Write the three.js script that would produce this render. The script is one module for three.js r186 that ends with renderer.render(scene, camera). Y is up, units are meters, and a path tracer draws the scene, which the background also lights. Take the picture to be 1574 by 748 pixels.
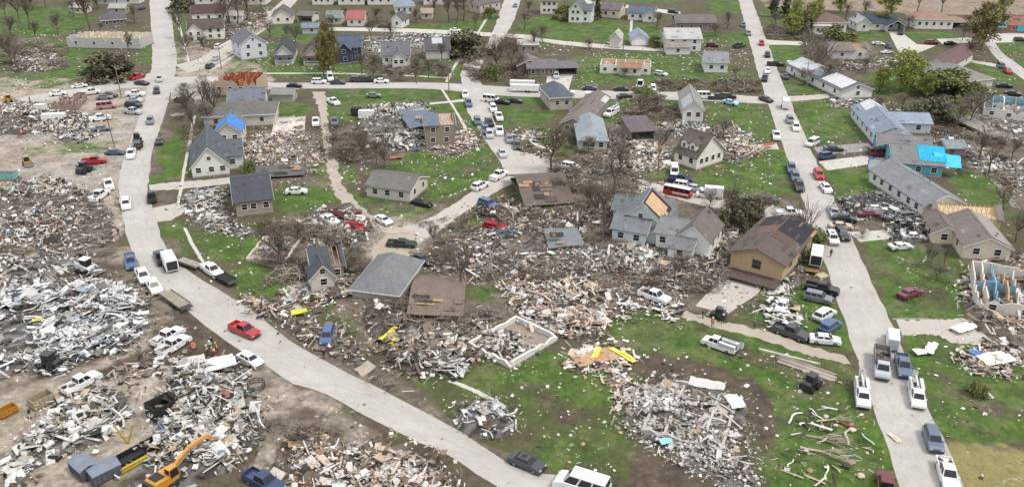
import * as THREE from 'three';
import { mergeGeometries } from 'three/addons/utils/BufferGeometryUtils.js';
import { MarchingCubes } from 'three/addons/objects/MarchingCubes.js';

// ------------------------------------------------------------------ camera, sky, sun, exposure
const FOC = 1300, HOR = 624, CAMH = 72;                        // lens in photograph pixels, horizon above the centre, height of the drone
const PITCH = Math.atan(HOR / FOC), CP = Math.cos(PITCH), SP = Math.sin(PITCH);
const scene = new THREE.Scene();
const camera = new THREE.PerspectiveCamera(2 * Math.atan(374 / FOC) * 180 / Math.PI, 1574 / 748, 1, 6000);
camera.position.set(0, CAMH, 0); camera.rotation.x = -PITCH;
scene.add(camera);
const renderer = new THREE.WebGLRenderer({ antialias: true });
renderer.toneMapping = THREE.LinearToneMapping;
renderer.toneMappingExposure = 1.62;
renderer.shadowMap.enabled = true;
{ // overcast sky: brighter towards the zenith, faintly uneven cloud
  const w = 256, h = 128, d = new Float32Array(w * h * 4);
  for (let y = 0; y < h; y++) for (let x = 0; x < w; x++) {
    const el = ((y + .5) / h - .5) * Math.PI, s = Math.sin(el), a = x / w * Math.PI * 2;
    let L = s > 0 ? .52 + .26 * s : .2;
    L *= 1 + .05 * Math.sin(a * 3 + 4 * s) * Math.cos(el) + .03 * Math.sin(a * 7 - 9 * s) * Math.cos(el);
    const i = (y * w + x) * 4; d[i] = L * .965; d[i + 1] = L; d[i + 2] = L * 1.07; d[i + 3] = 1;
  }
  const t = new THREE.DataTexture(d, w, h, THREE.RGBAFormat, THREE.FloatType);
  t.mapping = THREE.EquirectangularReflectionMapping; t.magFilter = THREE.LinearFilter; t.needsUpdate = true;
  scene.background = t; scene.environment = t;
}
const sun = new THREE.DirectionalLight(0xfff8ee, 1.5);
sun.position.set(115, 215, -140); sun.target.position.set(0, 0, -200); sun.shadow.radius = 22; sun.castShadow = true;
Object.assign(sun.shadow.camera, { left: -350, right: 350, top: 350, bottom: -350, near: 1, far: 900 });
scene.add(sun, sun.target);

// ------------------------------------------------------------------ helpers
function RNG(s) { return () => { s |= 0; s = s + 0x6D2B79F5 | 0; let t = Math.imul(s ^ s >>> 15, 1 | s); t = t + Math.imul(t ^ t >>> 7, 61 | t) ^ t; return ((t ^ t >>> 14) >>> 0) / 4294967296; }; }
const V3 = (x, y, z) => new THREE.Vector3(x, y, z);
function G(px, py, h = 0) {                                     // the point at height h seen at a place of the photograph
  const x = (px - 787) / FOC, y = -(py - 374) / FOC, t = (CAMH - h) / -(y * CP - SP);
  return V3(x * t, h, (-y * SP - CP) * t);
}
const lerp = (a, b, t) => a + (b - a) * t, clamp = (v, a, b) => Math.min(b, Math.max(a, v)), sstep = (a, b, v) => { const t = clamp((v - a) / (b - a), 0, 1); return t * t * (3 - 2 * t); };
const NZ = new Float32Array(256 * 256); { const r = RNG(5); for (let i = 0; i < NZ.length; i++) NZ[i] = r(); }
function noise(x, y) {
  const xi = Math.floor(x), yi = Math.floor(y); let fx = x - xi, fy = y - yi; fx *= fx * (3 - 2 * fx); fy *= fy * (3 - 2 * fy);
  const x0 = xi & 255, x1 = (xi + 1) & 255, y0 = (yi & 255) << 8, y1 = ((yi + 1) & 255) << 8;
  const a = NZ[y0 + x0], b = NZ[y0 + x1], c = NZ[y1 + x0], d = NZ[y1 + x1];
  return a + (b - a) * fx + (c - a + (a - b - c + d) * fx) * fy;
}
const used = {};
function numbered(n) { const k = used[n] = (used[n] ?? -1) + 1; return k ? `${n}_${String(k).padStart(3, '0')}` : n; }
function tag(o, label, category, group, kind) { o.userData.label = label; o.userData.category = category; if (group) o.userData.group = group; if (kind) o.userData.kind = kind; return o; }
function root(name, label, category, p, turn = 0, group) {
  const o = new THREE.Group(); o.name = numbered(name); o.position.copy(p); o.rotation.y = turn; scene.add(o); return tag(o, label, category, group);
}
function part(name, geo, mat, parent, p, r, s) {
  const m = new THREE.Mesh(geo, mat); m.name = name; m.castShadow = m.receiveShadow = true;
  if (p) m.position.set(...p); if (r) m.rotation.set(...r); if (s) m.scale.set(...s);
  parent.add(m); return m;
}
function boxUV(g) {                                             // uv in metres, taken from the face that each triangle looks along
  if (g.index) g = g.toNonIndexed();
  const p = g.attributes.position, uv = new Float32Array(p.count * 2), a = V3(), b = V3(), c = V3();
  for (let i = 0; i < p.count; i += 3) {
    a.fromBufferAttribute(p, i); b.fromBufferAttribute(p, i + 1).sub(a); c.fromBufferAttribute(p, i + 2).sub(a); b.cross(c);
    const ax = Math.abs(b.x), ay = Math.abs(b.y), az = Math.abs(b.z), flat = ay > ax * .3 && ay > az * .3;
    for (let k = i; k < i + 3; k++) {
      const X = p.getX(k), Y = p.getY(k), Z = p.getZ(k);
      if (flat) { if (ax > az) { uv[k * 2] = Z; uv[k * 2 + 1] = X; } else { uv[k * 2] = X; uv[k * 2 + 1] = Z; } }
      else if (ax > az) { uv[k * 2] = Z; uv[k * 2 + 1] = Y; } else { uv[k * 2] = X; uv[k * 2 + 1] = Y; }
    }
  }
  g.setAttribute('uv', new THREE.BufferAttribute(uv, 2)); g.computeVertexNormals(); return g;
}
const box = (w, h, d, x = 0, y = 0, z = 0) => new THREE.BoxGeometry(w, h, d).translate(x, y, z);   // centred
const slab = (w, h, d, x = 0, y = 0, z = 0) => box(w, h, d, x, y + h / 2, z);                       // standing on y
const join = (...l) => mergeGeometries(l.map(g => { g = g.index ? g.toNonIndexed() : g; for (const k of Object.keys(g.attributes)) if (!['position', 'normal', 'uv'].includes(k)) g.deleteAttribute(k); return g; }));
const lin = hex => new THREE.Color(hex);                        // sRGB hex to linear
function seen(hex, gain = 1.45) { const c = lin(hex); return c.multiplyScalar(1 / gain); }          // base colour of a sunlit ground colour read off the photograph
function tex(w, h, f, srgb = true, rep = 1) {
  const d = new Uint8Array(w * h * 4);
  for (let y = 0; y < h; y++) for (let x = 0; x < w; x++) { const c = f(x, y), i = (y * w + x) * 4; d[i] = clamp(c[0], 0, 1) * 255; d[i + 1] = clamp(c[1], 0, 1) * 255; d[i + 2] = clamp(c[2], 0, 1) * 255; d[i + 3] = 255; }
  const t = new THREE.DataTexture(d, w, h); t.wrapS = t.wrapT = THREE.RepeatWrapping; t.magFilter = THREE.LinearFilter; t.minFilter = THREE.LinearMipmapLinearFilter; t.generateMipmaps = true;
  if (srgb) t.colorSpace = THREE.SRGBColorSpace; t.repeat.set(rep, rep); t.needsUpdate = true; return t;
}
// tiling noise textures of tone (they multiply a material's colour)
const per = (x, y, n, f) => { x /= n; y /= n; const X = x * f, Y = y * f; const a = noise(X + 7, Y + 3), b = noise(X + 7 - f, Y + 3), c = noise(X + 7, Y + 3 - f), d = noise(X + 7 - f, Y + 3 - f); return lerp(lerp(a, b, x), lerp(c, d, x), y); };
const T = {};
T.grunge = tex(256, 256, (x, y) => { const v = .72 + .2 * per(x, y, 256, 6) + .12 * per(x, y, 256, 25) + .1 * per(x, y, 256, 90); return [v, v, v]; }, true, 1 / 7);
T.shingle = tex(256, 256, (x, y) => {
  const row = Math.floor(y / 8), tabx = Math.floor((x + (row % 2) * 7) / 14), t = NZ[(row * 37 + tabx * 11) & 65535];
  const e = (y % 8 < 1) ? .86 : 1, v = e * (.74 + .12 * t + .12 * per(x, y, 256, 5) + .1 * per(x, y, 256, 30)); return [v, v, v];
}, true, 1 / 6);
T.siding = tex(128, 128, (x, y) => { const g = .16 * sstep(.55, .85, per(x, y * .4, 128, 9)) + .08 * per(x, y, 128, 28), v = (y % 8 < 1 ? .86 : .99) * (1 - g); return [v, v * .99, v * .97]; }, true, 1 / 3.2);
T.streak = tex(256, 256, (x, y) => { const v = .72 + .16 * per(x, y * .2, 256, 40) + .16 * per(x, y, 256, 12) + .1 * per(x, y, 256, 80); return [v, v, v]; }, true, 1 / 5);
const mats = {};
function mat(hex, o = {}) {
  const k = hex + JSON.stringify(o);
  if (mats[k]) return mats[k];
  const m = new THREE.MeshStandardMaterial({ roughness: o.rough ?? .85, metalness: o.metal ?? 0 });
  m.color.copy(o.seen === false ? lin(hex) : seen(hex, o.gain)); if (o.map) m.map = T[o.map]; m.side = THREE.DoubleSide;
  return mats[k] = m;
}
const poly = pts => pts.map(p => G(p[0], p[1]));
const inside = (P, x, z) => { let r = false; for (let i = 0, j = P.length - 1; i < P.length; j = i++) if ((P[i].z > z) !== (P[j].z > z) && x < (P[j].x - P[i].x) * (z - P[i].z) / (P[j].z - P[i].z) + P[i].x) r = !r; return r; };
const pairs = s => s.trim().split(/\s+/).map(q => q.split(',').map(Number));

// ------------------------------------------------------------------ the ground: which soil lies where, in metres on the ground
const GX0 = -300, GZ0 = -500, GS = .5, GW = 1200, GH = 900;
const SOIL = {};
const soilKinds = { grass: [0x41601a, 0x607c2a], olive: [0x5c5c36, 0x526028], brown: [0x4f4337, 0x6c5c4d], tan: [0xa69888, 0xc6b9aa], gravel: [0xa9a39c, 0xbab4ac], mulch: [0x675a4e, 0x877a6d], field: [0x9c8878, 0xab9887], dry: [0xa59a68, 0x8f8a52] };
for (const k in soilKinds) SOIL[k] = new Float32Array(GW * GH);
function soil(kind, list, w = 1) {
  for (const s of list) {
    const P = poly(pairs(s)), A = SOIL[kind]; let x0 = 1e9, x1 = -1e9, z0 = 1e9, z1 = -1e9;
    for (const p of P) { x0 = Math.min(x0, p.x); x1 = Math.max(x1, p.x); z0 = Math.min(z0, p.z); z1 = Math.max(z1, p.z); }
    const i0 = clamp(Math.floor((x0 - GX0) / GS), 0, GW - 1), i1 = clamp(Math.ceil((x1 - GX0) / GS), 0, GW - 1), j0 = clamp(Math.floor((z0 - GZ0) / GS), 0, GH - 1), j1 = clamp(Math.ceil((z1 - GZ0) / GS), 0, GH - 1);
    for (let j = j0; j <= j1; j++) for (let i = i0; i <= i1; i++) if (inside(P, GX0 + (i + .5) * GS, GZ0 + (j + .5) * GS)) A[j * GW + i] = Math.max(A[j * GW + i], w);
  }
}
soil('grass', [
  '-40,12 60,8 125,14 140,38 95,56 -40,58', '-40,76 80,60 152,72 150,122 100,136 -40,142', '203,55 232,52 236,98 212,98', '262,5 276,12 296,102 270,98',
  '345,112 350,92 420,66 470,98 700,92 700,119 420,118', '400,20 480,45 520,60 500,70 410,55', '505,139 690,138 718,168 700,182 640,155 590,165 540,185 505,195', '405,162 470,160 488,170 480,182 410,178',
  '243,220 285,195 283,270 236,282', '430,278 490,285 505,310 465,338 425,335 410,300', '560,262 650,232 748,225 772,256 715,292 655,312 645,275', '690,332 760,318 755,345 688,352', '540,300 650,316 655,330 620,332 560,320',
  '240,340 292,345 310,400 285,395 258,370', '300,362 405,352 380,395 330,405', '350,415 440,395 446,445 395,452', '770,163 845,168 838,192 773,194', '765,138 840,142 838,160 765,160',
  '884,88 1010,78 1160,112 1160,128 1010,128 884,130', '800,24 870,25 960,35 1012,35 1022,62 900,66 830,70 800,52', '985,60 1080,80 1085,100 1010,96', '870,155 975,155 975,188 930,192 905,170', '1085,160 1178,158 1192,218 1110,222 1085,195',
  '1098,245 1200,232 1224,300 1150,308 1070,285', '1213,156 1312,148 1345,215 1290,222 1240,215', '1258,258 1362,253 1390,302 1330,318 1285,305', '1183,70 1232,72 1232,96 1188,96', '1195,125 1270,120 1275,145 1205,145',
  '1300,50 1375,46 1365,64 1295,66', '1390,47 1468,47 1472,58 1395,59', '1335,98 1420,92 1432,140 1345,150', '1520,66 1600,64 1600,84 1530,84', '1545,92 1600,90 1600,112 1560,108', '1490,98 1560,108 1600,132 1530,128', '1400,165 1500,165 1495,195 1420,195',
  '1460,258 1545,275 1570,340 1500,325', '1330,376 1470,388 1480,488 1382,490', '1392,518 1440,512 1600,560 1600,680 1450,675 1415,600', '1195,432 1285,462 1312,545 1205,510 1140,490', '1200,388 1255,380 1265,420 1228,430',
  '930,482 1050,478 1180,520 1318,560 1345,640 1372,760 1195,760 1205,620 1130,575 1000,545 945,545', '700,562 850,540 985,560 960,610 820,650 700,600', '670,430 742,440 745,470 690,452', '40,219 172,217 172,236 42,239', '1083,0 1138,0 1142,20 1095,22',
  '1080,52 1142,50 1148,68 1085,66', '560,40 700,35 760,20 745,48 690,48 600,44', '800,-20 1040,-20 1040,2 910,2 800,2', '1174,5 1262,20 1258,62 1182,58', '1540,40 1600,40 1600,46 1540,46',
  '960,640 1000,700 950,760 860,730 820,690 880,650', '1015,245 1045,262 1040,280 990,262', '720,170 745,190 740,205 722,195', '-40,395 30,395 40,425 -40,425', '460,260 540,250 560,275 500,280', '815,195 880,200 890,235 830,240', '590,300 680,330 620,345', '870,330 930,340 920,375 880,370', '1015,385 1060,395 1050,420 1010,412', '440,455 540,480 520,540 480,520', '640,575 720,560 720,600 670,610', '500,290 560,300 560,325 520,330', '600,440 650,420 700,420 690,440', '980,150 1040,155 1040,175 985,175', '1430,395 1480,400 1480,480 1440,470', '780,300 800,290 820,300 800,320']);
soil('olive', ['640,600 700,588 980,640 980,760 900,760', '1180,108 1165,145 1010,140 1010,125', '470,490 545,480 540,560 470,545', '780,640 960,640 960,760 860,740', '680,590 790,660 740,650', '230,320 300,340 300,400 255,380', '1165,500 1320,560 1320,620 1160,560', '1430,380 1490,400 1490,485 1420,485', '560,300 660,315 700,290 640,270', '940,480 1100,500 1010,545 930,545', '400,690 560,610 700,700 760,760 640,760'], .7);
soil('brown', ['-60,380 215,375 250,440 300,490 205,520 150,560 -60,640', '255,470 330,500 420,560 520,600 640,670 780,770 380,770 430,660 385,585 320,545 230,560', '480,195 560,180 600,220 540,260 480,250', '990,548 1060,543 1185,592 1195,640 1165,675 1140,625 1050,575 985,592', '1408,525 1472,524 1476,546 1418,546', '1462,585 1508,583 1500,610 1470,606', '1020,700 1080,730 1060,760 960,760', '500,405 560,395 640,440 520,440', '860,560 960,545 990,570 900,590', '230,385 290,410 360,470 290,440', '1165,395 1225,395 1200,440 1160,440']);
soil('tan', ['-60,120 230,125 228,185 180,200 -60,210', '-60,190 215,175 195,250 180,320 190,370 -60,385', '-60,560 150,590 240,540 245,600 100,770 -60,770', '215,380 255,440 235,470 205,420', '545,350 640,330 680,345 640,400 560,412', '590,720 420,560 390,570', '150,590 260,560 270,640 200,720 120,740', '270,60 400,100 420,135 270,150']);
soil('gravel', ['100,240 185,235 185,300 120,320 20,300 40,245', '-60,205 190,186 190,215 -60,222', '170,190 230,130 240,180 200,220', '278,140 325,100 335,140 300,170 270,180']);
soil('mulch', ['430,330 620,300 760,330 900,340 1110,400 1120,460 960,480 800,500 620,560 420,480', '780,260 960,270 1110,300 1130,350 900,350', '380,200 500,200 545,260 500,300 380,290', '520,190 650,170 700,225 560,260', '880,190 1100,190 1110,240 950,280', '1270,310 1500,340 1490,400 1290,370', '1420,190 1600,200 1600,330 1540,290 1420,230', '1080,300 1230,310 1230,400 1120,420', '-60,55 100,60 60,120 -60,120', '1475,390 1600,390 1600,520 1490,500', '340,60 420,40 440,20 320,20', '560,60 700,65 690,80 570,85', '1230,60 1350,60 1340,120 1250,120'], .62);
soil('mulch', ['222,-20 256,-20 262,50 264,95 255,140 242,183 228,228 222,280 230,335 243,375 262,405 300,432 343,460 395,494 450,536 516,574 610,621 662,648 715,680 795,732 830,748 815,710 725,655 670,622 616,596 562,568 522,548 458,512 404,470 354,438 308,410 276,388 258,365 245,328 236,295 240,228 258,183 268,140 278,95 272,50 268,-20', '176,300 182,335 192,375 208,412 250,455 296,495 350,538 440,594 500,614 570,655 690,712 760,760 740,770 670,725 560,672 490,635 430,610 340,555 285,508 240,470 196,425 178,375'], .75);
soil('dry', ['1450,690 1520,672 1600,680 1600,770 1480,770'], 1);
soil('field', ['1162,-60 1800,-60 1800,20 1470,22 1174,10'], 1);
function ruts(kind, list, w) {                                     // wheel tracks worn into soil and turf, two lines 1.7 m apart
  for (const s of list) { const c = new THREE.CatmullRomCurve3(poly(pairs(s))), P = c.getSpacedPoints(400), A = SOIL[kind]; for (let i = 0; i < 400; i++) { const t = P[i + 1].clone().sub(P[i]).normalize(); for (const o of [-.85, .85]) { const x = P[i].x - t.z * o, z = P[i].z + t.x * o, u = Math.floor((x - GX0) / GS), v = Math.floor((z - GZ0) / GS); if (u > 0 && v > 0 && u < GW && v < GH) A[v * GW + u] = Math.max(A[v * GW + u], w * 3.2); } } }
}
function blur(A) {
  const B = new Float32Array(A.length), R = 2;
  for (let j = 0; j < GH; j++) for (let i = 0; i < GW; i++) { let s = 0; for (let k = -R; k <= R; k++) s += A[j * GW + clamp(i + k, 0, GW - 1)]; B[j * GW + i] = s / 5; }
  for (let j = 0; j < GH; j++) for (let i = 0; i < GW; i++) { let s = 0; for (let k = -R; k <= R; k++) s += B[clamp(j + k, 0, GH - 1) * GW + i]; A[j * GW + i] = s / 5; }
}
ruts('brown', ['740,630 850,690 960,765', '830,610 930,670 1010,745', '1140,555 1240,575 1335,610', '1000,490 1150,540 1310,590', '1430,560 1500,600 1600,640', '1440,625 1520,660 1600,690', '1330,400 1400,440 1480,470', '1190,520 1260,560 1330,640', '1100,250 1150,280 1220,290', '560,270 640,280 760,250', '520,150 600,165 690,150', '700,575 800,600 930,600'], .75);
ruts('tan', ['300,555 400,600 440,660 420,760', '380,570 470,620 490,680 470,760', '0,395 120,385 215,380', '60,405 200,400 245,470 235,530', '190,425 225,500 200,560', '420,600 520,650 620,700', '0,620 120,570 230,530'], .8);
ruts('brown', ['0,600 120,590 240,545', '20,750 120,650 240,590', '0,700 90,660 170,590', '20,300 110,260 190,255', '0,200 90,212 190,190'], .8);
for (const k in SOIL) blur(SOIL[k]);
const SK = Object.keys(SOIL), SA = SK.map(k => SOIL[k]), SC = SK.map(k => soilKinds[k].map(h => { const c = seen(h); return [c.r, c.g, c.b]; }));
const at = (A, x, z) => { const u = clamp((x - GX0) / GS - .5, 0, GW - 1.01), v = clamp((z - GZ0) / GS - .5, 0, GH - 1.01), i = u | 0, j = v | 0, a = u - i, b = v - j, o = j * GW + i; return lerp(lerp(A[o], A[o + 1], a), lerp(A[o + GW], A[o + GW + 1], a), b); };
const toS = v => v <= .0031308 ? v * 12.92 : 1.055 * Math.pow(v, 1 / 2.4) - .055;
function groundColor(x, z) {
  const n1 = noise(x * .12 + 9, z * .12), n2 = noise(x * .45, z * .45 + 40), n3 = noise(x * 1.7 + 3, z * 1.7), n4 = noise(x * 5.1, z * 5.1);
  const wx = x + (n1 - .5) * 5 + (n2 - .5) * 2.4, wz = z + (noise(x * .12, z * .12 + 77) - .5) * 5 + (noise(x * .45 + 31, z * .45) - .5) * 2.4;
  let s = .06, r = 0, g = 0, b = 0, lush = 0;
  const base = n1 * .7 + n3 * .3;                                // where nothing else is known: thin grass and soil
  for (let k = 0; k < SA.length; k++) {
    let w = at(SA[k], wx, wz); if (w < .004) continue;
    const m = noise(x * .23 + k * 17.3, z * .23 + k * 5.1) * .6 + noise(x * .9 + k * 3, z * .9) * .4;
    w *= w * Math.pow(.12 + m * 1.7, 3);
    const c = SC[k], t = clamp(n2 * .7 + n3 * .5 - .1, 0, 1); r += w * lerp(c[0][0], c[1][0], t); g += w * lerp(c[0][1], c[1][1], t); b += w * lerp(c[0][2], c[1][2], t); s += w; if (!k) lush = w;
  }
  const o = SC[1][0], m = SC[5][0]; r += .06 * lerp(o[0], m[0], base); g += .06 * lerp(o[1], m[1], base); b += .06 * lerp(o[2], m[2], base);
  r /= s; g /= s; b /= s; lush /= s;
  const bare = lush * sstep(.56, .86, n2 * .45 + n3 * .25 + n1 * .35) * .75;   // worn patches in the lawn
  r = lerp(r, .12, bare); g = lerp(g, .105, bare); b = lerp(b, .06, bare);
  const v = .62 + .3 * n3 + .46 * n4 + .2 * (n2 - .5); r *= v; g *= v; b *= v;
  const litter = (1 - lush) * sstep(.80, .93, noise(x * 3.1 + 50, z * 3.1) * .55 + n2 * .45) * .5;   // crumbs of plaster and paper
  return [toS(lerp(r, .42, litter)), toS(lerp(g, .4, litter)), toS(lerp(b, .37, litter))];
}
function groundTile(x0, x1, z0, z1, w, h) {
  const m = new THREE.MeshStandardMaterial({ roughness: .95 });
  m.map = tex(w, h, (i, j) => groundColor(lerp(x0, x1, (i + .5) / w), lerp(z0, z1, (j + .5) / h)));
  m.map.wrapS = m.map.wrapT = THREE.ClampToEdgeWrapping;
  return m;
}
{
  const nx = 140, nz0 = -195, nz1 = -60, fx = 300, fz0 = -470;
  const matNear = groundTile(-nx, nx, nz0, nz1, 2048, 1024), matFar = groundTile(-fx, fx, fz0, nz1, 2048, 1536);
  const matOut = new THREE.MeshStandardMaterial({ roughness: .95 }); { const a = seen(0x9c8878), b = seen(0x5f7a2c); matOut.map = tex(256, 256, (x, y) => { const t = sstep(.42, .58, per(x, y, 256, 5)); const v = .85 + .3 * per(x, y, 256, 60); return [toS(lerp(a.r, b.r, t) * v), toS(lerp(a.g, b.g, t) * v), toS(lerp(a.b, b.b, t) * v)]; }); }
  const pos = [], uv = [], groups = [];
  const rect = (x0, x1, z0, z1, f, g) => { groups.push([pos.length / 3, g]); for (const [x, z] of [[x0, z1], [x1, z1], [x1, z0], [x0, z1], [x1, z0], [x0, z0]]) { pos.push(x, 0, z); uv.push(...f(x, z)); } };
  const fn = (x, z) => [(x + nx) / (2 * nx), (z - nz0) / (nz1 - nz0)], ff = (x, z) => [(x + fx) / (2 * fx), (z - fz0) / (nz1 - fz0)], fo = (x, z) => [x / 300, z / 300];
  rect(-nx, nx, nz0, nz1, fn, 0); rect(-fx, -nx, nz0, nz1, ff, 1); rect(nx, fx, nz0, nz1, ff, 1); rect(-fx, fx, fz0, nz0, ff, 1);
  const B = 4000; rect(-B, -fx, fz0, nz1, fo, 2); rect(fx, B, fz0, nz1, fo, 2); rect(-B, B, -B, fz0, fo, 2); rect(-B, B, nz1, B, fo, 2);
  const g = new THREE.BufferGeometry(); g.setAttribute('position', new THREE.Float32BufferAttribute(pos, 3)); g.setAttribute('uv', new THREE.Float32BufferAttribute(uv, 2));
  for (const [s, k] of groups) g.addGroup(s, 6, k); g.computeVertexNormals();
  const m = new THREE.Mesh(g, [matNear, matFar, matOut]); m.name = 'ground'; m.receiveShadow = true; scene.add(m);
  tag(m, 'flat town ground of lawn, bare soil and trampled litter', 'ground', null, 'structure');
}

// ------------------------------------------------------------------ roads, streets, paths, drives
function pave(a, b, crackN, seed) {
  const r = RNG(seed), N = 512, cr = new Float32Array(N * N);
  for (let k = 0; k < crackN; k++) { let x = r() * N, y = r() * N, d = r() < .55 ? Math.PI / 2 : r() * 6.28; const n = 40 + r() * 240; for (let i = 0; i < n; i++) { d += (r() - .5) * .35; x = (x + Math.cos(d) + N) % N; y = (y + Math.sin(d) + N) % N; cr[(y | 0) * N + (x | 0)] = Math.max(cr[(y | 0) * N + (x | 0)], .3 + r() * .5); } }
  const A = seen(a), B = seen(b);
  return tex(N, N, (x, y) => { const t = clamp(per(x, y, N, 5) * .8 + per(x, y, N, 22) * .5 + per(x, y * .12, N, 30) * .3 - .3, 0, 1), v = (.86 + .2 * per(x, y, N, 120) + .08 * per(x, y * .15, N, 40)) * (1 - cr[y * N + x] * .6); return [toS(lerp(A.r, B.r, t) * v), toS(lerp(A.g, B.g, t) * v), toS(lerp(A.b, B.b, t) * v)]; }, true, 1 / 20);
}
const M = {};
for (const [k, a, b, n] of [['concrete', 0xbab3ac, 0xdad5cf, 70], ['street', 0xbcb6b0, 0xd9d5d0, 44], ['walk', 0xd2cdc2, 0xe2ddd2, 14], ['mud', 0xb3a594, 0xcfc3b4, 0], ['drive', 0xc6beb4, 0xd8d0c6, 16], ['asphalt', 0x9b9894, 0xb2aeaa, 20]]) { M[k] = new THREE.MeshStandardMaterial({ roughness: .9, side: THREE.DoubleSide }); M[k].map = pave(a, b, n, 11 + n); }
let layer = 0; const rr = RNG(77);
function strip(name, label, cat, m, L, R, o = {}) {              // a band between two edges given in the photograph
  const cur = s => new THREE.CatmullRomCurve3(poly(pairs(s)), false, 'centripetal'), a = cur(L), b = cur(R), n = o.n ?? 90, ja = o.jag ?? .22, y = .01 + .004 * (layer++ % 13);
  const A = a.getSpacedPoints(n), B = b.getSpacedPoints(n), pos = [], uv = [], idx = []; let s = 0;
  for (let i = 0; i <= n; i++) {
    if (i) s += A[i].clone().add(B[i]).multiplyScalar(.5).distanceTo(A[i - 1].clone().add(B[i - 1]).multiplyScalar(.5));
    const d = B[i].clone().sub(A[i]), w = d.length(), K = 4; d.normalize();
    for (let k = 0; k <= K; k++) { const off = k === 0 ? (rr() - .5) * 2 * ja : k === K ? (rr() - .5) * 2 * ja : 0, u = w * k / K + off; pos.push(A[i].x + d.x * u, y, A[i].z + d.z * u); uv.push(u, s); }
    if (i) for (let k = 0; k < K; k++) { const q = (i - 1) * (K + 1) + k; idx.push(q, q + 1, q + K + 1, q + 1, q + K + 2, q + K + 1); }
  }
  const g = new THREE.BufferGeometry(); g.setAttribute('position', new THREE.Float32BufferAttribute(pos, 3)); g.setAttribute('uv', new THREE.Float32BufferAttribute(uv, 2)); g.setIndex(idx);
  g.computeVertexNormals(); if (g.attributes.normal.getY(0) < 0) { for (let i = 0; i < idx.length; i += 3) { const t = idx[i]; idx[i] = idx[i + 1]; idx[i + 1] = t; } g.setIndex(idx); g.computeVertexNormals(); }
  const q = new THREE.Mesh(g, m); q.name = numbered(name); q.receiveShadow = true; scene.add(q); return tag(q, label, cat, null, 'structure');
}
function sheet(name, label, cat, m, pts, o = {}) {               // a paved area: outline in the photograph, a thin solid
  const P = poly(pairs(pts)), pos = [];
  for (let i = 0; i < P.length; i++) { const a = P[i], b = P[(i + 1) % P.length], n = Math.max(1, Math.round(a.distanceTo(b) / 1.5)); for (let k = 0; k < n; k++) pos.push(new THREE.Vector2(lerp(a.x, b.x, k / n) + (rr() - .5) * (o.jag ?? .2), -lerp(a.z, b.z, k / n) + (rr() - .5) * (o.jag ?? .2))); }
  const g = new THREE.ShapeGeometry(new THREE.Shape(pos)); g.rotateX(-Math.PI / 2); g.translate(0, .01 + .004 * (layer++ % 13), 0);
  const q = new THREE.Mesh(g, m); q.name = numbered(name); q.receiveShadow = true; scene.add(q); return tag(q, label, cat, null, 'structure');
}
strip('road', 'pale concrete road sweeping in a long curve past the demolition yard', 'road', M.concrete, '228,-25 229,0 232,50 233,95 226,140 212,185 196,225 184,265 182,298 188,332 197,372 214,408 256,450 302,489 357,531 400,556 443,586 502,606 574,646 646,680 694,702 766,750 850,802', '262,-25 262,0 266,50 271,95 262,140 250,183 235,228 229,268 227,295 237,330 250,372 268,399 302,424 348,453 398,486 453,528 520,566 560,586 614,613 667,640 721,671 800,722 864,732 985,800', { n: 150 });
strip('road', 'straight pale road with vehicles parked along both sides', 'road', M.concrete, '1127,-36 1136,0 1175,142 1258,372 1320,560 1384,748 1412,830', '1146,-36 1157,0 1217,160 1316,378 1400,562 1482,748 1516,830', { n: 140 });
strip('street', 'grey concrete street crossing town between the two lawns', 'street', M.street, '262,118 330,118 400,126 534,127 667,127 760,132 880,138 1060,142 1180,149', '262,152 330,148 400,138 534,136 667,137 760,146 880,151 1060,154 1190,160', { jag: .15 });
strip('street', 'pale street edge lane running off past the barn ruin', 'street', M.street, '-60,160 0,157 30,150 107,137 187,124 236,110', '-60,168 0,165 40,158 107,150 187,136 240,134', { jag: .15 });
strip('street', 'street descending through the wide junction to the bend', 'street', M.street, '790,-40 772,8 758,46 742,75 722,86 708,112 712,140 716,166 736,200 758,234 774,258', '812,-40 798,8 784,44 770,66 742,96 735,120 748,138 752,166 768,200 800,234 848,256', { jag: .3 });
strip('street', 'street running from the bend down to the muddy yard', 'street', M.drive, '810,242 774,260 713,303 657,336 610,352', '850,262 800,277 747,304 694,340 655,366', { n: 40 });
strip('street', 'littered street climbing past the red bus to the straight road', 'street', M.drive, '790,232 835,240 896,255 928,267 960,270 1014,284 1067,296 1147,311 1200,319 1250,324', '800,272 851,261 880,272 912,281 960,292 1014,299 1067,313 1147,328 1200,337 1262,346');
strip('street', 'diagonal street leaving the big junction past the tall white house', 'street', M.drive, '268,100 300,92 340,68 374,48 405,25 440,-5', '290,112 325,100 360,80 392,56 424,34 460,-3', { n: 40, jag: .15 });
strip('alley', 'narrow alley behind the blue house and the teal roof', 'alley', M.walk, '505,42 600,43 700,47 820,54', '505,47 600,49 700,53 820,60', { n: 40, jag: .1 });
strip('alley', 'narrow alley passing the two small sheds', 'alley', M.walk, '800,54 867,63 940,69 1020,73', '800,59 867,69 940,75 1020,79', { n: 40, jag: .1 });
strip('alley', 'thin pale lane behind the white houses under the upper lawn', 'alley', M.walk, '890,-5 912,2 950,6 1000,12 1046,18', '890,1 912,8 950,11 1000,17 1046,24', { n: 30, jag: .1 });
strip('dirt_track', 'muddy two rut track winding between rubble and lawn', 'track', M.mud, '478,141 488,165 494,200 500,240 510,287 528,314 560,341 600,360', '499,141 502,165 507,200 516,240 529,287 553,314 588,341 640,356', { jag: .5 });
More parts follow.
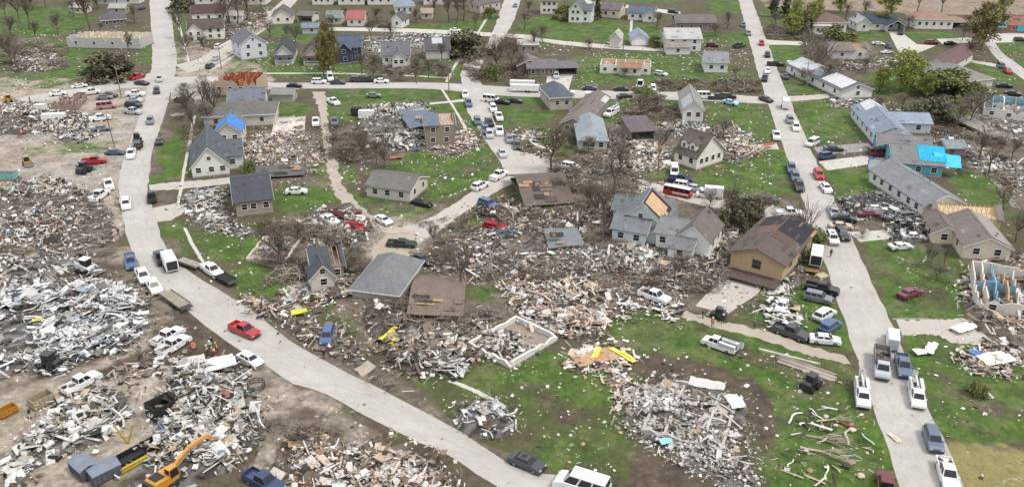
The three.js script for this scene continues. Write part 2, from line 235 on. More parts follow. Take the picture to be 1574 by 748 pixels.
strip('dirt_track', 'gravel track leading from the white pickup to the straight road', 'track', M.mud, '1030,470 1100,492 1174,508 1240,530 1300,548', '1030,482 1100,504 1174,523 1240,545 1310,562', { jag: .4, n: 50 });
sheet('yard', 'pale muddy yard where the street ends among wrecks', 'yard', M.mud, '600,352 660,335 700,340 650,372 628,385 625,412 575,410 570,385', { jag: .9 });
strip('driveway', 'wide concrete drive running off beside the maroon sedan', 'driveway', M.drive, '1378,491 1400,492 1440,491 1487,490 1530,497 1610,508', '1388,515 1420,514 1440,515 1468,527 1522,531 1610,552', { n: 40, jag: .4 });
sheet('driveway', 'concrete drive in front of the shifted tan house', 'driveway', M.drive, '1110,426 1172,440 1165,452 1118,483 1069,470', { jag: .1 });
sheet('driveway', 'long pale drive with the red van parked at its end', 'driveway', M.walk, '1258,248 1340,238 1376,236 1376,248 1340,252 1272,262', { jag: .3 });
sheet('driveway', 'dark asphalt drive beside the grey blue roof', 'driveway', M.asphalt, '1250,226 1336,219 1342,232 1260,238', { jag: .2 });
sheet('driveway', 'white drive under the red sedan among wrecks', 'driveway', M.walk, '1296,322 1380,318 1392,334 1302,340', { jag: .3 });
sheet('driveway', 'pale drive with rubble at its edge beside the crushed cars', 'driveway', M.walk, '1305,356 1372,354 1380,366 1322,372', { jag: .3 });
sheet('driveway', 'pale concrete apron by the grey roofed house with a white van', 'driveway', M.walk, '842,112 882,112 874,138 838,138', { jag: .1 });
sheet('driveway', 'light drive running up to the navy roofed garage', 'driveway', M.walk, '1366,48 1384,48 1410,68 1440,70 1400,86 1382,80', { jag: .2 });
sheet('driveway', 'white concrete strip before the long salmon roofed house', 'driveway', M.walk, '1440,60 1520,56 1515,64 1450,68', { jag: .1 });
strip('driveway', 'pale road curving past the blue and red cars', 'driveway', M.street, '1515,66 1528,85 1545,100 1574,122 1610,145', '1528,63 1545,84 1562,96 1592,118 1620,135', { n: 30, jag: .1 });
sheet('driveway', 'white apron before the teal tarped brick house', 'driveway', M.walk, '1518,52 1600,50 1600,64 1524,66', { jag: .1 });
strip('driveway', 'pale lane from the straight road to the white house on the hill', 'driveway', M.walk, '1178,61 1210,63 1250,65', '1182,69 1210,69 1250,71', { n: 12, jag: .1 });
strip('driveway', 'strip of drive between the hip roof and the wrecks', 'driveway', M.walk, '1495,92 1530,98 1550,105', '1495,96 1530,103 1548,110', { n: 12, jag: .1 });
strip('driveway', 'pale gravel lane beside the collapsed white house', 'driveway', M.drive, '1205,148 1250,146 1290,142', '1215,156 1250,153 1290,149', { n: 20, jag: .2 });
strip('driveway', 'double ended drive beside the silver wreck lawn', 'driveway', M.walk, '1120,222 1160,222 1194,220', '1130,230 1160,231 1198,229', { n: 20, jag: .2 });
strip('driveway', 'pale lane joining the long curve below the white gabled house', 'driveway', M.drive, '228,284 270,280 320,276 385,268', '230,293 270,291 320,286 385,278', { n: 30, jag: .3 });
sheet('driveway', 'grey apron beside the dark parked pickup off the curve', 'driveway', M.drive, '232,320 275,312 285,325 262,338 240,342', { jag: .5 });
sheet('driveway', 'grey drive beside the dark wrecked house', 'driveway', M.drive, '440,440 478,432 488,445 460,466 430,460', { jag: .3 });
for (const [l, L, R] of [
  ['thin sidewalk beside the long curve near the dark bush', '267,22 279,62 289,100', '271,22 283,62 293,100'], ['sidewalk running past the stripped branches to the cross lane', '296,178 288,220 280,262 271,312', '301,178 293,220 285,262 276,312'],
  ['sidewalk fragment leading into white rubble below the lane', '281,350 292,375 310,405', '286,350 298,375 315,404'], ['sidewalk crossing the lawn below the wide junction', '677,137 700,173 709,190 733,232', '681,137 704,173 714,190 738,231'],
  ['sidewalk cutting the small corner lawn above the junction', '703,92 692,108 684,126', '708,92 697,108 689,126'], ['sidewalk climbing beside the upper street', '764,-5 748,25 728,58', '768,-5 752,25 732,58'],
  ['sidewalk along the house fronts above the cross street', '400,112 520,112 640,116 690,119', '400,114 520,114 640,118 690,121'], ['sidewalk beside the diagonal street and white house', '320,108 350,90 374,74', '324,109 354,91 376,77'],
  ['front walk of the house with the dormer', '984,262 1000,250 1022,235', '989,263 1006,250 1026,237'], ['garden path beside the bent bare tree', '806,202 820,222 850,234', '812,200 826,220 850,231'], ['front walk by the white shed over the upper lawn', '969,31 968,50', '973,31 972,50'],
  ['walk from the junction to the ruined tower house', '660,158 690,155 712,152', '660,161 690,158 713,156'], ['pale walkway slab leading to the block foundation', '688,586 730,604 774,628', '694,583 736,600 779,624']]) strip('sidewalk', l, 'sidewalk', M.walk, L, R, { n: 24, jag: .08 });
strip('kerb', 'dark kerb line beside the drive of the maroon sedan', 'kerb', M.asphalt, '1372,489 1430,489', '1373,491 1430,491', { n: 10, jag: .02 });

// ------------------------------------------------------------------ houses
const glassM = new THREE.MeshStandardMaterial({ color: new THREE.Color(.018, .02, .024), roughness: .12 });
const darkM = new THREE.MeshStandardMaterial({ color: new THREE.Color(.012, .011, .01), roughness: .9, side: THREE.DoubleSide });
const W = hex => mat(hex, { gain: 1.05, map: 'siding' }), R_ = hex => mat(hex, { map: 'shingle' }), Pn = hex => mat(hex, { map: 'streak' }), Tr = hex => mat(hex, { gain: 1.1, map: 'grunge' });
const hr = RNG(2024);
function prism(pts, len) { const s = new THREE.Shape(pts.map(p => new THREE.Vector2(p[0], p[1]))); return new THREE.ExtrudeGeometry(s, { depth: len, bevelEnabled: false }).translate(0, 0, -len / 2); }
function hipGeo(w, d, rh, t) {                                    // eave rectangle w x d, ridge along the longer side, closed solid of thickness t at the eaves
  const q = Math.min(w, d) / 2, rx = Math.max(0, w / 2 - q) + (w > d ? .05 : .02), rz = Math.max(0, d / 2 - q) + (d > w ? .05 : .02), a = w / 2, b = d / 2;
  const v = [[-a, t, b], [a, t, b], [a, t, -b], [-a, t, -b], [-a, 0, b], [a, 0, b], [a, 0, -b], [-a, 0, -b], [-rx, rh + t, rz], [rx, rh + t, rz], [rx, rh + t, -rz], [-rx, rh + t, -rz]];
  const f = [[0, 1, 9], [0, 9, 8], [1, 2, 10], [1, 10, 9], [2, 3, 11], [2, 11, 10], [3, 0, 8], [3, 8, 11], [8, 9, 10], [8, 10, 11], [4, 5, 1], [4, 1, 0], [5, 6, 2], [5, 2, 1], [6, 7, 3], [6, 3, 2], [7, 4, 0], [7, 0, 3], [4, 7, 6], [4, 6, 5]];
  const p = []; for (const t3 of f) for (const i of t3) p.push(...v[i]);
  const g = new THREE.BufferGeometry(); g.setAttribute('position', new THREE.Float32BufferAttribute(p, 3)); g.computeVertexNormals(); return g;
}
const winGeo = {};
function windowAt(parent, x, y, z, ry, w, h, frameHex = 0xe8e6e0, boarded) {
  const k = w + '_' + h;
  if (!winGeo[k]) {
    const f = .09, fr = join(box(w + 2 * f, f, .09, 0, h / 2 + f / 2), box(w + 2 * f + .1, f, .13, 0, -h / 2 - f / 2), box(f, h, .09, -w / 2 - f / 2), box(f, h, .09, w / 2 + f / 2), box(w, .05, .05));
    winGeo[k] = [boxUV(fr), box(w, h, .03)];
  }
  const f = part('window', winGeo[k][0], mat(frameHex, { gain: 1.05 }), parent, [x, y, z], [0, ry, 0]);
  part('pane', winGeo[k][1], boarded ? Tr(0xc9a878) : glassM, f, [0, 0, .008]);
}
// a box of walls with a roof, at (x, z) of its house; o: w d h rh roof wc rc ov win gaps patches ...
function bodyOf(g, o, first) {
  const w = o.w, d = o.d, h = o.h ?? 2.7, rh = o.rh ?? 2, ov = o.ov ?? .45, t = .16, x = o.x ?? 0, z = o.z ?? 0, y0 = o.y ?? 0, wm = W(o.wc ?? 0xdedcd6), rm = R_(o.rc ?? 0x7c7d80), roof = o.roof ?? 'gx';
  const along = roof === 'gx' ? w : d, span = roof === 'gx' ? d : w, turn = roof === 'gx' ? Math.PI / 2 : 0;
  const gable = roof === 'gx' || roof === 'gz';
  let wall;
  const open = o.gaps && gable;
  if (o.carport) wall = join(slab(w, h, .15, 0, 0, -d / 2 + .08), slab(.15, h, d - .16, -w / 2 + .08, 0, .08), slab(.15, h, d - .16, w / 2 - .08, 0, .08));
  else if (gable && !open) { const s = span / 2; wall = prism([[-s, 0], [s, 0], [s, h], [0, h + rh], [-s, h]], along); if (turn) wall.rotateY(turn); }
  else if (open) {
    const s = span / 2, gt = prism([[-s, h], [s, h], [0, h + rh]], .14), b = gt.clone().translate(0, 0, -along / 2 + .07), c = gt.translate(0, 0, along / 2 - .07);
    wall = join(slab(span, h, along), b, c); if (turn) wall.rotateY(turn);
  } else wall = slab(w, h, d);
  part('wall', boxUV(wall.translate(x, y0 + .35, z)), wm, g);
  part('foundation', boxUV(slab(w + .06, .36, d + .06, x, y0, z)), Tr(0xa8a49c), g);
  const top = y0 + h + .35;
  const rg = new THREE.Group(); // roof frame: x along the span, z along the ridge
  const place = (geo) => { if (turn) geo.rotateY(turn); return geo.translate(x, top, z); };
  if (gable) {
    const s = span / 2, S = s + ov, k = rh / s, ey = -ov * k;
    if (!open) part('roof', boxUV(place(prism([[-S, ey], [0, rh], [S, ey], [S, ey + t], [0, rh + t], [-S, ey + t]], along + 2 * ov))), rm, g);
    else {                                                        // roof torn open: slopes in pieces, bare rafters between
      const L = along + 2 * ov, segs = [];
      for (const sd of [-1, 1]) { let cuts = o.gaps.filter(q => q[0] === sd).map(q => [q[1], q[2]]).sort((a, b) => a[0] - b[0]), u = 0; for (const [a, b] of cuts) { if (a > u) segs.push([sd, u, a]); u = b; } if (u < 1) segs.push([sd, u, 1]); }
      const gs = segs.map(([sd, a, b]) => prism([[0, rh], [sd * S, ey], [sd * S, ey + t], [0, rh + t]].map(p => p), L * (b - a)).translate(0, 0, -L / 2 + L * (a + b) / 2));
      for (const q of gs) part('roof', boxUV(place(q)), rm, g);
      const rf = []; for (let q = -along / 2 + .3; q < along / 2; q += .9) for (const sd of [-1, 1]) rf.push(prism([[0, rh - .2], [sd * s, -.05], [sd * s, .1], [0, rh - .03]], .09).translate(0, 0, q));
      part('rafters', boxUV(place(join(...rf))), Tr(0xc3a27c), g);
      part('attic_floor', boxUV(place(slab(span - .2, .04, along - .2, 0, .01, 0))), Tr(o.attic ?? 0xb9a08e), g);
    }
    const worn = []; if (o.wear !== 0 && !open) for (let i = 0, n = o.wear ?? 7; i < n; i++) { const u = hr() * .9, v = hr() * .85, c = new THREE.Color(o.rc ?? 0x7c7d80), k = hr(); c.multiplyScalar(k < .5 ? .62 : k < .8 ? 1.35 : .4); worn.push([hr() < .5 ? 1 : -1, u, Math.min(1, u + .03 + hr() * .12), v, Math.min(1, v + .05 + hr() * .14), c.getHex(), 'torn_shingles', .012 + i * .001]); }
    for (const [sd, u0, u1, v0, v1, hex, nm = 'bare_decking', lift = .03] of [...worn, ...(o.patches ?? [])]) {   // sheets lying on a slope: u along the ridge, v from eave to ridge
      const L = along + 2 * ov, pp = (v) => [sd * S * (1 - v), ey + (rh - ey) * v + t + lift], a = pp(v0), b = pp(v1);
      part(nm, boxUV(place(prism([[a[0], a[1] - .02], [b[0], b[1] - .02], [b[0], b[1] + .02], [a[0], a[1] + .02]], L * (u1 - u0)).translate(0, 0, -L / 2 + L * (u0 + u1) / 2))), Pn(hex), g);
    }
    // eaves board on the gable ends
    const fs = prism([[-S, ey - .02], [0, rh - .02], [S, ey - .02], [S, ey - .2], [0, rh - .2], [-S, ey - .2]], .05);
    for (const e of [1, -1]) part('bargeboard', boxUV(place(fs.clone().translate(0, 0, e > 0 ? along / 2 + ov + .03 : -along / 2 - ov - .08))), mat(o.tc ?? 0xe4e2dc, { gain: 1.05 }), g);
    const ridge = box(.24, .05, along + 2 * ov - .1, 0, rh + t + .015, 0); if (!open) part('ridge_cap', place(ridge), mat(o.rc ?? 0x7c7d80, { gain: 1.6 }), g);
  } else if (roof === 'hip') {
    part('roof', boxUV(hipGeo(w + 2 * ov, d + 2 * ov, rh, t).translate(x, top, z)), rm, g);
    part('fascia', boxUV(join(slab(w + 2 * ov + .04, .2, .05, x, top - .05, z + d / 2 + ov + .02), slab(w + 2 * ov + .04, .2, .05, x, top - .05, z - d / 2 - ov - .02), slab(.05, .2, d + 2 * ov - .1, x - w / 2 - ov - .02, top - .05, z), slab(.05, .2, d + 2 * ov - .1, x + w / 2 + ov + .02, top - .05, z))), mat(o.tc ?? 0xe4e2dc, { gain: 1.05 }), g);
    for (const [u0, u1, v0, v1, hex, nm = 'bare_decking'] of o.hpatches ?? []) {  // front slope of a hip roof
      const b = d / 2 + ov, P = (u, v) => V3(x + (u - .5) * (w + 2 * ov), top + t + rh * v + .03, z + b * (1 - v));
      const q = new THREE.BufferGeometry().setFromPoints([P(u0, v0), P(u1, v0), P(u1, v1), P(u0, v0), P(u1, v1), P(u0, v1)]); part(nm, boxUV(q), Pn(hex), g);
    }
  } else if (roof === 'flat') part('roof', boxUV(slab(w + 2 * ov, .25, d + 2 * ov, x, top, z)), rm, g);
  else if (roof === 'shed') { const a = Math.atan2(rh, d), L = Math.hypot(rh, d) + 2 * ov; part('roof', boxUV(new THREE.BoxGeometry(w + 2 * ov, .14, L).rotateX(a).translate(x, top + rh / 2 + .08, z)), rm, g); }
  // windows and doors
  const far = o.far, ww = o.ww ?? 1.15, wh = o.wh ?? 1.2, fl = Math.max(1, Math.round(h / 2.7));
  const side = (n, len, fn) => { for (let f = 0; f < fl; f++) for (let i = 0; i < n; i++) fn((i + .5) / n * len - len / 2 + (hr() - .5) * .5, y0 + .35 + (h / fl) * (f + .56)); };
  const [nF, nL, nR] = o.win ?? [3, 2, 2];
  side(nF, w - .8, (u, v) => windowAt(g, x + u, v, z + d / 2 + .03, 0, ww, wh, o.tc, o.board));
  side(nL, d - .8, (u, v) => windowAt(g, x - w / 2 - .03, v, z + u, -Math.PI / 2, ww, wh, o.tc, o.board));
  side(nR, d - .8, (u, v) => windowAt(g, x + w / 2 + .03, v, z + u, Math.PI / 2, ww, wh, o.tc, o.board));
  if (o.attic2 && roof === 'gz') windowAt(g, x, top + rh * .35, z + d / 2 + .03, 0, .9, .9, o.tc);
  if (o.door !== undefined && o.door !== null) { const u = x + (o.door - .5) * w, dm = mat(o.dc ?? 0x6a5648, { gain: 1.1 }); const dd = part('door', slab(.95, 2.05, .07), dm, g, [u, y0 + .36, z + d / 2 + .035]); part('handle', box(.05, .14, .06), mat(0x999999), dd, [.34, 1, .04]); part('step', boxUV(slab(1.5, .2, 1)), Tr(0xb5b0a8), g, [u, y0, z + d / 2 + .55]); }
  if (o.garage !== undefined) { const u = x + (o.garage - .5) * w; part('garage_door', slab(o.gw ?? 2.8, 2.2, .06), mat(o.gc ?? 0xdad8d2, { gain: 1.1 }), g, [u, y0 + .36, z + d / 2 + .033]); }
  if (o.chim) { const [u, v, hh = 1.4] = o.chim; const c = part('chimney', boxUV(slab(.7, hh + rh, .7)), Tr(0x8d6a5c), g, [x + (u - .5) * w, top, z + (v - .5) * d]); part('flue', new THREE.CylinderGeometry(.14, .14, .3, 8), Tr(0x777777), c, [0, hh + rh + .12, 0]); }
  if (o.vents) for (let i = 0; i < o.vents; i++) { const u = (hr() - .5) * along * .8, sd = turn ? 1 : (hr() < .5 ? 1 : -1), v = .3 + hr() * .4, s = span / 2; const p = place(slab(.3, .35, .3, sd * s * (1 - v), rh * v + t - .02, u)); part('roof_vent', p, mat(0x8a8a88), g); }
  if (o.porch) { const [u, pw, pd] = o.porch, px = x + (u - .5) * w, py = y0 + .35 + 2.35; part('porch_roof', boxUV(new THREE.BoxGeometry(pw + .4, .14, pd + .3).rotateX(.16).translate(px, py, z + d / 2 + pd / 2 + .1)), rm, g); part('porch_floor', boxUV(slab(pw, .4, pd, px, y0, z + d / 2 + pd / 2 + .03)), Tr(0xb8b4ac), g); for (const s of [-1, 1]) part('post', slab(.14, 2.2, .14), mat(o.tc ?? 0xe4e2dc, { gain: 1.05 }), g, [px + s * (pw / 2 - .1), y0 + .4, z + d / 2 + pd - .15]); part('railing', join(box(pw - .3, .07, .06, 0, .9), box(pw - .3, .07, .06, 0, .2)), mat(o.tc ?? 0xe4e2dc, { gain: 1.05 }), g, [px, y0 + .45, z + d / 2 + pd - .12]); }
  if (o.dormer) for (const [u, v] of o.dormer) {                  // on the slope facing the front (roof gx)
    const S = d / 2, y = top + rh * v, zz = z + S * (1 - v), dw = 1.9, dh = 1.5, q = 2.2;
    part('dormer', boxUV(join(slab(dw, dh, q, x + (u - .5) * w, y - .3, zz - q / 2 + .7), prism([[-dw / 2, 0], [dw / 2, 0], [0, .8]], q).translate(x + (u - .5) * w, y + dh - .3, zz - q / 2 + .7))), wm, g);
    part('dormer_roof', boxUV(prism([[-dw / 2 - .25, -.2], [0, .82], [dw / 2 + .25, -.2], [dw / 2 + .25, -.06], [0, .97], [-dw / 2 - .25, -.06]], q + .3).translate(x + (u - .5) * w, y + dh - .3, zz - q / 2 + .8)), rm, g);
    windowAt(g, x + (u - .5) * w, y + dh * .45 - .3, zz + .73, 0, .9, .9);
  }
}
function frameOf(A, B, o) { const a = G(...A), b = G(...B), w = a.distanceTo(b), turn = Math.atan2(-(b.z - a.z), b.x - a.x); const out = V3(Math.sin(turn), 0, Math.cos(turn)); const c = a.clone().add(b).multiplyScalar(.5).addScaledVector(out, -o.d / 2); return { w, turn, c }; }
function house(name, label, A, B, o, cat = 'house') {             // A and B: the two ends of the front wall's foot in the photograph; d runs away behind it
  const f = frameOf(A, B, o), g = root(name, label, cat, f.c, f.turn);
  if (o.tilt) { g.rotation.order = 'YXZ'; g.rotation.x = o.tilt[0]; g.rotation.z = o.tilt[1]; g.position.y = o.tilt[2] ?? 0; }
  bodyOf(g, { ...o, w: f.w }, true);
  for (const q of o.wings ?? []) bodyOf(g, { wc: o.wc, rc: o.rc, tc: o.tc, h: o.h, rh: o.rh, ...q, x: (q.x ?? 0) * f.w, z: o.d / 2 + (q.z ?? 0) });
  for (const q of o.tarps ?? []) tarpOn(g, ...q);
  return g;
}
function tarpOn(g, x, y, z, w, d, rx, rz, hex, name = 'tarp') {   // a loose sheet with folds
  const q = new THREE.PlaneGeometry(w, d, 10, 10).rotateX(-Math.PI / 2), p = q.attributes.position;
  for (let i = 0; i < p.count; i++) { const u = p.getX(i), v = p.getZ(i); p.setY(i, .14 * noise(u * 1.3 + x * 9, v * 1.1 + z) + .1 * noise(u * 3 + 5, v * .7)); p.setX(i, u + .3 * (noise(v * 1.4, x) - .5)); p.setZ(i, v + .3 * (noise(u * 1.4, z + 3) - .5)); }
  q.computeVertexNormals(); part(name, q, mat(hex, { rough: .5, gain: 1.25 }), g, [x, y, z], [rx, 0, rz]);
}
function ruin(name, label, A, B, o, cat = 'ruined house') {       // walls standing open to the sky: rooms, floors and broken tops
  const f = frameOf(A, B, o), g = root(name, label, cat, f.c, f.turn), w = f.w, d = o.d, h = o.h ?? 2.6, r = RNG(Math.round(A[0] * 7 + A[1])), th = o.th ?? .2;
  const outer = W(o.wc ?? 0xdcdad4), inner = o.ic ?? [0xe9dcc4, 0xd9c2a8, 0xcfd4d6];
  part('floor', boxUV(slab(w - .05, .3, d - .05)), Tr(o.fc ?? 0xb59c84), g);
  const broken = (len, frac) => { const n = Math.max(4, Math.round(len / 1.2)), pts = [[-len / 2, 0], [len / 2, 0]]; for (let i = n; i >= 0; i--) { const q = r() < frac ? .25 + r() * .5 : .92 + r() * .08; pts.push([-len / 2 + len * i / n, h * q]); } return boxUV(prism(pts, th)); };
  const fr = o.frac ?? .25, mk = (len, x, z, ry, m, fq) => part('wall', broken(len, fq ?? fr), m, g, [x, .3, z], [0, ry, 0]);
  const wf = o.front === false ? null : mk(w, 0, d / 2 - th / 2, 0, outer); mk(w, 0, -d / 2 + th / 2, 0, Tr(inner[0]), fr); mk(d - 2 * th, -w / 2 + th / 2, 0, Math.PI / 2, outer); mk(d - 2 * th, w / 2 - th / 2, 0, Math.PI / 2, outer);
  for (let i = 0; i < (o.rooms ?? 3); i++) { const u = (i + .6 + r() * .3) / ((o.rooms ?? 3) + .5) - .5; mk(d - 3 * th, u * w, 0, Math.PI / 2, Tr(inner[i % inner.length]), fr + .15); }
  if (d > 6 && o.rooms !== 0) mk(w - 3 * th, 0, (r() - .5) * 1.5, 0, Tr(inner[1 % inner.length]), fr + .25);
  for (let i = 0; i < (o.win ?? Math.floor(w / 3.5)); i++) if (wf) windowAt(g, (i + .5) / Math.max(1, o.win ?? Math.floor(w / 3.5)) * w - w / 2, .3 + h * .48, d / 2 + .03, 0, 1.1, 1);
  for (let i = 0; i < (o.joists ?? 0); i++) part('joist', box(.1, .2, d * .9), Tr(0xd9b98c), g, [(r() - .5) * w * .9, h + .25, 0], [0, (r() - .5) * .3, (r() - .5) * .2]);
  const cols = [0xe4e0d8, 0xb7ada0, 0xcdb08a, 0x8a7a6c, 0x6b5646, 0xc9c9c7];
  for (let i = 0; i < (o.bits ?? 26); i++) part(i % 3 ? 'broken_board' : 'broken_panel', i % 3 ? PG.board[i % PG.board.length] : PG.sheet[i % PG.sheet.length], Pn(cols[i % cols.length]), g, [(r() - .5) * w * .85, .45 + r() * .5, (r() - .5) * d * .85], [(r() - .5) * .7, r() * 6.3, (r() - .5) * .7], [i % 3 ? 1 + r() * 2 : 1 + r() * 1.4, 1, i % 3 ? 1 : 1 + r()]);
  for (const q of o.wings ?? []) bodyOf(g, { wc: o.wc, rc: o.rc, ...q, x: (q.x ?? 0) * w, z: q.z ?? 0 });
  for (const q of o.tarps ?? []) tarpOn(g, ...q);
  return g;
}
function fallenRoof(name, label, A, B, o, cat = 'collapsed roof') { // a roof lying on rubble, its house gone from under it
  const f = frameOf(A, B, o), g = root(name, label, cat, f.c, f.turn); g.rotation.order = 'YXZ'; g.rotation.x = o.tilt?.[0] ?? 0; g.rotation.z = o.tilt?.[1] ?? 0; g.position.y = o.y ?? .3;
  const w = f.w, d = o.d, rh = o.rh ?? 1.8;
  if (o.roof === 'hip') part('roof', boxUV(hipGeo(w, d, rh, .15)), R_(o.rc), g);
  else if (o.roof === 'plane') { const q = new THREE.BoxGeometry(w, .16, d, 8, 1, 6), p = q.attributes.position; for (let i = 0; i < p.count; i++) p.setY(i, p.getY(i) + 1 * (noise(p.getX(i) * .25 + w, p.getZ(i) * .25) - .4)); part('roof', boxUV(q), R_(o.rc), g); }
  else part('roof', boxUV(prism([[-d / 2, 0], [0, rh], [d / 2, 0], [d / 2, .16], [0, rh + .16], [-d / 2, .16]], w).rotateY(Math.PI / 2)), R_(o.rc), g);
  const r = RNG(A[0] + 3); for (let i = 0; i < (o.torn ?? 6); i++) { const u = (r() - .5) * w * .8, v = .1 + r() * .35; part('torn_shingle_mat', PG.sheet[i % PG.sheet.length], Pn([0x4c4640, 0xcaa77e, 0x8d8078, 0x6a5f58][i % 4]), g, [u, rh * (1 - 2 * v) + .34, d * v], [Math.atan2(rh, d / 2), 0, 0], [1 + r() * 2.2, 1, .6 + r()]); }
  part('wall_remains', boxUV(slab(w * .86, .5, d * .8, 0, -.45, 0)), W(o.wc ?? 0xb4aca2), g);
  for (const q of o.tarps ?? []) tarpOn(g, ...q);
  return g;
}
// loose pieces that debris and ruins are made of (a few variants of each, shared)
const PG = { board: [], sheet: [], panel: [], block: [], lump: [], strip: [], beam: [] };
{ const r = RNG(31);
  const bend = (g, a, b) => { const p = g.attributes.position; for (let i = 0; i < p.count; i++) p.setY(i, p.getY(i) + a * p.getX(i) * p.getX(i) + b * p.getX(i) * p.getZ(i) + .25 * (noise(p.getX(i) * 3 + a * 30, p.getZ(i) * 3 + b * 9) - .5)); g.computeVertexNormals(); return g; };
  for (let i = 0; i < 3; i++) PG.board.push(boxUV(box(1, .045, .14 + i * .05)));
  for (let i = 0; i < 3; i++) PG.beam.push(boxUV(join(box(1, .2, .09), box(.96, .05, .17, 0, .11))));
  for (let i = 0; i < 4; i++) PG.sheet.push(boxUV(bend(new THREE.BoxGeometry(1, .025, .8 + r() * .4, 4, 1, 2), r() * .8 - .3, r() - .5)));
  for (let i = 0; i < 2; i++) PG.panel.push(boxUV(join(box(1, .03, .7), box(1, .1, .05, 0, -.06, .3), box(1, .1, .05, 0, -.06, -.3), box(.05, .1, .55, -.45, -.06), box(.05, .1, .55, .05, -.06), box(.05, .1, .55, .45, -.06))));
  for (let i = 0; i < 3; i++) { const g = new THREE.BoxGeometry(1, .55, .7, 2, 1, 2), p = g.attributes.position; for (let k = 0; k < p.count; k++) { const n = noise(p.getX(k) * 4 + i * 9 + p.getY(k) * 3, p.getZ(k) * 4); p.setXYZ(k, p.getX(k) * (.8 + .4 * n), p.getY(k) * (.7 + .6 * n), p.getZ(k) * (.8 + .4 * n)); } PG.block.push(boxUV(g)); }
  for (let i = 0; i < 3; i++) { const g = new THREE.IcosahedronGeometry(.5, 1), p = g.attributes.position; for (let k = 0; k < p.count; k++) { const n = .6 + .8 * noise(p.getX(k) * 3 + i * 7, p.getZ(k) * 3 + p.getY(k) * 4); p.setXYZ(k, p.getX(k) * n, p.getY(k) * n * .6, p.getZ(k) * n); } PG.lump.push(boxUV(g)); }
  for (let i = 0; i < 3; i++) { const g = new THREE.BoxGeometry(1, .02, .16, 6, 1, 1), p = g.attributes.position; for (let k = 0; k < p.count; k++) { const u = p.getX(k); p.setY(k, p.getY(k) + .22 * Math.sin(u * (3 + i) + i)); p.setZ(k, p.getZ(k) + .18 * Math.sin(u * 5 + i * 2)); } PG.strip.push(boxUV(g)); }
}
// the houses, far rows first
for (const [a, b, y, rc, wc, l] of [[150, 176, 7, 0x9a9a9e, 0xc9c9ca, 'grey shed at the top edge left of the curved road'], [180, 214, 6, 0xdcdcde, 0xe9e9ea, 'white roofed shed at the top edge beside the curved road'], [108, 132, 21, 0xe6e0d2, 0xded8cc, 'pale low shed on the lawn behind the roofless ranch'], [168, 192, 22, 0xcfcac4, 0xb9b4ae, 'pale shed just behind the small dark hip roof'], [350, 372, 34, 0xd8d2c8, 0xeeeae4, 'little white shed right of the white gabled house at the diagonal street'], [648, 664, 30, 0xcdb8a8, 0xd8ccc2, 'pinkish shed on the upper lawn below the topmost row'], [1190, 1202, 5, 0xcfe0ea, 0xdfe8ee, 'pale blue shed right of the straight road at the top edge'], [690, 722, 8, 0x8f8c8a, 0xe8e6e2, 'white outbuilding of the topmost row beside the pinkish grey house']])
  house('outbuilding', l, [a, y], [b, y], { d: 6, roof: 'gx', h: 2.5, rh: 1.5, rc, wc, win: [1, 1, 1], wear: 3 }, 'shed');
house('hipped_house', 'small house with dark grey hip roof behind the roofless long barn', [158, 42], [194, 39], { d: 9, roof: 'hip', h: 2.4, rh: 3, rc: 0x75747a, wc: 0x7d7872, win: [3, 1, 1] });
ruin('roofless_ranch', 'long roofless pale ranch with cream rooms open to the sky', [104, 74], [216, 76], { d: 11, h: 4, wc: 0xc4c6c6, ic: [0xf3e7cf, 0xf0e2c8, 0xe7dac4], rooms: 4, frac: .1, fc: 0x8b7a6c, bits: 24, win: 4 });
house('white_house', 'white house with brown roof and front gable near the dark bush', [291, 63], [345, 60], { d: 11, roof: 'gx', h: 4.2, rh: 2.6, rc: 0x6d5f5a, wc: 0xf2f1ee, win: [4, 2, 2], wings: [{ x: -.3, z: 1.5, w: 6, d: 6, roof: 'gz', h: 4.2, rh: 2.8, win: [2, 0, 0] }] });
house('white_house', 'white gabled house just behind the brown roofed one at the diagonal street', [296, 36], [348, 34], { d: 9, roof: 'gx', h: 4, rh: 2.6, rc: 0x6a4c46, wc: 0xeeece8, win: [3, 2, 1] });
house('tall_white_house', 'tall white house with grey gable roof at the end of the diagonal street', [372, 93], [411, 88], { d: 12, roof: 'gz', h: 5.6, rh: 3, rc: 0x85868c, wc: 0xdfe3f2, win: [2, 2, 3], attic2: 1 });
house('bungalow', 'bungalow with white front gable and shadowed porch', [423, 98], [452, 97], { d: 15, roof: 'gz', h: 3, rh: 3.2, rc: 0x565a5c, wc: 0xdbe4e4, win: [2, 2, 2], porch: [.5, 6.2, 2.2] });
house('bungalow', 'beige bungalow with brown roof next to the tall olive brown trees', [466, 99], [497, 98], { d: 13, roof: 'gz', h: 3, rh: 3.2, rc: 0x62544c, wc: 0xc9bbb2, win: [2, 2, 2], porch: [.5, 6, 2] });
house('dark_blue_house', 'two storey dark blue house with blue grey roof', [520, 96], [556, 95], { d: 10, roof: 'gx', h: 5, rh: 3, rc: 0x69728a, wc: 0x48506a, tc: 0xc9ccd4, win: [3, 2, 2], wings: [{ x: -.2, z: .5, w: 4.2, d: 3, roof: 'gz', h: 5, rh: 2.2, win: [1, 0, 0] }] });
house('craftsman_house', 'white house with grey roof and small centre gable facing the cross street', [588, 103], [630, 102], { d: 11, roof: 'gx', h: 3.8, rh: 3.4, rc: 0x86868a, wc: 0xeaeaee, win: [4, 2, 2], wings: [{ x: .12, z: .6, w: 4.6, d: 4, roof: 'gz', h: 3.6, rh: 2, win: [2, 0, 0] }] });
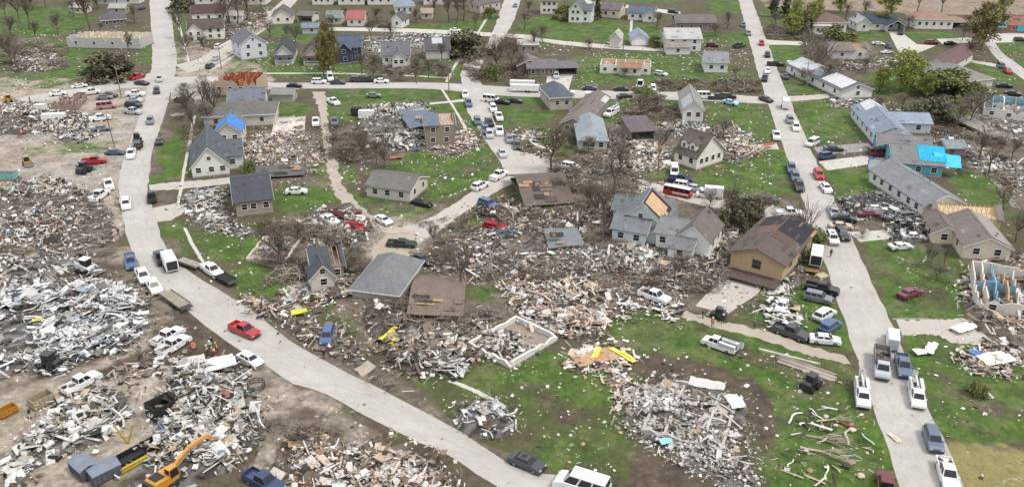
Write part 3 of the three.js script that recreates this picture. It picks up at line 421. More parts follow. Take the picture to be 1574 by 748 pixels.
house('stripped_house', 'house with teal band on its stripped roof beside the round dark bush', [655, 92], [691, 91], { d: 11, roof: 'gx', h: 3.2, rh: 3.2, rc: 0x6e6e76, wc: 0xd8d4d2, win: [0, 2, 2], patches: [[1, 0, 1, .42, .8, 0x63a4b0, 'underlay'], [1, .02, .98, .06, .38, 0xe8c4a4], [-1, .3, .7, .5, .95, 0xe8e6e4, 'white_tarp']] });
house('cottage', 'white cottage with grey roof beside the diagonal street, upper end', [419, 38], [450, 37], { d: 12, roof: 'gz', h: 3.2, rh: 2.8, rc: 0x77726e, wc: 0xf2efe6, win: [2, 1, 2] });
house('garage', 'small white garage with dark opening beside the cottage', [457, 34], [480, 35], { d: 7, roof: 'gx', h: 2.6, rh: 1.3, rc: 0x8a8582, wc: 0xeceae6, win: [0, 0, 0], carport: 1 }, 'garage');
house('outbuilding', 'low outbuilding with blue grey sheet roof behind the bungalows', [465, 53], [493, 52], { d: 7, roof: 'gx', h: 2.3, rh: 1.2, rc: 0x98a2b0, wc: 0xc7cbd0, win: [1, 1, 1] });
house('red_roofed_house', 'small white house with salmon red roof above the alley', [534, 41], [560, 41], { d: 9, roof: 'gx', h: 3, rh: 2.6, rc: 0xcf7c7c, wc: 0xe2dfde, win: [2, 1, 1] });
house('cottage', 'grey green roofed cottage beside the salmon red roof', [502, 38], [524, 38], { d: 9, roof: 'gx', h: 2.6, rh: 2.2, rc: 0x9aa69e, wc: 0xc9cfcb, win: [2, 1, 1] });
house('white_house', 'small white gabled house standing at the alley above the rubble', [601, 43], [618, 44], { d: 8, roof: 'gz', h: 3.2, rh: 2.4, rc: 0x767470, wc: 0xf0f0ee, win: [1, 1, 1] });
house('pale_blue_house', 'house with pale blue hip roof in the topmost row', [608, 23], [637, 22], { d: 10, roof: 'hip', h: 3.4, rh: 3, rc: 0xaab8cc, wc: 0xe8ecf0, win: [3, 1, 2] });
for (const [a, b, rc, l] of [[480, 510, 0x77726e, 'first white house of the topmost row right of the diagonal street'], [520, 560, 0x8c8a88, 'white house of the topmost row above the salmon red roof'], [565, 606, 0x94847c, 'long white house of the topmost row left of the pale blue roof'], [651, 689, 0x6d6a6c, 'white two window house of the topmost row right of the pale blue roof'], [372, 408, 0x7a7674, 'white house of the topmost row left of the diagonal street'], [300, 350, 0xa7a9ae, 'grey roofed house of the topmost row beside the curved road']])
  house('white_house', l, [a, 8], [b, 8], { d: 10, roof: 'gx', h: 3.6, rh: 2.4, rc, wc: 0xf1f0ee, win: [3, 1, 1] });
house('pinkish_house', 'pinkish grey house near the top beside the upper street', [722, 18], [738, 21], { d: 13, roof: 'gz', h: 4, rh: 2.6, rc: 0x88807c, wc: 0xcbbebb, win: [2, 2, 3] });
house('tall_white_house', 'tall cream house alone on the lawn nearest the upper street', [831, 22], [857, 22], { d: 9, roof: 'gx', h: 5.6, rh: 2.6, rc: 0x8c857e, wc: 0xf0ebdf, win: [3, 2, 2] });
house('tall_white_house', 'tall white house with slate grey roof above the paved drive', [874, 35], [894, 36], { d: 13, roof: 'gz', h: 5.6, rh: 3, rc: 0x7f888c, wc: 0xf4f6f8, win: [2, 2, 3], attic2: 1, wings: [{ x: .75, z: -5, w: 5, d: 7, roof: 'gx', h: 5, rh: 2, win: [1, 0, 1] }] });
house('cream_house', 'cream house with brown roof beside the dark tree on the upper lawn', [922, 27], [952, 29], { d: 11, roof: 'gx', h: 3.4, rh: 2.4, rc: 0x89807c, wc: 0xe9ddce, win: [2, 1, 2] });
house('white_house', 'low white house with slate blue roof and front walk on the upper lawn', [965, 31], [1004, 33], { d: 10, roof: 'gx', h: 3, rh: 2.2, rc: 0x707c8c, wc: 0xf2f2f2, win: [3, 1, 1], wings: [{ x: .38, z: .8, w: 5.5, d: 4.5, roof: 'gz', h: 3, rh: 1.8, win: [1, 0, 0] }] });
house('shed', 'narrow white gabled shed standing on the alley', [937, 73], [953, 74], { d: 7, roof: 'gz', h: 3.4, rh: 2.1, rc: 0xded9cc, wc: 0xf0ebe6, win: [0, 1, 1], garage: .5, gw: 2.6, gc: 0xd3cecb }, 'shed');
house('shed', 'pale blue roofed shed standing on the alley', [971, 71], [997, 71], { d: 9, roof: 'gz', h: 2.7, rh: 2.2, rc: 0xb4c0da, wc: 0xe3e8f0, win: [0, 1, 1], garage: .5, gw: 4.4, gc: 0xe7e6ea }, 'shed');
house('stone_house', 'long brownish stone house with bright teal tarp along its roof', [1040, 49], [1100, 49], { d: 11, roof: 'gx', h: 3.4, rh: 2.4, rc: 0x8c8480, wc: 0x938983, win: [4, 2, 2], patches: [[1, .3, .98, .5, .98, 0x5fb3cc, 'tarp', .06]] });
house('torn_white_house', 'big white house with bright roof tarp between sheds and red vehicle', [1024, 80], [1077, 80], { d: 13, roof: 'gx', h: 4.6, rh: 2.6, rc: 0xe3dfde, wc: 0xeceef2, win: [3, 2, 2], patches: [[1, 0, .42, .3, .98, 0xfffdf2, 'white_tarp', .07], [1, .45, 1, .7, 1, 0xd9b7a4]], wings: [{ x: -.22, z: 2, w: 8.5, d: 6, roof: 'gx', h: 2.6, rh: 1.3, rc: 0xb0a8a2, win: [1, 1, 1] }] });
house('white_cottage', 'white cottage with grey roof at the corner by the straight road', [1083, 112], [1118, 113], { d: 12, roof: 'gx', h: 3.2, rh: 2.4, rc: 0xa9abb0, wc: 0xf2f4f6, win: [2, 1, 1], patches: [[1, 0, .5, .55, .98, 0xe2c8b2]] });
house('ranch_house', 'grey roofed ranch house with open carport above the cross street', [812, 118], [856, 117], { d: 10, roof: 'gx', h: 2.5, rh: 1.8, rc: 0x8f898c, wc: 0x7b736c, win: [3, 1, 0], wings: [{ x: .82, z: -4, w: 7.4, d: 7.4, roof: 'gx', h: 2.4, rh: 1.4, win: [0, 0, 0], carport: 1 }, { x: -.42, z: -8, w: 8, d: 9, roof: 'gz', h: 2.8, rh: 1.8, rc: 0x9a928e, win: [0, 2, 0] }] });
house('pale_roofed_house', 'house with flat pale roof at the end of the alley', [797, 82], [827, 82], { d: 9, roof: 'flat', h: 2.6, rc: 0xddd8d0, wc: 0xa8a19a, win: [2, 1, 1] });
ruin('roofless_ranch', 'roofless white ranch with pinkish rooms beside the toppled root ball', [922, 113], [1000, 116], { d: 9, h: 2.9, wc: 0xf0f0f0, ic: [0xeac9b2, 0xf1e6d8, 0xdfe3e8], fc: 0xd4b29a, rooms: 5, frac: .12, win: 5, bits: 16, wings: [{ x: .1, z: 5, w: 7, d: 3, roof: 'gx', h: 2.6, rh: 1, rc: 0xc49c84, win: [2, 0, 0] }] });
house('white_house', 'white house with brown hip roof beneath the ploughed field', [1248, 51], [1300, 51], { d: 12, roof: 'hip', h: 4, rh: 2.6, rc: 0x8d7668, wc: 0xf4f2ee, win: [5, 2, 2], wings: [{ x: -.3, z: 1.5, w: 7, d: 5, roof: 'flat', h: 3.2, rc: 0xe8e4ea, win: [2, 0, 0] }] });
house('navy_roofed_house', 'white house with long navy roof and front gable beneath the field', [1318, 47], [1380, 47], { d: 11, roof: 'gx', h: 2.8, rh: 2.4, rc: 0x4c5666, wc: 0xdfe6e2, win: [3, 2, 1], wings: [{ x: .36, z: .8, w: 7, d: 6, roof: 'gz', h: 2.7, rh: 1.8, win: [0, 0, 0], carport: 1 }, { x: -.42, z: -2, w: 5, d: 9, roof: 'gz', h: 3.4, rh: 2, rc: 0xd8d8de, win: [1, 2, 0] }] });
house('long_white_house', 'long white house with salmon brown roof above the bright green lawn', [1406, 45], [1464, 46], { d: 12, roof: 'hip', h: 3.8, rh: 2.4, rc: 0xbb9686, wc: 0xf6f4f2, win: [5, 2, 2], wings: [{ x: .6, z: -6, w: 10, d: 9, roof: 'hip', h: 2.6, rh: 1.6, rc: 0xb49a84, wc: 0xbfa68e, win: [0, 0, 1], carport: 1 }] });
house('brick_house', 'brick house with teal tarped front at the far corner beyond the big tree', [1530, 50], [1600, 52], { d: 14, roof: 'gx', h: 2.8, rh: 2.4, rc: 0xab7a68, wc: 0xa8705c, win: [4, 2, 2], chim: [.22, .5], tarps: [[-6.6, 3.6, 7.3, 3.4, 3, 1.2, 0, 0x4fb4bc], [1.5, 2, 7.45, 4.4, 2.2, 1.57, 0, 0x46b2c2]] });
house('battered_house', 'battered white house with brown roof beside the bleached bare tree', [1278, 92], [1336, 92], { d: 11, roof: 'gx', h: 3, rh: 1.8, rc: 0x9a8c84, wc: 0xd9d9da, win: [2, 1, 1], gaps: [[1, .55, 1], [-1, .6, .9]], patches: [[1, 0, .3, .2, .9, 0x8a7c72]] });
house('collapsed_long_house', 'long white house with white sheeting laid over its broken roof', [1293, 153], [1340, 150], { d: 34, roof: 'gz', h: 2.5, rh: 1.9, rc: 0x868890, wc: 0xf2f2f4, win: [1, 5, 4], attic2: 1, patches: [[-1, .02, .38, .1, 1, 0xf4f6fa, 'white_tarp', .07], [1, .0, .36, .05, 1, 0xe9eef6, 'white_tarp', .07], [-1, .62, .96, .15, 1, 0xfbfbfb, 'white_tarp', .08], [-1, .38, .55, .2, .8, 0xb9b9bb, 'bare_decking']] });
house('red_brown_house', 'white house with smooth red brown roof beside the bushy green tree', [1418, 112], [1455, 118], { d: 28, roof: 'gz', h: 3, rh: 2.4, rc: 0x86696a, wc: 0xe9e4e0, win: [3, 5, 2] });
house('grey_hipped_house', 'grey hip roofed house with big white end wall', [1467, 143], [1524, 137], { d: 19, roof: 'hip', h: 3, rh: 3, rc: 0xa6a29a, wc: 0xe2ddd6, win: [1, 1, 2] });
house('shed', 'tiny tan shed half hidden by bushes below the red brown roof', [1419, 143], [1436, 145], { d: 3.4, roof: 'gx', h: 2.6, rh: .8, rc: 0xb2a794, wc: 0xb9aa92, win: [0, 0, 0], door: .4 }, 'shed');
ruin('roofless_house', 'roofless house with white walls and pale blue rooms at the picture edge', [1510, 180], [1590, 190], { d: 16, h: 2.7, wc: 0xf2f2f0, ic: [0x9fd0de, 0xf0efe8, 0xb08a78, 0x8fc4da], fc: 0xe0d8ce, rooms: 4, frac: .2, bits: 40 });
fallenRoof('collapsed_roof', 'grey slab of roof leaning out of the blue roomed ruin', [1522, 214], [1558, 210], { d: 16, roof: 'plane', rc: 0xbab4ae, tilt: [.1, -.1], y: .8, torn: 2 });
house('blue_roofed_house', 'large pale blue grey roofed house beside the asphalt drive', [1342, 222], [1396, 224], { d: 24, roof: 'gz', h: 2.7, rh: 2.3, rc: 0xa4b4c4, wc: 0xdee6ee, win: [0, 5, 2], vents: 2, patches: [[-1, .02, .3, .45, 1, 0xf8f9fb, 'white_tarp', .06], [1, .02, .16, .4, 1, 0xf8f9fb, 'white_tarp', .06]], wings: [{ x: .75, z: -15, w: 13, d: 9, roof: 'gx', h: 2.6, rh: 1.5, rc: 0xb0c0d0, win: [2, 0, 1] }, { x: .08, z: 1.5, w: 8.6, d: 3.4, roof: 'gz', h: 2.4, rh: 1.6, rc: 0xa9adb3, win: [0, 0, 0] }] });
house('blue_tarped_house', 'grey roofed house with vivid cyan tarp over its torn gable', [1372, 268], [1447, 274], { d: 14, roof: 'gx', h: 2.7, rh: 2.2, rc: 0x9b9a9c, wc: 0x6fb3c8, win: [3, 1, 1], vents: 2, patches: [[1, .5, 1.03, .02, 1, 0x2ec8f6, 'tarp', .08], [-1, .52, 1.04, .2, 1, 0x2ec8f6, 'tarp', .08], [1, 0, .2, .6, 1, 0x8f8e90]], tarps: [[6.5, 3.6, 4.5, 6, 4, .5, -.1, 0x30c6f4], [-9.6, 1.6, 6.6, 2.4, 3, 1.4, .3, 0xe6ecf2, 'white_tarp'], [-10.2, 1.9, 5.6, 1.4, 3, 1.4, .8, 0x4aa6d8]], wings: [{ x: -.1, z: -16, w: 12, d: 7, roof: 'gx', h: 2.7, rh: 1.8, rc: 0x9c9a9c, win: [0, 0, 0] }] });
house('garden_shed', 'small grey sheet roofed shed behind the cyan tarped house', [1454, 242], [1482, 242], { d: 5, roof: 'gx', h: 2.2, rh: 1.2, rc: 0xaeb3ba, wc: 0x93969a, win: [0, 0, 0], door: .3 }, 'shed');
house('grey_roofed_house', 'white house with long light grey ridge roof facing its gable to the wrecks', [1416, 335], [1478, 331], { d: 21, roof: 'gz', h: 2.7, rh: 2.1, rc: 0xa6a7ab, wc: 0xeff0f3, win: [1, 6, 3], vents: 3, door: .85 });
house('torn_brown_house', 'cream walled house with grey brown roof and bare yellow framing behind it', [1478, 398], [1550, 403], { d: 13, roof: 'gz', h: 2.7, rh: 1.9, rc: 0x9c8f8a, wc: 0xe8dfcf, win: [2, 2, 1], vents: 2, patches: [[1, .0, .98, .1, .9, 0xb9aca6, 'torn_shingles'], [-1, .0, .2, .3, .9, 0x8f8480]], wings: [{ x: .1, z: -16.6, w: 12, d: 6, roof: 'gx', h: 2.7, rh: 1.8, wc: 0xe2d2b4, attic: 0xe6cfa4, gaps: [[1, .02, .96], [-1, .05, .9]], win: [2, 1, 1] }, { x: -.68, z: -10, w: 4.6, d: 8, roof: 'gz', h: 2.5, rh: 1.3, rc: 0x90837f, win: [1, 2, 0] }] });
ruin('roofless_house', 'roofless house with pale blue bedroom and tan rooms full of rubble', [1498, 480], [1600, 498], { d: 15, h: 2.7, wc: 0xe7e2dc, ic: [0xeae6de, 0x8fb6cc, 0xd2b48a, 0xe2ddd8, 0xc9a87c], fc: 0xc8b49c, rooms: 5, frac: .32, bits: 120, win: 2 });
{ // the tan house pushed off its foundation
  const g = house('shifted_tan_house', 'tan house with brown and black patched roof pushed off its foundation', [1121, 418], [1200, 440], { d: 17, roof: 'gz', h: 3.2, rh: 1.7, ov: .7, rc: 0x786a62, wear: 26, wc: 0xc4aa88, tc: 0x8f7860, win: [1, 1, 2], y: .9, ww: 1.5, wh: 1.6, patches: [[1, .02, .45, .1, .98, 0x33313a, 'roof_felt'], [-1, .0, .28, .2, .98, 0x3d3a3c, 'roof_felt'], [-1, .3, .52, .35, .98, 0x8a6a60, 'faded_shingles'], [1, .45, .62, .3, 1, 0x725a52, 'faded_shingles'], [1, .03, .2, .0, .1, 0xc49c72, 'bare_decking']] });
  const f = frameOf([1121, 418], [1200, 440], { d: 17 }); part('crushed_garage', boxUV(box(f.w * 1.02, .22, 3.4).rotateX(.12).translate(0, .95, 10)), R_(0x77655f), g); for (const s of [-1, 0, 1]) part('prop', boxUV(slab(.16, .8, .16, s * f.w * .45, 0, 11)), Tr(0x8b7158), g);
}
house('dormer_house', 'white house with steep brown roof and twin window dormer', [1036, 250], [1070, 262], { d: 10, roof: 'gx', h: 3, rh: 4.4, rc: 0x7b7069, wc: 0xf4f0ea, win: [2, 1, 4], dormer: [[.3, .3], [.68, .3]], patches: [[1, .0, .2, .4, .98, 0x2c2825, 'roof_felt']], wings: [{ x: -.35, z: -9, w: 6, d: 6, roof: 'gx', h: 3.6, rh: 1.6, win: [1, 0, 0] }] });
house('white_house', 'narrow white house beside the cross street and blossoming wreckage', [1049, 187], [1080, 188], { d: 17, roof: 'gz', h: 3.4, rh: 2.4, rc: 0xb5b2ae, wc: 0xf2f1f1, win: [2, 2, 2], patches: [[-1, .5, .98, .1, .9, 0xd8d8da, 'white_tarp']] });
house('open_porch_house', 'low building with purplish brown roof standing open amid rubble', [970, 218], [1006, 216], { d: 9, roof: 'shed', h: 2.4, rh: 1.2, rc: 0x83757a, wc: 0x8f8680, win: [0, 0, 0], carport: 1 });
house('pale_hipped_house', 'house with pale blue grey hip roof and tree debris against its front', [889, 232], [932, 232], { d: 17, roof: 'hip', h: 2.8, rh: 2.8, rc: 0xb8c4cc, wc: 0xd3dade, win: [3, 2, 2], tilt: [.02, -.03] });
house('battered_brown_house', 'battered house with grey brown roof running into the pale hip roof', [862, 206], [900, 210], { d: 28, roof: 'gz', h: 3, rh: 1.7, rc: 0x968b86, wc: 0x9c938c, win: [2, 3, 2], vents: 2, patches: [[1, .05, .25, .0, .4, 0xe8e4de, 'white_tarp'], [-1, .4, .7, .3, .9, 0x877a72, 'bare_decking']] });
house('slate_roofed_house', 'house corner with dark slate blue hip roof beside the cross street', [846, 170], [880, 168], { d: 13, roof: 'hip', h: 3.4, rh: 2.4, rc: 0x747a84, wc: 0xc3bcb6, win: [2, 2, 1] });
fallenRoof('collapsed_roof', 'wide brown wrecked roof sagging beside the bent bare tree', [806, 322], [884, 314], { d: 17, rh: 3.2, rc: 0x85776e, tilt: [.05, -.04], y: .9, torn: 14, wc: 0x6d625a });
house('decking_house', 'pale blue grey gabled house whose roof shows a square of tan decking', [940, 372], [990, 380], { d: 8, roof: 'gx', h: 2.7, rh: 1.7, rc: 0x92989c, wc: 0xd5dfe4, win: [2, 1, 1], tilt: [0, -.03], wings: [{ x: .2, z: -8, w: 9.5, d: 9, roof: 'gz', h: 3.4, rh: 3.8, rc: 0x96999c, win: [1, 2, 2], attic2: 1, patches: [[1, .1, .9, .12, .97, 0x3a3029, 'roof_felt', .03], [1, .22, .82, .24, .92, 0xeec69c, 'bare_decking', .06], [1, .4, .55, .14, .3, 0xeec69c, 'bare_decking', .07]] }, { x: -.3, z: -12, w: 7, d: 6, roof: 'gx', h: 2.7, rh: 1.9, rc: 0x8b9296, win: [0, 1, 0] }, { x: .85, z: -6, w: 6, d: 8, roof: 'gz', h: 1.8, rh: 1.6, rc: 0x939698, win: [0, 0, 0] }] });
house('split_white_house', 'white house with two grey gables split apart among the rubble', [1008, 380], [1046, 388], { d: 8, roof: 'gx', h: 3, rh: 1.8, rc: 0xa3a4a6, wc: 0xf6f7f8, win: [2, 1, 1], tilt: [0, .03], wings: [{ x: 1.0, z: -3.5, w: 6.5, d: 9, roof: 'gz', h: 3.4, rh: 2.8, rc: 0x8c827d, win: [1, 1, 2] }, { x: .66, z: 1.5, w: 4.5, d: 4, roof: 'gx', h: 2.2, rh: 1.3, rc: 0x9c9c9e, win: [1, 0, 0] }] });
fallenRoof('collapsed_roof', 'torn grey roof fallen between the pale blue gable and the split house', [990, 350], [1044, 352], { d: 12, rh: 1.6, rc: 0x8f9092, tilt: [.06, .05], y: 1.2, torn: 8 });
fallenRoof('collapsed_roof', 'blue grey roof lying flat at the end of the muddy street', [843, 388], [898, 386], { d: 9, roof: 'plane', rc: 0x9ba2a6, y: .8, torn: 3, wc: 0xd8d8d8 });
house('grey_roofed_cottage', 'small white cottage with grey gable roof below the muddy track', [564, 303], [630, 312], { d: 9.5, roof: 'gx', h: 2.5, rh: 1.7, rc: 0x8d8986, wc: 0xdcd6cd, win: [3, 1, 2] });
house('torn_tower_house', 'tall torn house with bare grey brown walls and blue grey roof', [655, 226], [699, 224], { d: 10, roof: 'gx', h: 5.4, rh: 1.6, rc: 0x8690a0, wc: 0x9a8e84, win: [2, 2, 2], gaps: [[1, .3, 1], [-1, .5, 1]], attic: 0xc9b6a2 });
fallenRoof('collapsed_roof', 'blue grey roof plane slumped against the torn tower house', [630, 205], [672, 200], { d: 13, roof: 'plane', rc: 0x8a93a4, tilt: [.12, .1], y: 2.2, torn: 2 });
house('dark_roofed_house', 'house with dark slate gable roof beside rubble and the green lawn', [364, 333], [420, 326], { d: 16, roof: 'gx', h: 2.9, rh: 2.4, rc: 0x5a5c66, wc: 0xa89e94, win: [3, 2, 2] });
house('white_gabled_house', 'big white gabled house with dark grey roof above the cross lane', [296, 274], [353, 268], { d: 17, roof: 'gz', h: 2.6, rh: 4.4, rc: 0x6f757e, wc: 0xe9e9e9, win: [3, 2, 2], attic2: 1, wings: [{ x: .42, z: -8, w: 8, d: 10, roof: 'gx', h: 3.2, rh: 2.4, rc: 0x70767e, win: [2, 0, 1] }] });
house('blue_tarp_house', 'grey roofed house with bright blue tarp tied over its gable', [334, 226], [372, 224], { d: 10, roof: 'gz', h: 3.8, rh: 2.4, rc: 0x8b9096, wc: 0xe0ded8, win: [2, 1, 2], patches: [[1, .3, 1.0, .0, 1, 0x5b9ef0, 'tarp', .07], [-1, .3, 1.0, .0, 1, 0x5b9ef0, 'tarp', .07]], wings: [{ x: .12, z: -22, w: 19, d: 11, roof: 'hip', h: 2.9, rh: 2.4, rc: 0x86837e, wc: 0xd8d4cc, win: [3, 1, 2] }] });
house('blue_grey_house', 'white house with blue grey roof and front gable below the roofless brick shell', [353, 178], [408, 175], { d: 12, roof: 'gx', h: 3.2, rh: 2.6, rc: 0x8b909c, wc: 0xdadee6, win: [4, 2, 1], wings: [{ x: .02, z: 1.2, w: 7, d: 5, roof: 'gz', h: 3, rh: 2.2, win: [3, 0, 0] }] });
ruin('roofless_brick_shell', 'roofless shell with rust red rooms facing the big junction', [330, 148], [396, 148], { d: 12, h: 4.6, wc: 0xc4b2a4, ic: [0xb2694c, 0xa85f46, 0xc27a5c], fc: 0xa05a40, rooms: 4, frac: .2, bits: 26, win: 4 });
house('low_shed', 'low pale shed beside the roofless brick shell', [418, 158], [450, 158], { d: 6, roof: 'gx', h: 2.3, rh: 1, rc: 0xa7a5a2, wc: 0xb9b5b0, win: [0, 0, 0] }, 'shed');
house('wrecked_dark_house', 'wrecked house with steep slate gables and a cream torn front', [482, 438], [528, 430], { d: 7, roof: 'gx', h: 3, rh: 2.3, rc: 0x62666e, wc: 0xaa978a, win: [3, 2, 2], gaps: [[1, .45, .8], [-1, .6, .9]], attic: 0x8b7d72, tilt: [.03, -.05], wings: [{ x: -.28, z: .8, w: 4, d: 4, roof: 'gz', h: 2.9, rh: 2.2, rc: 0x62666e, wc: 0xd4d0cc, win: [1, 1, 0], attic2: 1 }] });
house('grey_hipped_house', 'low house with broad grey hip roof squatting in rubble', [542, 458], [612, 466], { d: 13, roof: 'hip', h: 1.3, rh: 3.3, rc: 0x9a9b9e, wc: 0xb4b0a8, win: [0, 0, 0], tilt: [0, -.02] });
fallenRoof('collapsed_roof', 'brown roof spread flat on the ground beside the grey hip roof', [625, 490], [712, 490], { d: 15, roof: 'gx', rh: 1.5, rc: 0x98867a, tilt: [-.03, -.04], y: .35, torn: 7 });
ruin('block_foundation', 'open concrete block foundation filled with household rubble', [720, 535], [784, 569], { d: 11, h: 1, wc: 0xe6e4e0, ic: [0xe4e2de, 0xe0deda], fc: 0x9d9085, rooms: 0, frac: .3, th: .4, bits: 0, win: 0 }, 'foundation');
fallenRoof('collapsed_roof', 'dark roof collapsed to the ground left of the winding track', [392, 277], [468, 272], { d: 8, rh: 1.4, rc: 0x7d7a7a, y: .5, torn: 8, wc: 0x3a3634 });
ruin('house_slab', 'swept pale concrete house slab with low wall stubs near the blue tarp', [418, 206], [468, 203], { d: 13, h: .5, wc: 0xd2cbc2, ic: [0xdcd4ca], fc: 0xe0d6cc, rooms: 0, frac: .5, bits: 14, win: 0 }, 'slab');
ruin('house_slab', 'bare foundation outline on the lawn beside the stripped tree', [378, 402], [440, 404], { d: 10, h: .45, wc: 0xd6d0c6, ic: [0xd6d0c6], fc: 0xb1a496, rooms: 1, frac: .3, th: .3, bits: 18, win: 0 }, 'slab');
ruin('rubble_foundation', 'large concrete slab under grey rubble ringed by brown soil', [985, 668], [1110, 700], { d: 13, h: .9, wc: 0xc4c0bc, ic: [0xcac6c0], fc: 0xb4b0aa, rooms: 2, frac: .6, th: .35, bits: 110, win: 0 }, 'slab');
ruin('wrecked_barn', 'brown wreck of a burnt out building beside the lane of parked trucks', [80, 172], [118, 170], { d: 12, h: 2.2, wc: 0x9c8b82, ic: [0x9d8a80, 0xb19d92], fc: 0x8a7568, rooms: 3, frac: .5, bits: 40, win: 0 });

// ------------------------------------------------------------------ vehicles
const paints = {};
function paint(hex) { if (!paints[hex]) { const m = new THREE.MeshPhysicalMaterial({ roughness: .42, metalness: 0, clearcoat: .7, clearcoatRoughness: .12, side: THREE.DoubleSide }); m.color.copy(seen(hex, 1.15)); paints[hex] = m; } return paints[hex]; }
const PAINT = { white: 0xf0f0f0, silver: 0xb9bcc0, grey: 0x7d8084, dark: 0x3a3c40, black: 0x1d1e21, red: 0xb01e26, maroon: 0x7a2f40, blue: 0x44608c, navy: 0x26345c, slate: 0x5a6a80, lightblue: 0xa9d2e2, tan: 0xc4b496, green: 0x3f4a3c, darkred: 0x6a2026, pink: 0xb88688, yellow: 0xd9a52c, orange: 0xd98a2a };
const tyreM = new THREE.MeshStandardMaterial({ color: new THREE.Color(.02, .02, .021), roughness: .9 }), rimM = new THREE.MeshStandardMaterial({ color: new THREE.Color(.3, .3, .31), roughness: .4, metalness: .6 }), lampM = new THREE.MeshStandardMaterial({ color: new THREE.Color(.6, .6, .58), roughness: .15 }), tailM = new THREE.MeshStandardMaterial({ color: new THREE.Color(.3, .015, .015), roughness: .25 }), blackM = new THREE.MeshStandardMaterial({ color: new THREE.Color(.025, .025, .027), roughness: .7, side: THREE.DoubleSide }), steelM = mat(0x8b8d8e, { rough: .5 }), bedM = mat(0x3c3c3e);
const tyreG = new THREE.CylinderGeometry(.35, .35, .25, 14).rotateX(Math.PI / 2), rimG = new THREE.CylinderGeometry(.2, .2, .27, 10).rotateX(Math.PI / 2);
function lower(pts, W, arches, r = .37, y0 = .28) {              // side outline (rear to front over the top), wheel arches cut from below
  const s = new THREE.Shape(); pts.forEach((p, i) => i ? s.lineTo(...p) : s.moveTo(...p));
  for (const a of arches) { s.lineTo(a + r, y0); s.absarc(a, y0 + .02, r, 0, Math.PI, false); } s.closePath();
  const b = .09; return new THREE.ExtrudeGeometry(s, { depth: W - 2 * b, bevelEnabled: true, bevelThickness: b, bevelSize: b * .6, bevelSegments: 2, curveSegments: 7 }).translate(0, 0, -W / 2 + b);
}
function loft(b, t) {                                            // b, t: [x0, x1, y, half width] of the lower and upper ring
  const v = [[b[0], b[2], b[3]], [b[1], b[2], b[3]], [b[1], b[2], -b[3]], [b[0], b[2], -b[3]], [t[0], t[2], t[3]], [t[1], t[2], t[3]], [t[1], t[2], -t[3]], [t[0], t[2], -t[3]]];
  const f = [[0, 1, 5], [0, 5, 4], [1, 2, 6], [1, 6, 5], [2, 3, 7], [2, 7, 6], [3, 0, 4], [3, 4, 7], [4, 5, 6], [4, 6, 7]], p = []; for (const q of f) for (const i of q) p.push(...v[i]);
  const g = new THREE.BufferGeometry(); g.setAttribute('position', new THREE.Float32BufferAttribute(p, 3)); return g;
}
function panes(b, t, n = 2) {                                    // windscreen, rear window, side windows of a loft: thin plates just proud of it
  const out = {}, quad = (a, c, d, e, m = .1) => {
    const P = (u, v) => a.clone().lerp(c, u).lerp(e.clone().lerp(d, u), v), nrm = c.clone().sub(a).cross(e.clone().sub(a)).normalize().multiplyScalar(.012), q = [P(m * .6, m), P(1 - m * .6, m), P(1 - m * .6, 1 - m), P(m * .6, 1 - m)].map(p => p.add(nrm));
    const g = new THREE.BufferGeometry().setFromPoints([q[0], q[1], q[2], q[0], q[2], q[3]]); g.computeVertexNormals(); return g;
  };
  const c = (x, y, z) => V3(x, y, z);
  out.windscreen = quad(c(b[1], b[2], b[3]), c(b[1], b[2], -b[3]), c(t[1], t[2], -t[3]), c(t[1], t[2], t[3]));
  out.rear_window = quad(c(b[0], b[2], -b[3]), c(b[0], b[2], b[3]), c(t[0], t[2], t[3]), c(t[0], t[2], -t[3]));
  out.side = [];
  for (let i = 0; i < n; i++) { const u0 = i / n, u1 = (i + 1) / n, B = u => lerp(b[0], b[1], u), Tt = u => lerp(t[0], t[1], u);
    out.side.push(quad(c(B(u0), b[2], b[3]), c(B(u1), b[2], b[3]), c(Tt(u1), t[2], t[3]), c(Tt(u0), t[2], t[3]), .11), quad(c(B(u1), b[2], -b[3]), c(B(u0), b[2], -b[3]), c(Tt(u0), t[2], -t[3]), c(Tt(u1), t[2], -t[3]), .11)); }
  return out;
}
const VT = {};
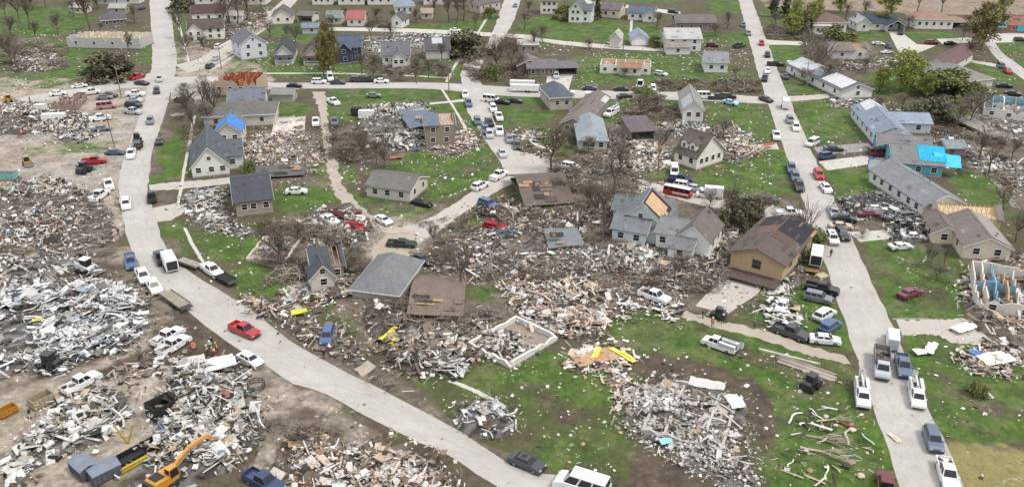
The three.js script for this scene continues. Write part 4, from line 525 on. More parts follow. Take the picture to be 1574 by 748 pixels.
{
  const mk = (k, o) => { const g = [lower(o.pts, o.W, o.arch)]; if (o.b) g.push(loft(o.b, o.t)); for (const e of o.extra ?? []) g.push(e); const body = join(...g.map(q => { q = q.index ? q.toNonIndexed() : q; if (!q.attributes.normal) q.computeVertexNormals(); q.deleteAttribute('uv'); return boxUV(q); })); body.computeVertexNormals(); VT[k] = { ...o, body, glass: o.b ? panes(o.b, o.t, o.n) : {} }; };
  mk('sedan', { L: 4.8, W: 1.84, H: 1.46, arch: [1.42, -1.4], n: 2, pts: [[-2.35, .28], [-2.38, .82], [-2.25, .98], [-1.5, 1.02], [.9, .98], [1.9, .84], [2.3, .7], [2.38, .28]], b: [-1.75, 1.12, .98, .82], t: [-1.1, .35, 1.46, .6] });
  mk('suv', { L: 4.7, W: 1.94, H: 1.74, arch: [1.42, -1.4], n: 3, pts: [[-2.3, .3], [-2.34, .95], [-2.25, 1.06], [1.0, 1.06], [1.95, .98], [2.28, .8], [2.34, .3]], b: [-2.28, 1.2, 1.05, .87], t: [-1.98, .5, 1.74, .68] });
  const bedwall = [box(2.0, .42, .09, -1.85, 1.0, .9), box(2.0, .42, .09, -1.85, 1.0, -.9), box(.08, .42, 1.76, -2.82, 1.0)];
  mk('pickup', { L: 5.8, W: 1.98, H: 1.88, arch: [1.8, -1.75], n: 2, pts: [[-2.85, .34], [-2.85, .8], [-.85, .8], [-.85, 1.1], [1.25, 1.1], [2.5, 1.02], [2.82, .86], [2.86, .34]], b: [-.85, 1.35, 1.08, .89], t: [-.7, .6, 1.88, .7], extra: bedwall, bed: [1.84, .03, 1.7, -1.85, .815] });
  mk('van', { L: 5.4, W: 1.98, H: 2.2, arch: [1.7, -1.6], n: 3, pts: [[-2.65, .32], [-2.7, 1.2], [1.6, 1.2], [2.4, 1.0], [2.65, .8], [2.7, .32]], b: [-2.68, 1.75, 1.18, .9], t: [-2.6, 1.0, 2.2, .78] });
  mk('boxtruck', { L: 7.4, W: 2.2, H: 3.1, arch: [2.7, -2.0], n: 1, pts: [[-3.6, .5], [-3.6, .85], [1.5, .85], [1.5, 1.3], [2.7, 1.3], [3.5, 1.1], [3.65, .85], [3.65, .4]], b: [1.5, 3.0, 1.28, .95], t: [1.5, 2.4, 2.15, .82], cargo: [5.1, 2.3, 2.4, -1.1, .9] });
  mk('utility', { L: 7, W: 2.2, H: 2.1, arch: [2.4, -1.9], n: 2, pts: [[-3.4, .45], [-3.4, .9], [.1, .9], [.1, 1.25], [2.2, 1.25], [3.25, 1.1], [3.45, .9], [3.5, .4]], b: [.1, 2.25, 1.23, .95], t: [.2, 1.6, 2.1, .78], util: 1 });
  mk('flatbed', { L: 7.6, W: 2.2, H: 2.3, arch: [2.8, -2.0], n: 1, pts: [[-3.7, .6], [-3.7, .85], [1.3, .85], [1.3, 1.3], [2.7, 1.3], [3.5, 1.15], [3.7, .9], [3.7, .4]], b: [1.3, 2.9, 1.28, .95], t: [1.35, 2.3, 2.2, .82], dump: 1 });
  mk('bus', { L: 8.6, W: 2.4, H: 2.9, arch: [2.8, -2.4], n: 5, pts: [[-4.2, .45], [-4.25, 1.5], [4.0, 1.5], [4.25, 1.3], [4.3, .4]], b: [-4.2, 4.15, 1.48, 1.12], t: [-4.1, 3.8, 2.8, 1.02] });
}
const CATN = { sedan: 'car', suv: 'car', pickup: 'pickup truck', van: 'van', boxtruck: 'truck', utility: 'utility truck', flatbed: 'truck', bus: 'bus' };
const NAMEN = { sedan: 'parked_car', suv: 'parked_suv', pickup: 'pickup_truck', van: 'parked_van', boxtruck: 'box_truck', utility: 'utility_truck', flatbed: 'dump_truck', bus: 'bus' };
const vr = RNG(404);
function headingOf(px, py, dx, dy) { const n = Math.hypot(dx, dy), a = G(px - dx / n * 6, py - dy / n * 6), b = G(px + dx / n * 6, py + dy / n * 6); return Math.atan2(-(b.z - a.z), b.x - a.x); }
function vehicle(type, color, px, py, dx, dy, label, o = {}) {
  const v = VT[type], p = G(px, py, .7); p.y = .055;
  const g = root(o.name ?? (o.wreck ? 'wrecked_car' : NAMEN[type]), label, o.cat ?? CATN[type], p, headingOf(px, py, dx, dy), o.group), m = paint(PAINT[color] ?? color), near = py > 330;
  const body = part('body', v.body, o.dull ? mat(PAINT[color] ?? color, { gain: 1.2, map: 'streak' }) : m, g);
  if (v.glass.windscreen) { part('windscreen', v.glass.windscreen, glassM, g); if (!v.cargo && !v.dump) part('rear_window', v.glass.rear_window, glassM, g); for (const s of v.glass.side) part('side_window', s, glassM, g); }
  for (const a of v.arch) for (const s of [-1, 1]) { const w = part('wheel', tyreG, tyreM, g, [a, .35, s * (v.W / 2 - .13)]); if (near) part('rim', rimG, rimM, w); }
  if (near || py > 200) for (const s of [-1, 1]) { part('headlight', box(.08, .16, .34), lampM, g, [v.L / 2 - .02, .72, s * v.W * .35]); part('taillight', box(.08, .2, .26), tailM, g, [-v.L / 2 + .02, .8, s * v.W * .38]); }
  if (near) { part('bumper', box(.12, .18, v.W * .9), blackM, g, [v.L / 2 + .02, .45, 0]); part('bumper', box(.12, .18, v.W * .9), blackM, g, [-v.L / 2 - .02, .45, 0]); for (const s of [-1, 1]) part('mirror', box(.14, .14, .2), m, g, [v.b[1] - .25, v.b[2] + .12, s * (v.W / 2 + .06)]); }
  if (v.bed) { const [a, b, c, x, y] = v.bed; part('bed_floor', box(a, b, c, x, y, 0), bedM, g); if (o.load) for (let i = 0; i < o.load; i++) part('load', PG.block[i % 3], Pn([0x3c3a38, 0x8a8478, 0xb8b2a8, 0x6a3a30][i % 4]), g, [-2.5 + vr() * 1.3, 1.0, (vr() - .5) * 1.2], [0, vr() * 6, 0], [.6 + vr() * .5, .6, .6]); if (o.cap) part('bed_cover', box(1.96, .5, 1.8, -1.86, 1.44, 0), m, g); }
  if (v.cargo) { const [a, h, w, x, y] = v.cargo; const c = part('cargo_box', boxUV(slab(a, h, w, x, y, 0)), mat(o.boxHex ?? 0xf4f4f4, { gain: 1.05, map: 'streak' }), g); part('roof_rim', join(slab(a + .04, .07, .07, x, y + h, w / 2 - .02), slab(a + .04, .07, .07, x, y + h, -w / 2 + .02)), mat(0xbebebe), c); part('rear_door', box(.05, h * .86, w * .86), mat(0xd4d4d4), c, [x - a / 2 - .03, y + h / 2, 0]); }
  if (v.util) { for (const s of [-1, 1]) { const b = part('tool_locker', slab(3.3, .95, .5, -1.7, .9, s * .82), m, g); for (let i = 0; i < 3; i++) part('locker_door', box(.95, .7, .03), mat(0xd9d9d9), b, [-2.75 + i * 1.05, 1.36, s * 1.085]); } part('deck', slab(3.3, .06, 1.1, -1.7, .9, 0), bedM, g); part('boom_base', new THREE.CylinderGeometry(.3, .35, .9, 12), mat(0xe4e4e4), g, [-.6, 1.4, 0]); const bm = part('boom', box(3.6, .26, .26), mat(0xececec), g, [-2.1, 2.05, 0], [0, 0, .05]); part('bucket', join(box(.7, .06, .7, 0, -.5), box(.05, 1, .7, .35), box(.05, 1, .7, -.35), box(.7, 1, .05, 0, 0, .35), box(.7, 1, .05, 0, 0, -.35)), mat(0xe6e6e6), bm, [-2.0, .1, .1]); part('ladder', join(box(2.6, .06, .05, 0, 0, .2), box(2.6, .06, .05, 0, 0, -.2), ...[0, 1, 2, 3, 4, 5].map(i => box(.04, .04, .4, -1.1 + i * .44))), steelM, g, [-1.5, 1.93, .82]); }
  if (v.dump) { part('tipper_bed', join(slab(4.7, .12, 2.3, -1.3, .95), slab(4.7, o.side ?? .95, .08, -1.3, 1.07, 1.11), slab(4.7, o.side ?? .95, .08, -1.3, 1.07, -1.11), slab(.08, o.side ?? .95, 2.14, -3.61, 1.07), slab(.08, (o.side ?? .95) + .3, 2.14, 1.01, 1.07)), mat(o.bedHex ?? 0x9a9894), g); for (let i = 0; i < (o.load ?? 0); i++) part('load', PG.block[i % 3], Pn([0x5a5048, 0x8a8478, 0x6b5646][i % 3]), g, [-3 + vr() * 3.4, 1.3, (vr() - .5) * 1.5], [vr(), vr() * 6, 0], [.9, .8, .8]); }
  if (o.stripe) part('stripe', box(v.L * .8, .34, v.W + .05, 0, 1.18, 0), mat(o.stripe), g);
  if (o.racks) { part('roof_rack', join(box(1.4, .05, .05, 0, 0, .5), box(1.4, .05, .05, 0, 0, -.5), box(.05, .05, 1, .5), box(.05, .05, 1, -.5)), blackM, g, [0, v.H + .06, 0]); }
  if (o.toproof) part('sunroof', box(.7, .02, .7, -.4, v.H + .012, 0), glassM, g);
  if (type === 'bus') { part('roof_panel', slab(8.3, .06, 2.1, -.15, 2.8), mat(0xf2f0ee), g); part('white_band', box(5, .5, v.W + .05, 1.2, 1.15, 0), mat(0xf0eeec), g); g.scale.setScalar(.74); }
  if (o.s) g.scale.setScalar(o.s);
  if (o.wreck) { g.rotation.order = 'YXZ'; g.rotation.x = (vr() - .5) * .22; g.rotation.z = (vr() - .5) * .12; g.scale.y = .74 + vr() * .16; for (let i = 0; i < 3; i++) part('crumpled_panel', PG.sheet[i % 4], m, g, [(vr() - .5) * 3.4, .9 + vr() * .5, (vr() - .5) * 1.4], [(vr() - .5), vr() * 6, (vr() - .5)], [.9, 1.4, .8]); }
  return g;
}
const WR = { wreck: 1, dull: 1 };
const fleet = [
  ['suv', 'white', 335, 71, 1, -.7, 'white car, uppermost on the diagonal street'], ['sedan', 'silver', 331, 89, 1, -.7, 'silver car, middle one on the diagonal street'], ['suv', 'dark', 322, 101, 1, -.7, 'dark car, lowest on the diagonal street'], ['sedan', 'navy', 217, 12, 1, -.4, 'navy car at the top beside the curved road'], ['sedan', 'black', 590, 40, 1, 0, 'black car parked behind the salmon red roof'], ['sedan', 'white', 700, 46, 1, .02, 'white car on the alley near the hazy tree'], ['sedan', 'slate', 792, 8, -.3, 1, 'slate car at the top of the upper street'], ['suv', 'black', 1035, 18, 1, .1, 'black car on the thin pale lane at the top'],
  ['pickup', 'red', 210, 118, 1, -.3, 'red pickup where the pale lane meets the long curved road'], ['sedan', 'black', 217, 127, 1, .1, 'black car just below the red pickup at the lane mouth'], ['suv', 'silver', 244, 121, 0, 1, 'silver grey car driving down into the junction'], ['suv', 'dark', 240, 139, 0, 1, 'dark car following below the silver one in the junction'],
  ['pickup', 'grey', 282, 133, .1, 1, 'grey pickup standing in the wide junction mouth'], ['pickup', 'black', 282, 154, 1, .05, 'black pickup parked across the apron left of the bare trees'], ['sedan', 'white', 88, 143, 1, -.12, 'white sedan alone on the pale lane at the lawn edge'], ['pickup', 'white', 139, 141, 1, -.1, 'white pickup parked along the pale lane beside grey wrecks'],
  ['sedan', 'white', 121, 131, 1, -.1, 'white car under debris above the pale lane', WR], ['sedan', 'grey', 160, 149, 1, -.05, 'grey car parked low beside the pale lane'], ['sedan', 'dark', 167, 146, 1, 0, 'dark car close behind the low grey car by the lane'], ['pickup', 'white', 207, 144, 1, 0, 'white pickup, uppermost of the row beside the curved road'], ['sedan', 'silver', 206, 153, 1, .05, 'silver car second in the row beside the curved road'], ['suv', 'black', 204, 161, 1, .05, 'black car third in the row beside the curved road'], ['pickup', 'silver', 203, 171, 1, .1, 'silver pickup lowest of the row beside the curved road'],
  ['suv', 'grey', 230, 185, -.1, 1, 'grey car driving on the curve below the junction'], ['van', 'pink', 163, 163, 1, -.1, 'faded pink van parked above the white truck in the wreck yard'], ['pickup', 'white', 153, 181, 1, -.12, 'white pickup parked below the faded pink van'], ['sedan', 'grey', 156, 197, 1, -.08, 'low grey sedan alone on the pale gravel yard'], ['pickup', 'white', 201, 236, -.25, 1, 'white pickup towing a black loader down the curve'],
  ['pickup', 'red', 144, 247, 1, -.08, 'red pickup parked above the black skid loader in the gravel yard'], ['sedan', 'slate', 176, 233, 1, 0, 'crushed slate grey car below the strip of grass', WR], ['pickup', 'white', 166, 283, .35, 1, 'white pickup by the left verge of the curve facing down', { load: 3 }], ['pickup', 'white', 152, 300, 1, -.7, 'white pickup with raised tail beside the big debris field', { load: 4 }],
  ['suv', 'white', 193, 313, .05, 1, 'white car alone on the curve beside the debris fields'], ['pickup', 'black', 233, 302, 0, -1, 'black pickup parked on the right verge of the curve'], ['sedan', 'dark', 244, 216, .1, -1, 'small dark car on the grass verge of the curve'], ['pickup', 'blue', 200, 402, .2, 1, 'blue pickup on bare soil at the left roadside'],
  ['pickup', 'white', 219, 424, .5, 1, 'white pickup, first of two in line on the left roadside', { load: 3 }], ['pickup', 'white', 236, 440, .6, 1, 'white pickup hitched to the long flatbed trailer'], ['pickup', 'dark', 246, 395, -.4, -1, 'dark pickup pulling the white box trailer up the curve'], ['pickup', 'white', 325, 415, .8, .55, 'white pickup with trailer parked on the right verge'],
  ['pickup', 'red', 375, 507, 1, .42, 'bright red pickup driving down the long curve'], ['pickup', 'white', 257, 517, 1, -.6, 'upper of two white pickups parked together by the yard', { load: 4 }], ['pickup', 'white', 266, 530, 1, -.6, 'lower of two white pickups parked together by the yard', { load: 6 }], ['sedan', 'white', 384, 552, 1, .55, 'white sedan parked at the lower verge below the red pickup'],
  ['suv', 'blue', 503, 516, -.3, 1, 'dark blue car on the brown verge above the long curve'], ['pickup', 'white', 124, 588, 1, -.55, 'white pickup on the muddy track across the yard', { load: 2 }], ['pickup', 'navy', 405, 740, 1, .5, 'navy pickup cut by the lower edge of the picture'],
  ['sedan', 'black', 452, 131, 1, 0, 'black car on the cross street near the track mouth'], ['suv', 'white', 490, 125, 1, 0, 'white car parked on the cross street left of the dark ones'], ['sedan', 'dark', 519, 126, 1, 0, 'dark grey car parked under the olive brown trees on the cross street'], ['suv', 'dark', 549, 122, 1, 0, 'left one of two dark cars parked below the dark blue house'], ['suv', 'black', 565, 122, 1, 0, 'right one of two dark cars parked below the dark blue house'], ['sedan', 'white', 586, 124, 1, 0, 'white sedan parked below the white craftsman house'], ['van', 'white', 507, 119, .3, 1, 'white van nosed in above the dark grey car'],
  ['pickup', 'white', 512, 156, 1, .5, 'white pickup on the lawn edge beside the track'], ['sedan', 'grey', 574, 146, 1, 0, 'small grey car alone in the middle of the lawn'], ['pickup', 'white', 485, 187, -.05, 1, 'white pickup on the left side of the muddy track', { load: 3 }], ['pickup', 'slate', 514, 187, .05, 1, 'slate pickup on the right side of the muddy track', { load: 2 }],
  ['suv', 'white', 715, 145, .2, 1, 'white car entering the street below the wide junction'], ['pickup', 'slate', 720, 158, .25, 1, 'slate pickup behind the white car below the junction'], ['van', 'white', 756, 153, 1, .1, 'white van on the corner lawn beside two black cars'], ['sedan', 'black', 772, 156, 1, .1, 'left black car on the corner lawn'], ['sedan', 'dark', 792, 154, 1, .1, 'dark car nearest the slate hip roof on the corner lawn'], ['suv', 'white', 758, 166, .4, 1, 'white car, uppermost in the row down the littered street'], ['pickup', 'white', 767, 179, .4, 1, 'white pickup second in the row down the littered street'],
  ['suv', 'slate', 734, 186, .3, 1, 'slate blue car first in the left row by the sidewalk'], ['pickup', 'black', 752, 188, .5, 1, 'black pickup in the middle of the littered street'], ['pickup', 'slate', 746, 199, .35, 1, 'slate pickup second in the left row by the sidewalk'], ['suv', 'silver', 752, 206, .35, 1, 'silver car third in the left row by the sidewalk'], ['pickup', 'white', 768, 201, .1, 1, 'white pickup just below the black one on the littered street'], ['sedan', 'grey', 783, 213, .4, 1, 'grey sedan beside the red wreckage of the littered street'], ['suv', 'dark', 795, 223, .2, 1, 'dark grey car at the right side above the bend'], ['sedan', 'silver', 772, 235, .4, 1, 'silver dark car at the left side above the bend'],
  ['pickup', 'white', 767, 269, 1, -.55, 'upper white pickup on the street below the bend'], ['suv', 'white', 738, 285, 1, -.5, 'lower white car on the street below the bend', { racks: 1 }], ['suv', 'blue', 750, 313, 1, .35, 'blue car on the grass below the bend street'], ['sedan', 'white', 455, 293, 1, -.03, 'white sedan on the lawn beside the dark slate roof'], ['sedan', 'white', 589, 338, 1, .5, 'white sedan where the muddy track meets the yard'],
  ['sedan', 'red', 545, 346, 1, .35, 'smashed red car beside the muddy yard', WR], ['pickup', 'white', 507, 337, 1, .7, 'wrecked white pickup behind the smashed red car', WR], ['sedan', 'darkred', 520, 329, 1, .3, 'dark red wreck pressed against the white wrecked pickup', WR], ['sedan', 'black', 648, 311, 1, .2, 'black wreck against the corner of the small white cottage', WR], ['suv', 'red', 760, 347, 1, .2, 'dark red car crushed among grey wreckage', WR], ['sedan', 'slate', 776, 358, 1, -.2, 'slate wreck lying below the dark red car', WR], ['pickup', 'green', 617, 373, 1, .05, 'dark green pickup at the end of the muddy yard', WR], ['sedan', 'black', 648, 398, 1, .4, 'black car beside the rubble right of the muddy yard'], ['sedan', 'dark', 627, 408, 1, .3, 'flattened dark car below the muddy yard', WR], ['sedan', 'slate', 366, 294, 1, 0, 'slate wreck in front of the dark slate roof', WR],
  ['suv', 'darkred', 1095, 69, 1, .04, 'dark red car behind the big white torn house'], ['pickup', 'dark', 1137, 70, 1, -.2, 'dark pickup nosing onto the straight road from the alley'], ['suv', 'grey', 1151, 51, .15, 1, 'grey car on the straight road near the stone house'], ['suv', 'slate', 1143, 38, .1, 1, 'slate car, topmost on the straight road'], ['suv', 'red', 1171, 66, .2, 1, 'red car on the straight road at the white lane'], ['suv', 'black', 1180, 84, .2, 1, 'black car on the right side below the white lane'], ['pickup', 'black', 1192, 98, 1, .05, 'black pickup pulling the white trailer off the straight road'], ['pickup', 'black', 1176, 120, -.3, 1, 'black pickup with white load on the straight road'], ['sedan', 'white', 1181, 108, -.4, 1, 'white car just above the black pickup on the straight road'], ['sedan', 'black', 1178, 152, 1, .35, 'black sedan crossing the straight road at the cross street'],
  ['sedan', 'lightblue', 1123, 157, 1, .2, 'light blue car on the lawn corner by the cross street'], ['pickup', 'dark', 1103, 149, 1, .02, 'dark pickup parked on the cross street beside the light blue car'], ['van', 'white', 1085, 148, 1, .02, 'white van parked on the cross street beyond the narrow white house'], ['suv', 'black', 1120, 148, 1, .02, 'black car parked behind the light blue one'], ['sedan', 'dark', 907, 135, 1, .02, 'dark grey car parked on the cross street below the ranch house'], ['sedan', 'black', 955, 136, 1, .02, 'black car parked at the fallen white machine on the cross street'], ['sedan', 'dark', 960, 147, 1, -.1, 'dark car on the lower side of the cross street'], ['sedan', 'white', 872, 141, 1, .02, 'white car parked on the cross street beside the slate hip roof'], ['suv', 'white', 1004, 136, .05, 1, 'white car standing in the short drive by the root ball'], ['suv', 'silver', 855, 116, .05, 1, 'silver car standing in front of the open carport'], ['utility', 'white', 940, 173, -.9, .55, 'white truck with gear on the lawn behind the pale hip roof'], ['pickup', 'white', 835, 136, 1, .05, 'white pickup with long trailer on the cross street'],
  ['suv', 'white', 1016, 112, 1, .2, 'white wreck at the end of the roofless ranch', WR], ['suv', 'darkred', 1433, 65, 1, 0, 'dark red car behind the red brown roof'], ['sedan', 'black', 1462, 66, 1, -.05, 'black car right of the dark red one behind the red brown roof'], ['suv', 'black', 1385, 50, .3, 1, 'black car in front of the navy roofed garage'], ['sedan', 'white', 1351, 66, 1, .05, 'white wreck on the lawn below the navy roofed house', WR], ['sedan', 'slate', 1367, 70, .4, 1, 'slate wreck beside the navy roofed house drive', WR], ['sedan', 'white', 1364, 79, 1, -.1, 'white wreck under the bushes below the navy roofed drive', WR], ['suv', 'navy', 1540, 101, .8, .6, 'navy car on the side street behind the red one'], ['suv', 'red', 1550, 109, .9, .6, 'red car on the side street behind the grey hip roof'], ['suv', 'black', 1569, 61, 1, 0, 'black car in the apron of the teal tarped brick house'], ['sedan', 'black', 1545, 131, 1, .05, 'black sedan parked right of the grey hip roof'], ['sedan', 'dark', 1558, 143, 1, .1, 'dark car half hidden above the blue roomed ruin'], ['suv', 'navy', 1232, 114, 1, .05, 'navy car among branches beside the straight road'], ['sedan', 'black', 1208, 117, .5, 1, 'black car on the verge below the pulled white trailer'],
  ['pickup', 'white', 1194, 208, .15, 1, 'white pickup parked on the left side of the straight road by the lawn'], ['suv', 'white', 1224, 195, .3, 1, 'white car parked on the right verge above the asphalt drive'], ['suv', 'grey', 1215, 184, .4, 1, 'grey car parked just above the white car on the right verge'], ['van', 'white', 1249, 219, -.8, .5, 'white van wrecked beside the asphalt drive', WR], ['suv', 'navy', 1272, 239, 1, -.2, 'navy car at the mouth of the long pale drive'], ['sedan', 'dark', 1282, 228, 1, 0, 'dark car on the asphalt drive'], ['van', 'darkred', 1352, 236, 1, 0, 'dark red van parked at the end of the long pale drive'], ['pickup', 'slate', 1217, 258, .2, 1, 'slate pickup, uppermost of three on the left side'], ['suv', 'slate', 1223, 271, .25, 1, 'slate car, middle one of three on the left side'], ['pickup', 'dark', 1229, 285, .3, 1, 'dark pickup, lowest of three on the left side'], ['suv', 'red', 1259, 268, .5, 1, 'red car parked on the right side by the round lawn'], ['sedan', 'white', 1270, 288, .8, 1, 'white battered car below the red one by the round lawn'],
  ['pickup', 'silver', 1282, 325, .4, 1, 'silver wrecked pickup at the white drive mouth', WR], ['sedan', 'black', 1299, 335, 1, .1, 'black car below the silver wreck', {}], ['sedan', 'maroon', 1337, 328, 1, 0, 'red maroon sedan parked on the white drive'], ['sedan', 'white', 1348, 319, 1, .1, 'white car behind the maroon sedan on the white drive', WR], ['suv', 'grey', 1397, 331, 1, -.05, 'grey car beside the white house gable', WR], ['sedan', 'tan', 1293, 347, 1, 0, 'tan silver car at the roadside below the black one'], ['suv', 'white', 1280, 366, .5, 1, 'white car with black windows driving down the straight road', { toproof: 1 }], ['suv', 'black', 1295, 360, .7, .8, 'black car close beside the white one at the pale drive'], ['pickup', 'white', 1214, 327, 1, .02, 'white pickup parked behind the spiky bare tree'], ['sedan', 'dark', 1396, 351, 1, 0, 'dark crushed car in the heap beside the torn brown house', WR], ['sedan', 'white', 1405, 362, 1, .03, 'white crushed car below the dark one in the heap', WR], ['sedan', 'white', 1385, 377, 1, -.1, 'white crushed car lowest beside the maroon lawn', WR],
  ['sedan', 'silver', 1142, 205, 1, .2, 'silver wreck on the lawn left of the straight road', WR], ['suv', 'white', 878, 256, 1, .2, 'white car on the littered street beside the bent tree'], ['sedan', 'dark', 919, 266, 1, .3, 'dark wreck on the littered street under branches', WR], ['van', 'white', 1037, 264, .05, 1, 'white van nosed in below the dormer house'], ['pickup', 'navy', 1046, 275, 1, .1, 'navy pickup between the white van and the red bus'], ['bus', 'red', 1042, 296, 1, .2, 'long red bus with white roof on the littered street', { name: 'red_bus' }], ['suv', 'white', 1052, 285, 1, .15, 'white car partly hidden behind the red bus'], ['sedan', 'silver', 1069, 289, 1, .2, 'silver car between the red bus and the white box truck'], ['boxtruck', 'white', 1091, 299, -1, -.08, 'white box truck parked behind the red bus', { s: .8 }], ['suv', 'dark', 1147, 310, 1, .1, 'dark car under the dark tree on the littered street'], ['suv', 'black', 1180, 308, 1, 0, 'black car on the littered street near the straight road'],
  ['pickup', 'white', 1006, 455, 1, .35, 'white pickup loaded with red gear on the rubble track', { load: 5 }], ['utility', 'white', 1107, 529, -1, -.35, 'white utility truck with ladder rack on the big lawn', { s: .82 }], ['pickup', 'black', 1264, 443, 1, .2, 'black pickup, uppermost of the cars on the grass verge'], ['suv', 'grey', 1258, 457, 1, .22, 'grey car directly below the black pickup on the verge'], ['suv', 'white', 1268, 483, .9, -.55, 'white car nosed toward the road on the grass verge'], ['suv', 'blue', 1277, 501, .9, -.65, 'blue car between two white ones on the grass verge'], ['sedan', 'white', 1269, 521, 1, .1, 'white sedan lowest on the grass verge'], ['pickup', 'dark', 1216, 510, 1, .35, 'dark pickup at the edge of the gravel track'], ['sedan', 'white', 1202, 468, -.3, 1, 'white wreck overturned on the grass by the tan house', WR], ['sedan', 'maroon', 1399, 450, 1, -.36, 'maroon sedan alone on the lawn right of the road'], ['boxtruck', 'silver', 1372, 523, -.05, -1, 'white box truck parked at the concrete drive mouth', { s: .72 }], ['flatbed', 'silver', 1356, 560, .05, 1, 'grey dump truck with open bed on the straight road', { load: 8 }], ['pickup', 'slate', 1389, 562, .2, 1, 'slate pickup beside the dump truck', { cap: 0 }],
  ['utility', 'white', 1326, 605, .12, 1, 'white bucket truck on the left verge of the road', { s: .88 }], ['utility', 'white', 1410, 606, .18, 1, 'white bucket truck on the right side of the road', { s: .88 }], ['suv', 'slate', 1435, 675, .33, 1, 'slate blue estate car parked on the right side near the bottom'], ['pickup', 'white', 1457, 728, .3, 1, 'white pickup with red cargo near the bottom edge', { load: 4 }], ['pickup', 'darkred', 1362, 748, -.1, -1, 'dark red pickup bed at the bottom edge', { load: 2 }], ['sedan', 'dark', 810, 710, 1, .42, 'black car with shiny roof at the foot of the long curve', { toproof: 1 }], ['van', 'white', 894, 748, -1, -.32, 'big white van at the bottom end of the curve', { s: 1.25 }],
];
for (const f of fleet) vehicle(...f);
// trailers
function trailer(kind, px, py, dx, dy, L, w, label, hex = 0xf2f2f2, h = 2) {
  const p = G(px, py, .6); p.y = .055; const g = root(kind === 'box' ? 'box_trailer' : 'flatbed_trailer', label, 'trailer', p, headingOf(px, py, dx, dy));
  if (kind === 'box') { const b = part('body', boxUV(slab(L, h, w, 0, .5)), mat(hex, { gain: 1.05, map: 'streak' }), g); part('rear_door', box(.04, h * .85, w * .85), mat(0x3c3a38), b, [-L / 2 - .02, .5 + h / 2, 0]); part('roof_rim', join(slab(L, .06, .06, 0, .5 + h, w / 2 - .03), slab(L, .06, .06, 0, .5 + h, -w / 2 + .03)), steelM, b); }
  else { part('deck', boxUV(slab(L, .14, w, 0, .75)), mat(hex, { map: 'streak' }), g); part('side_rail', slab(L, .12, .07, 0, .9, w / 2 - .05), blackM, g); part('side_rail', slab(L, .12, .07, 0, .9, -w / 2 + .05), blackM, g); part('ramp', boxUV(slab(1.2, .1, w * .9, -L / 2 - .55, .72)), mat(0x4c4844), g); }
  part('drawbar', box(1.7, .1, .12, L / 2 + .75, .6), blackM, g);
  for (const s of [-1, 1]) for (const a of [-.45, .45]) part('wheel', tyreG, tyreM, g, [a - L * .1, .35, s * (w / 2 - (kind === 'box' ? -.05 : .15))]);
  return g;
}
trailer('box', 261, 407, -.5, -1, 5.2, 2.2, 'white box trailer on the curve behind the dark pickup', 0xffffff, 2);
trailer('flat', 268, 461, -.85, -.6, 7, 2.3, 'long flatbed trailer behind the roadside white pickup', 0xb7ac9c);
trailer('flat', 291, 405, 1, .35, 5.5, 2, 'narrow flatbed trailer on the verge beside the sidewalk fragment', 0xbfb4a6);
trailer('flat', 345, 428, -.9, -.5, 4, 2.1, 'black flatbed in front of the white pickup on the verge', 0x2c2a2a);
trailer('box', 1255, 399, .15, -1, 5.2, 2.2, 'white box trailer with open dark back beside the tan house', 0xffffff, 2.1);
trailer('box', 1224, 100, -1, 0, 6.4, 2.1, 'white trailer behind the black pickup by the bare tree', 0xf4efe2, 1.4);
trailer('box', 1208, 163, .2, 1, 4.6, 2.1, 'small white box trailer at the lawn corner by the straight road', 0xf4f4f4, 2.2);
trailer('box', 563, 180, 1, 0, 4.2, 2, 'white box trailer on the lawn with a dark one beside it', 0xf4f4f6, 2);
trailer('box', 547, 174, 1, 0, 2.6, 2, 'small dark box trailer on the lawn beside the white one', 0x3a332e, 1.8);
trailer('box', 807, 138, -1, -.03, 9, 2.3, 'long white semi trailer parked along the cross street, lower lane', 0xf4f4f0, 1.7);
trailer('box', 803, 130, -1, -.03, 8, 2.2, 'long white semi trailer parked along the cross street, upper lane', 0xe9e9e4, 1.4);
trailer('box', 904, 150, 0, 1, 2.4, 2, 'small white trailer on the lawn below the cross street', 0xf6f6f6, 1.8);
trailer('flat', 212, 224, -.4, 1, 4.6, 2, 'flatbed trailer carrying the black loader on the curve', 0x3a3836);
trailer('box', 62, 168, 1, 0, 3, 2, 'pale camper body among rubble of the wreck yard', 0xe8e8e6, 1.6);
trailer('box', 82, 182, 1, -.05, 6, 2.2, 'long white camper lying beside the yard rubble', 0xf8f8f6, 1.5);

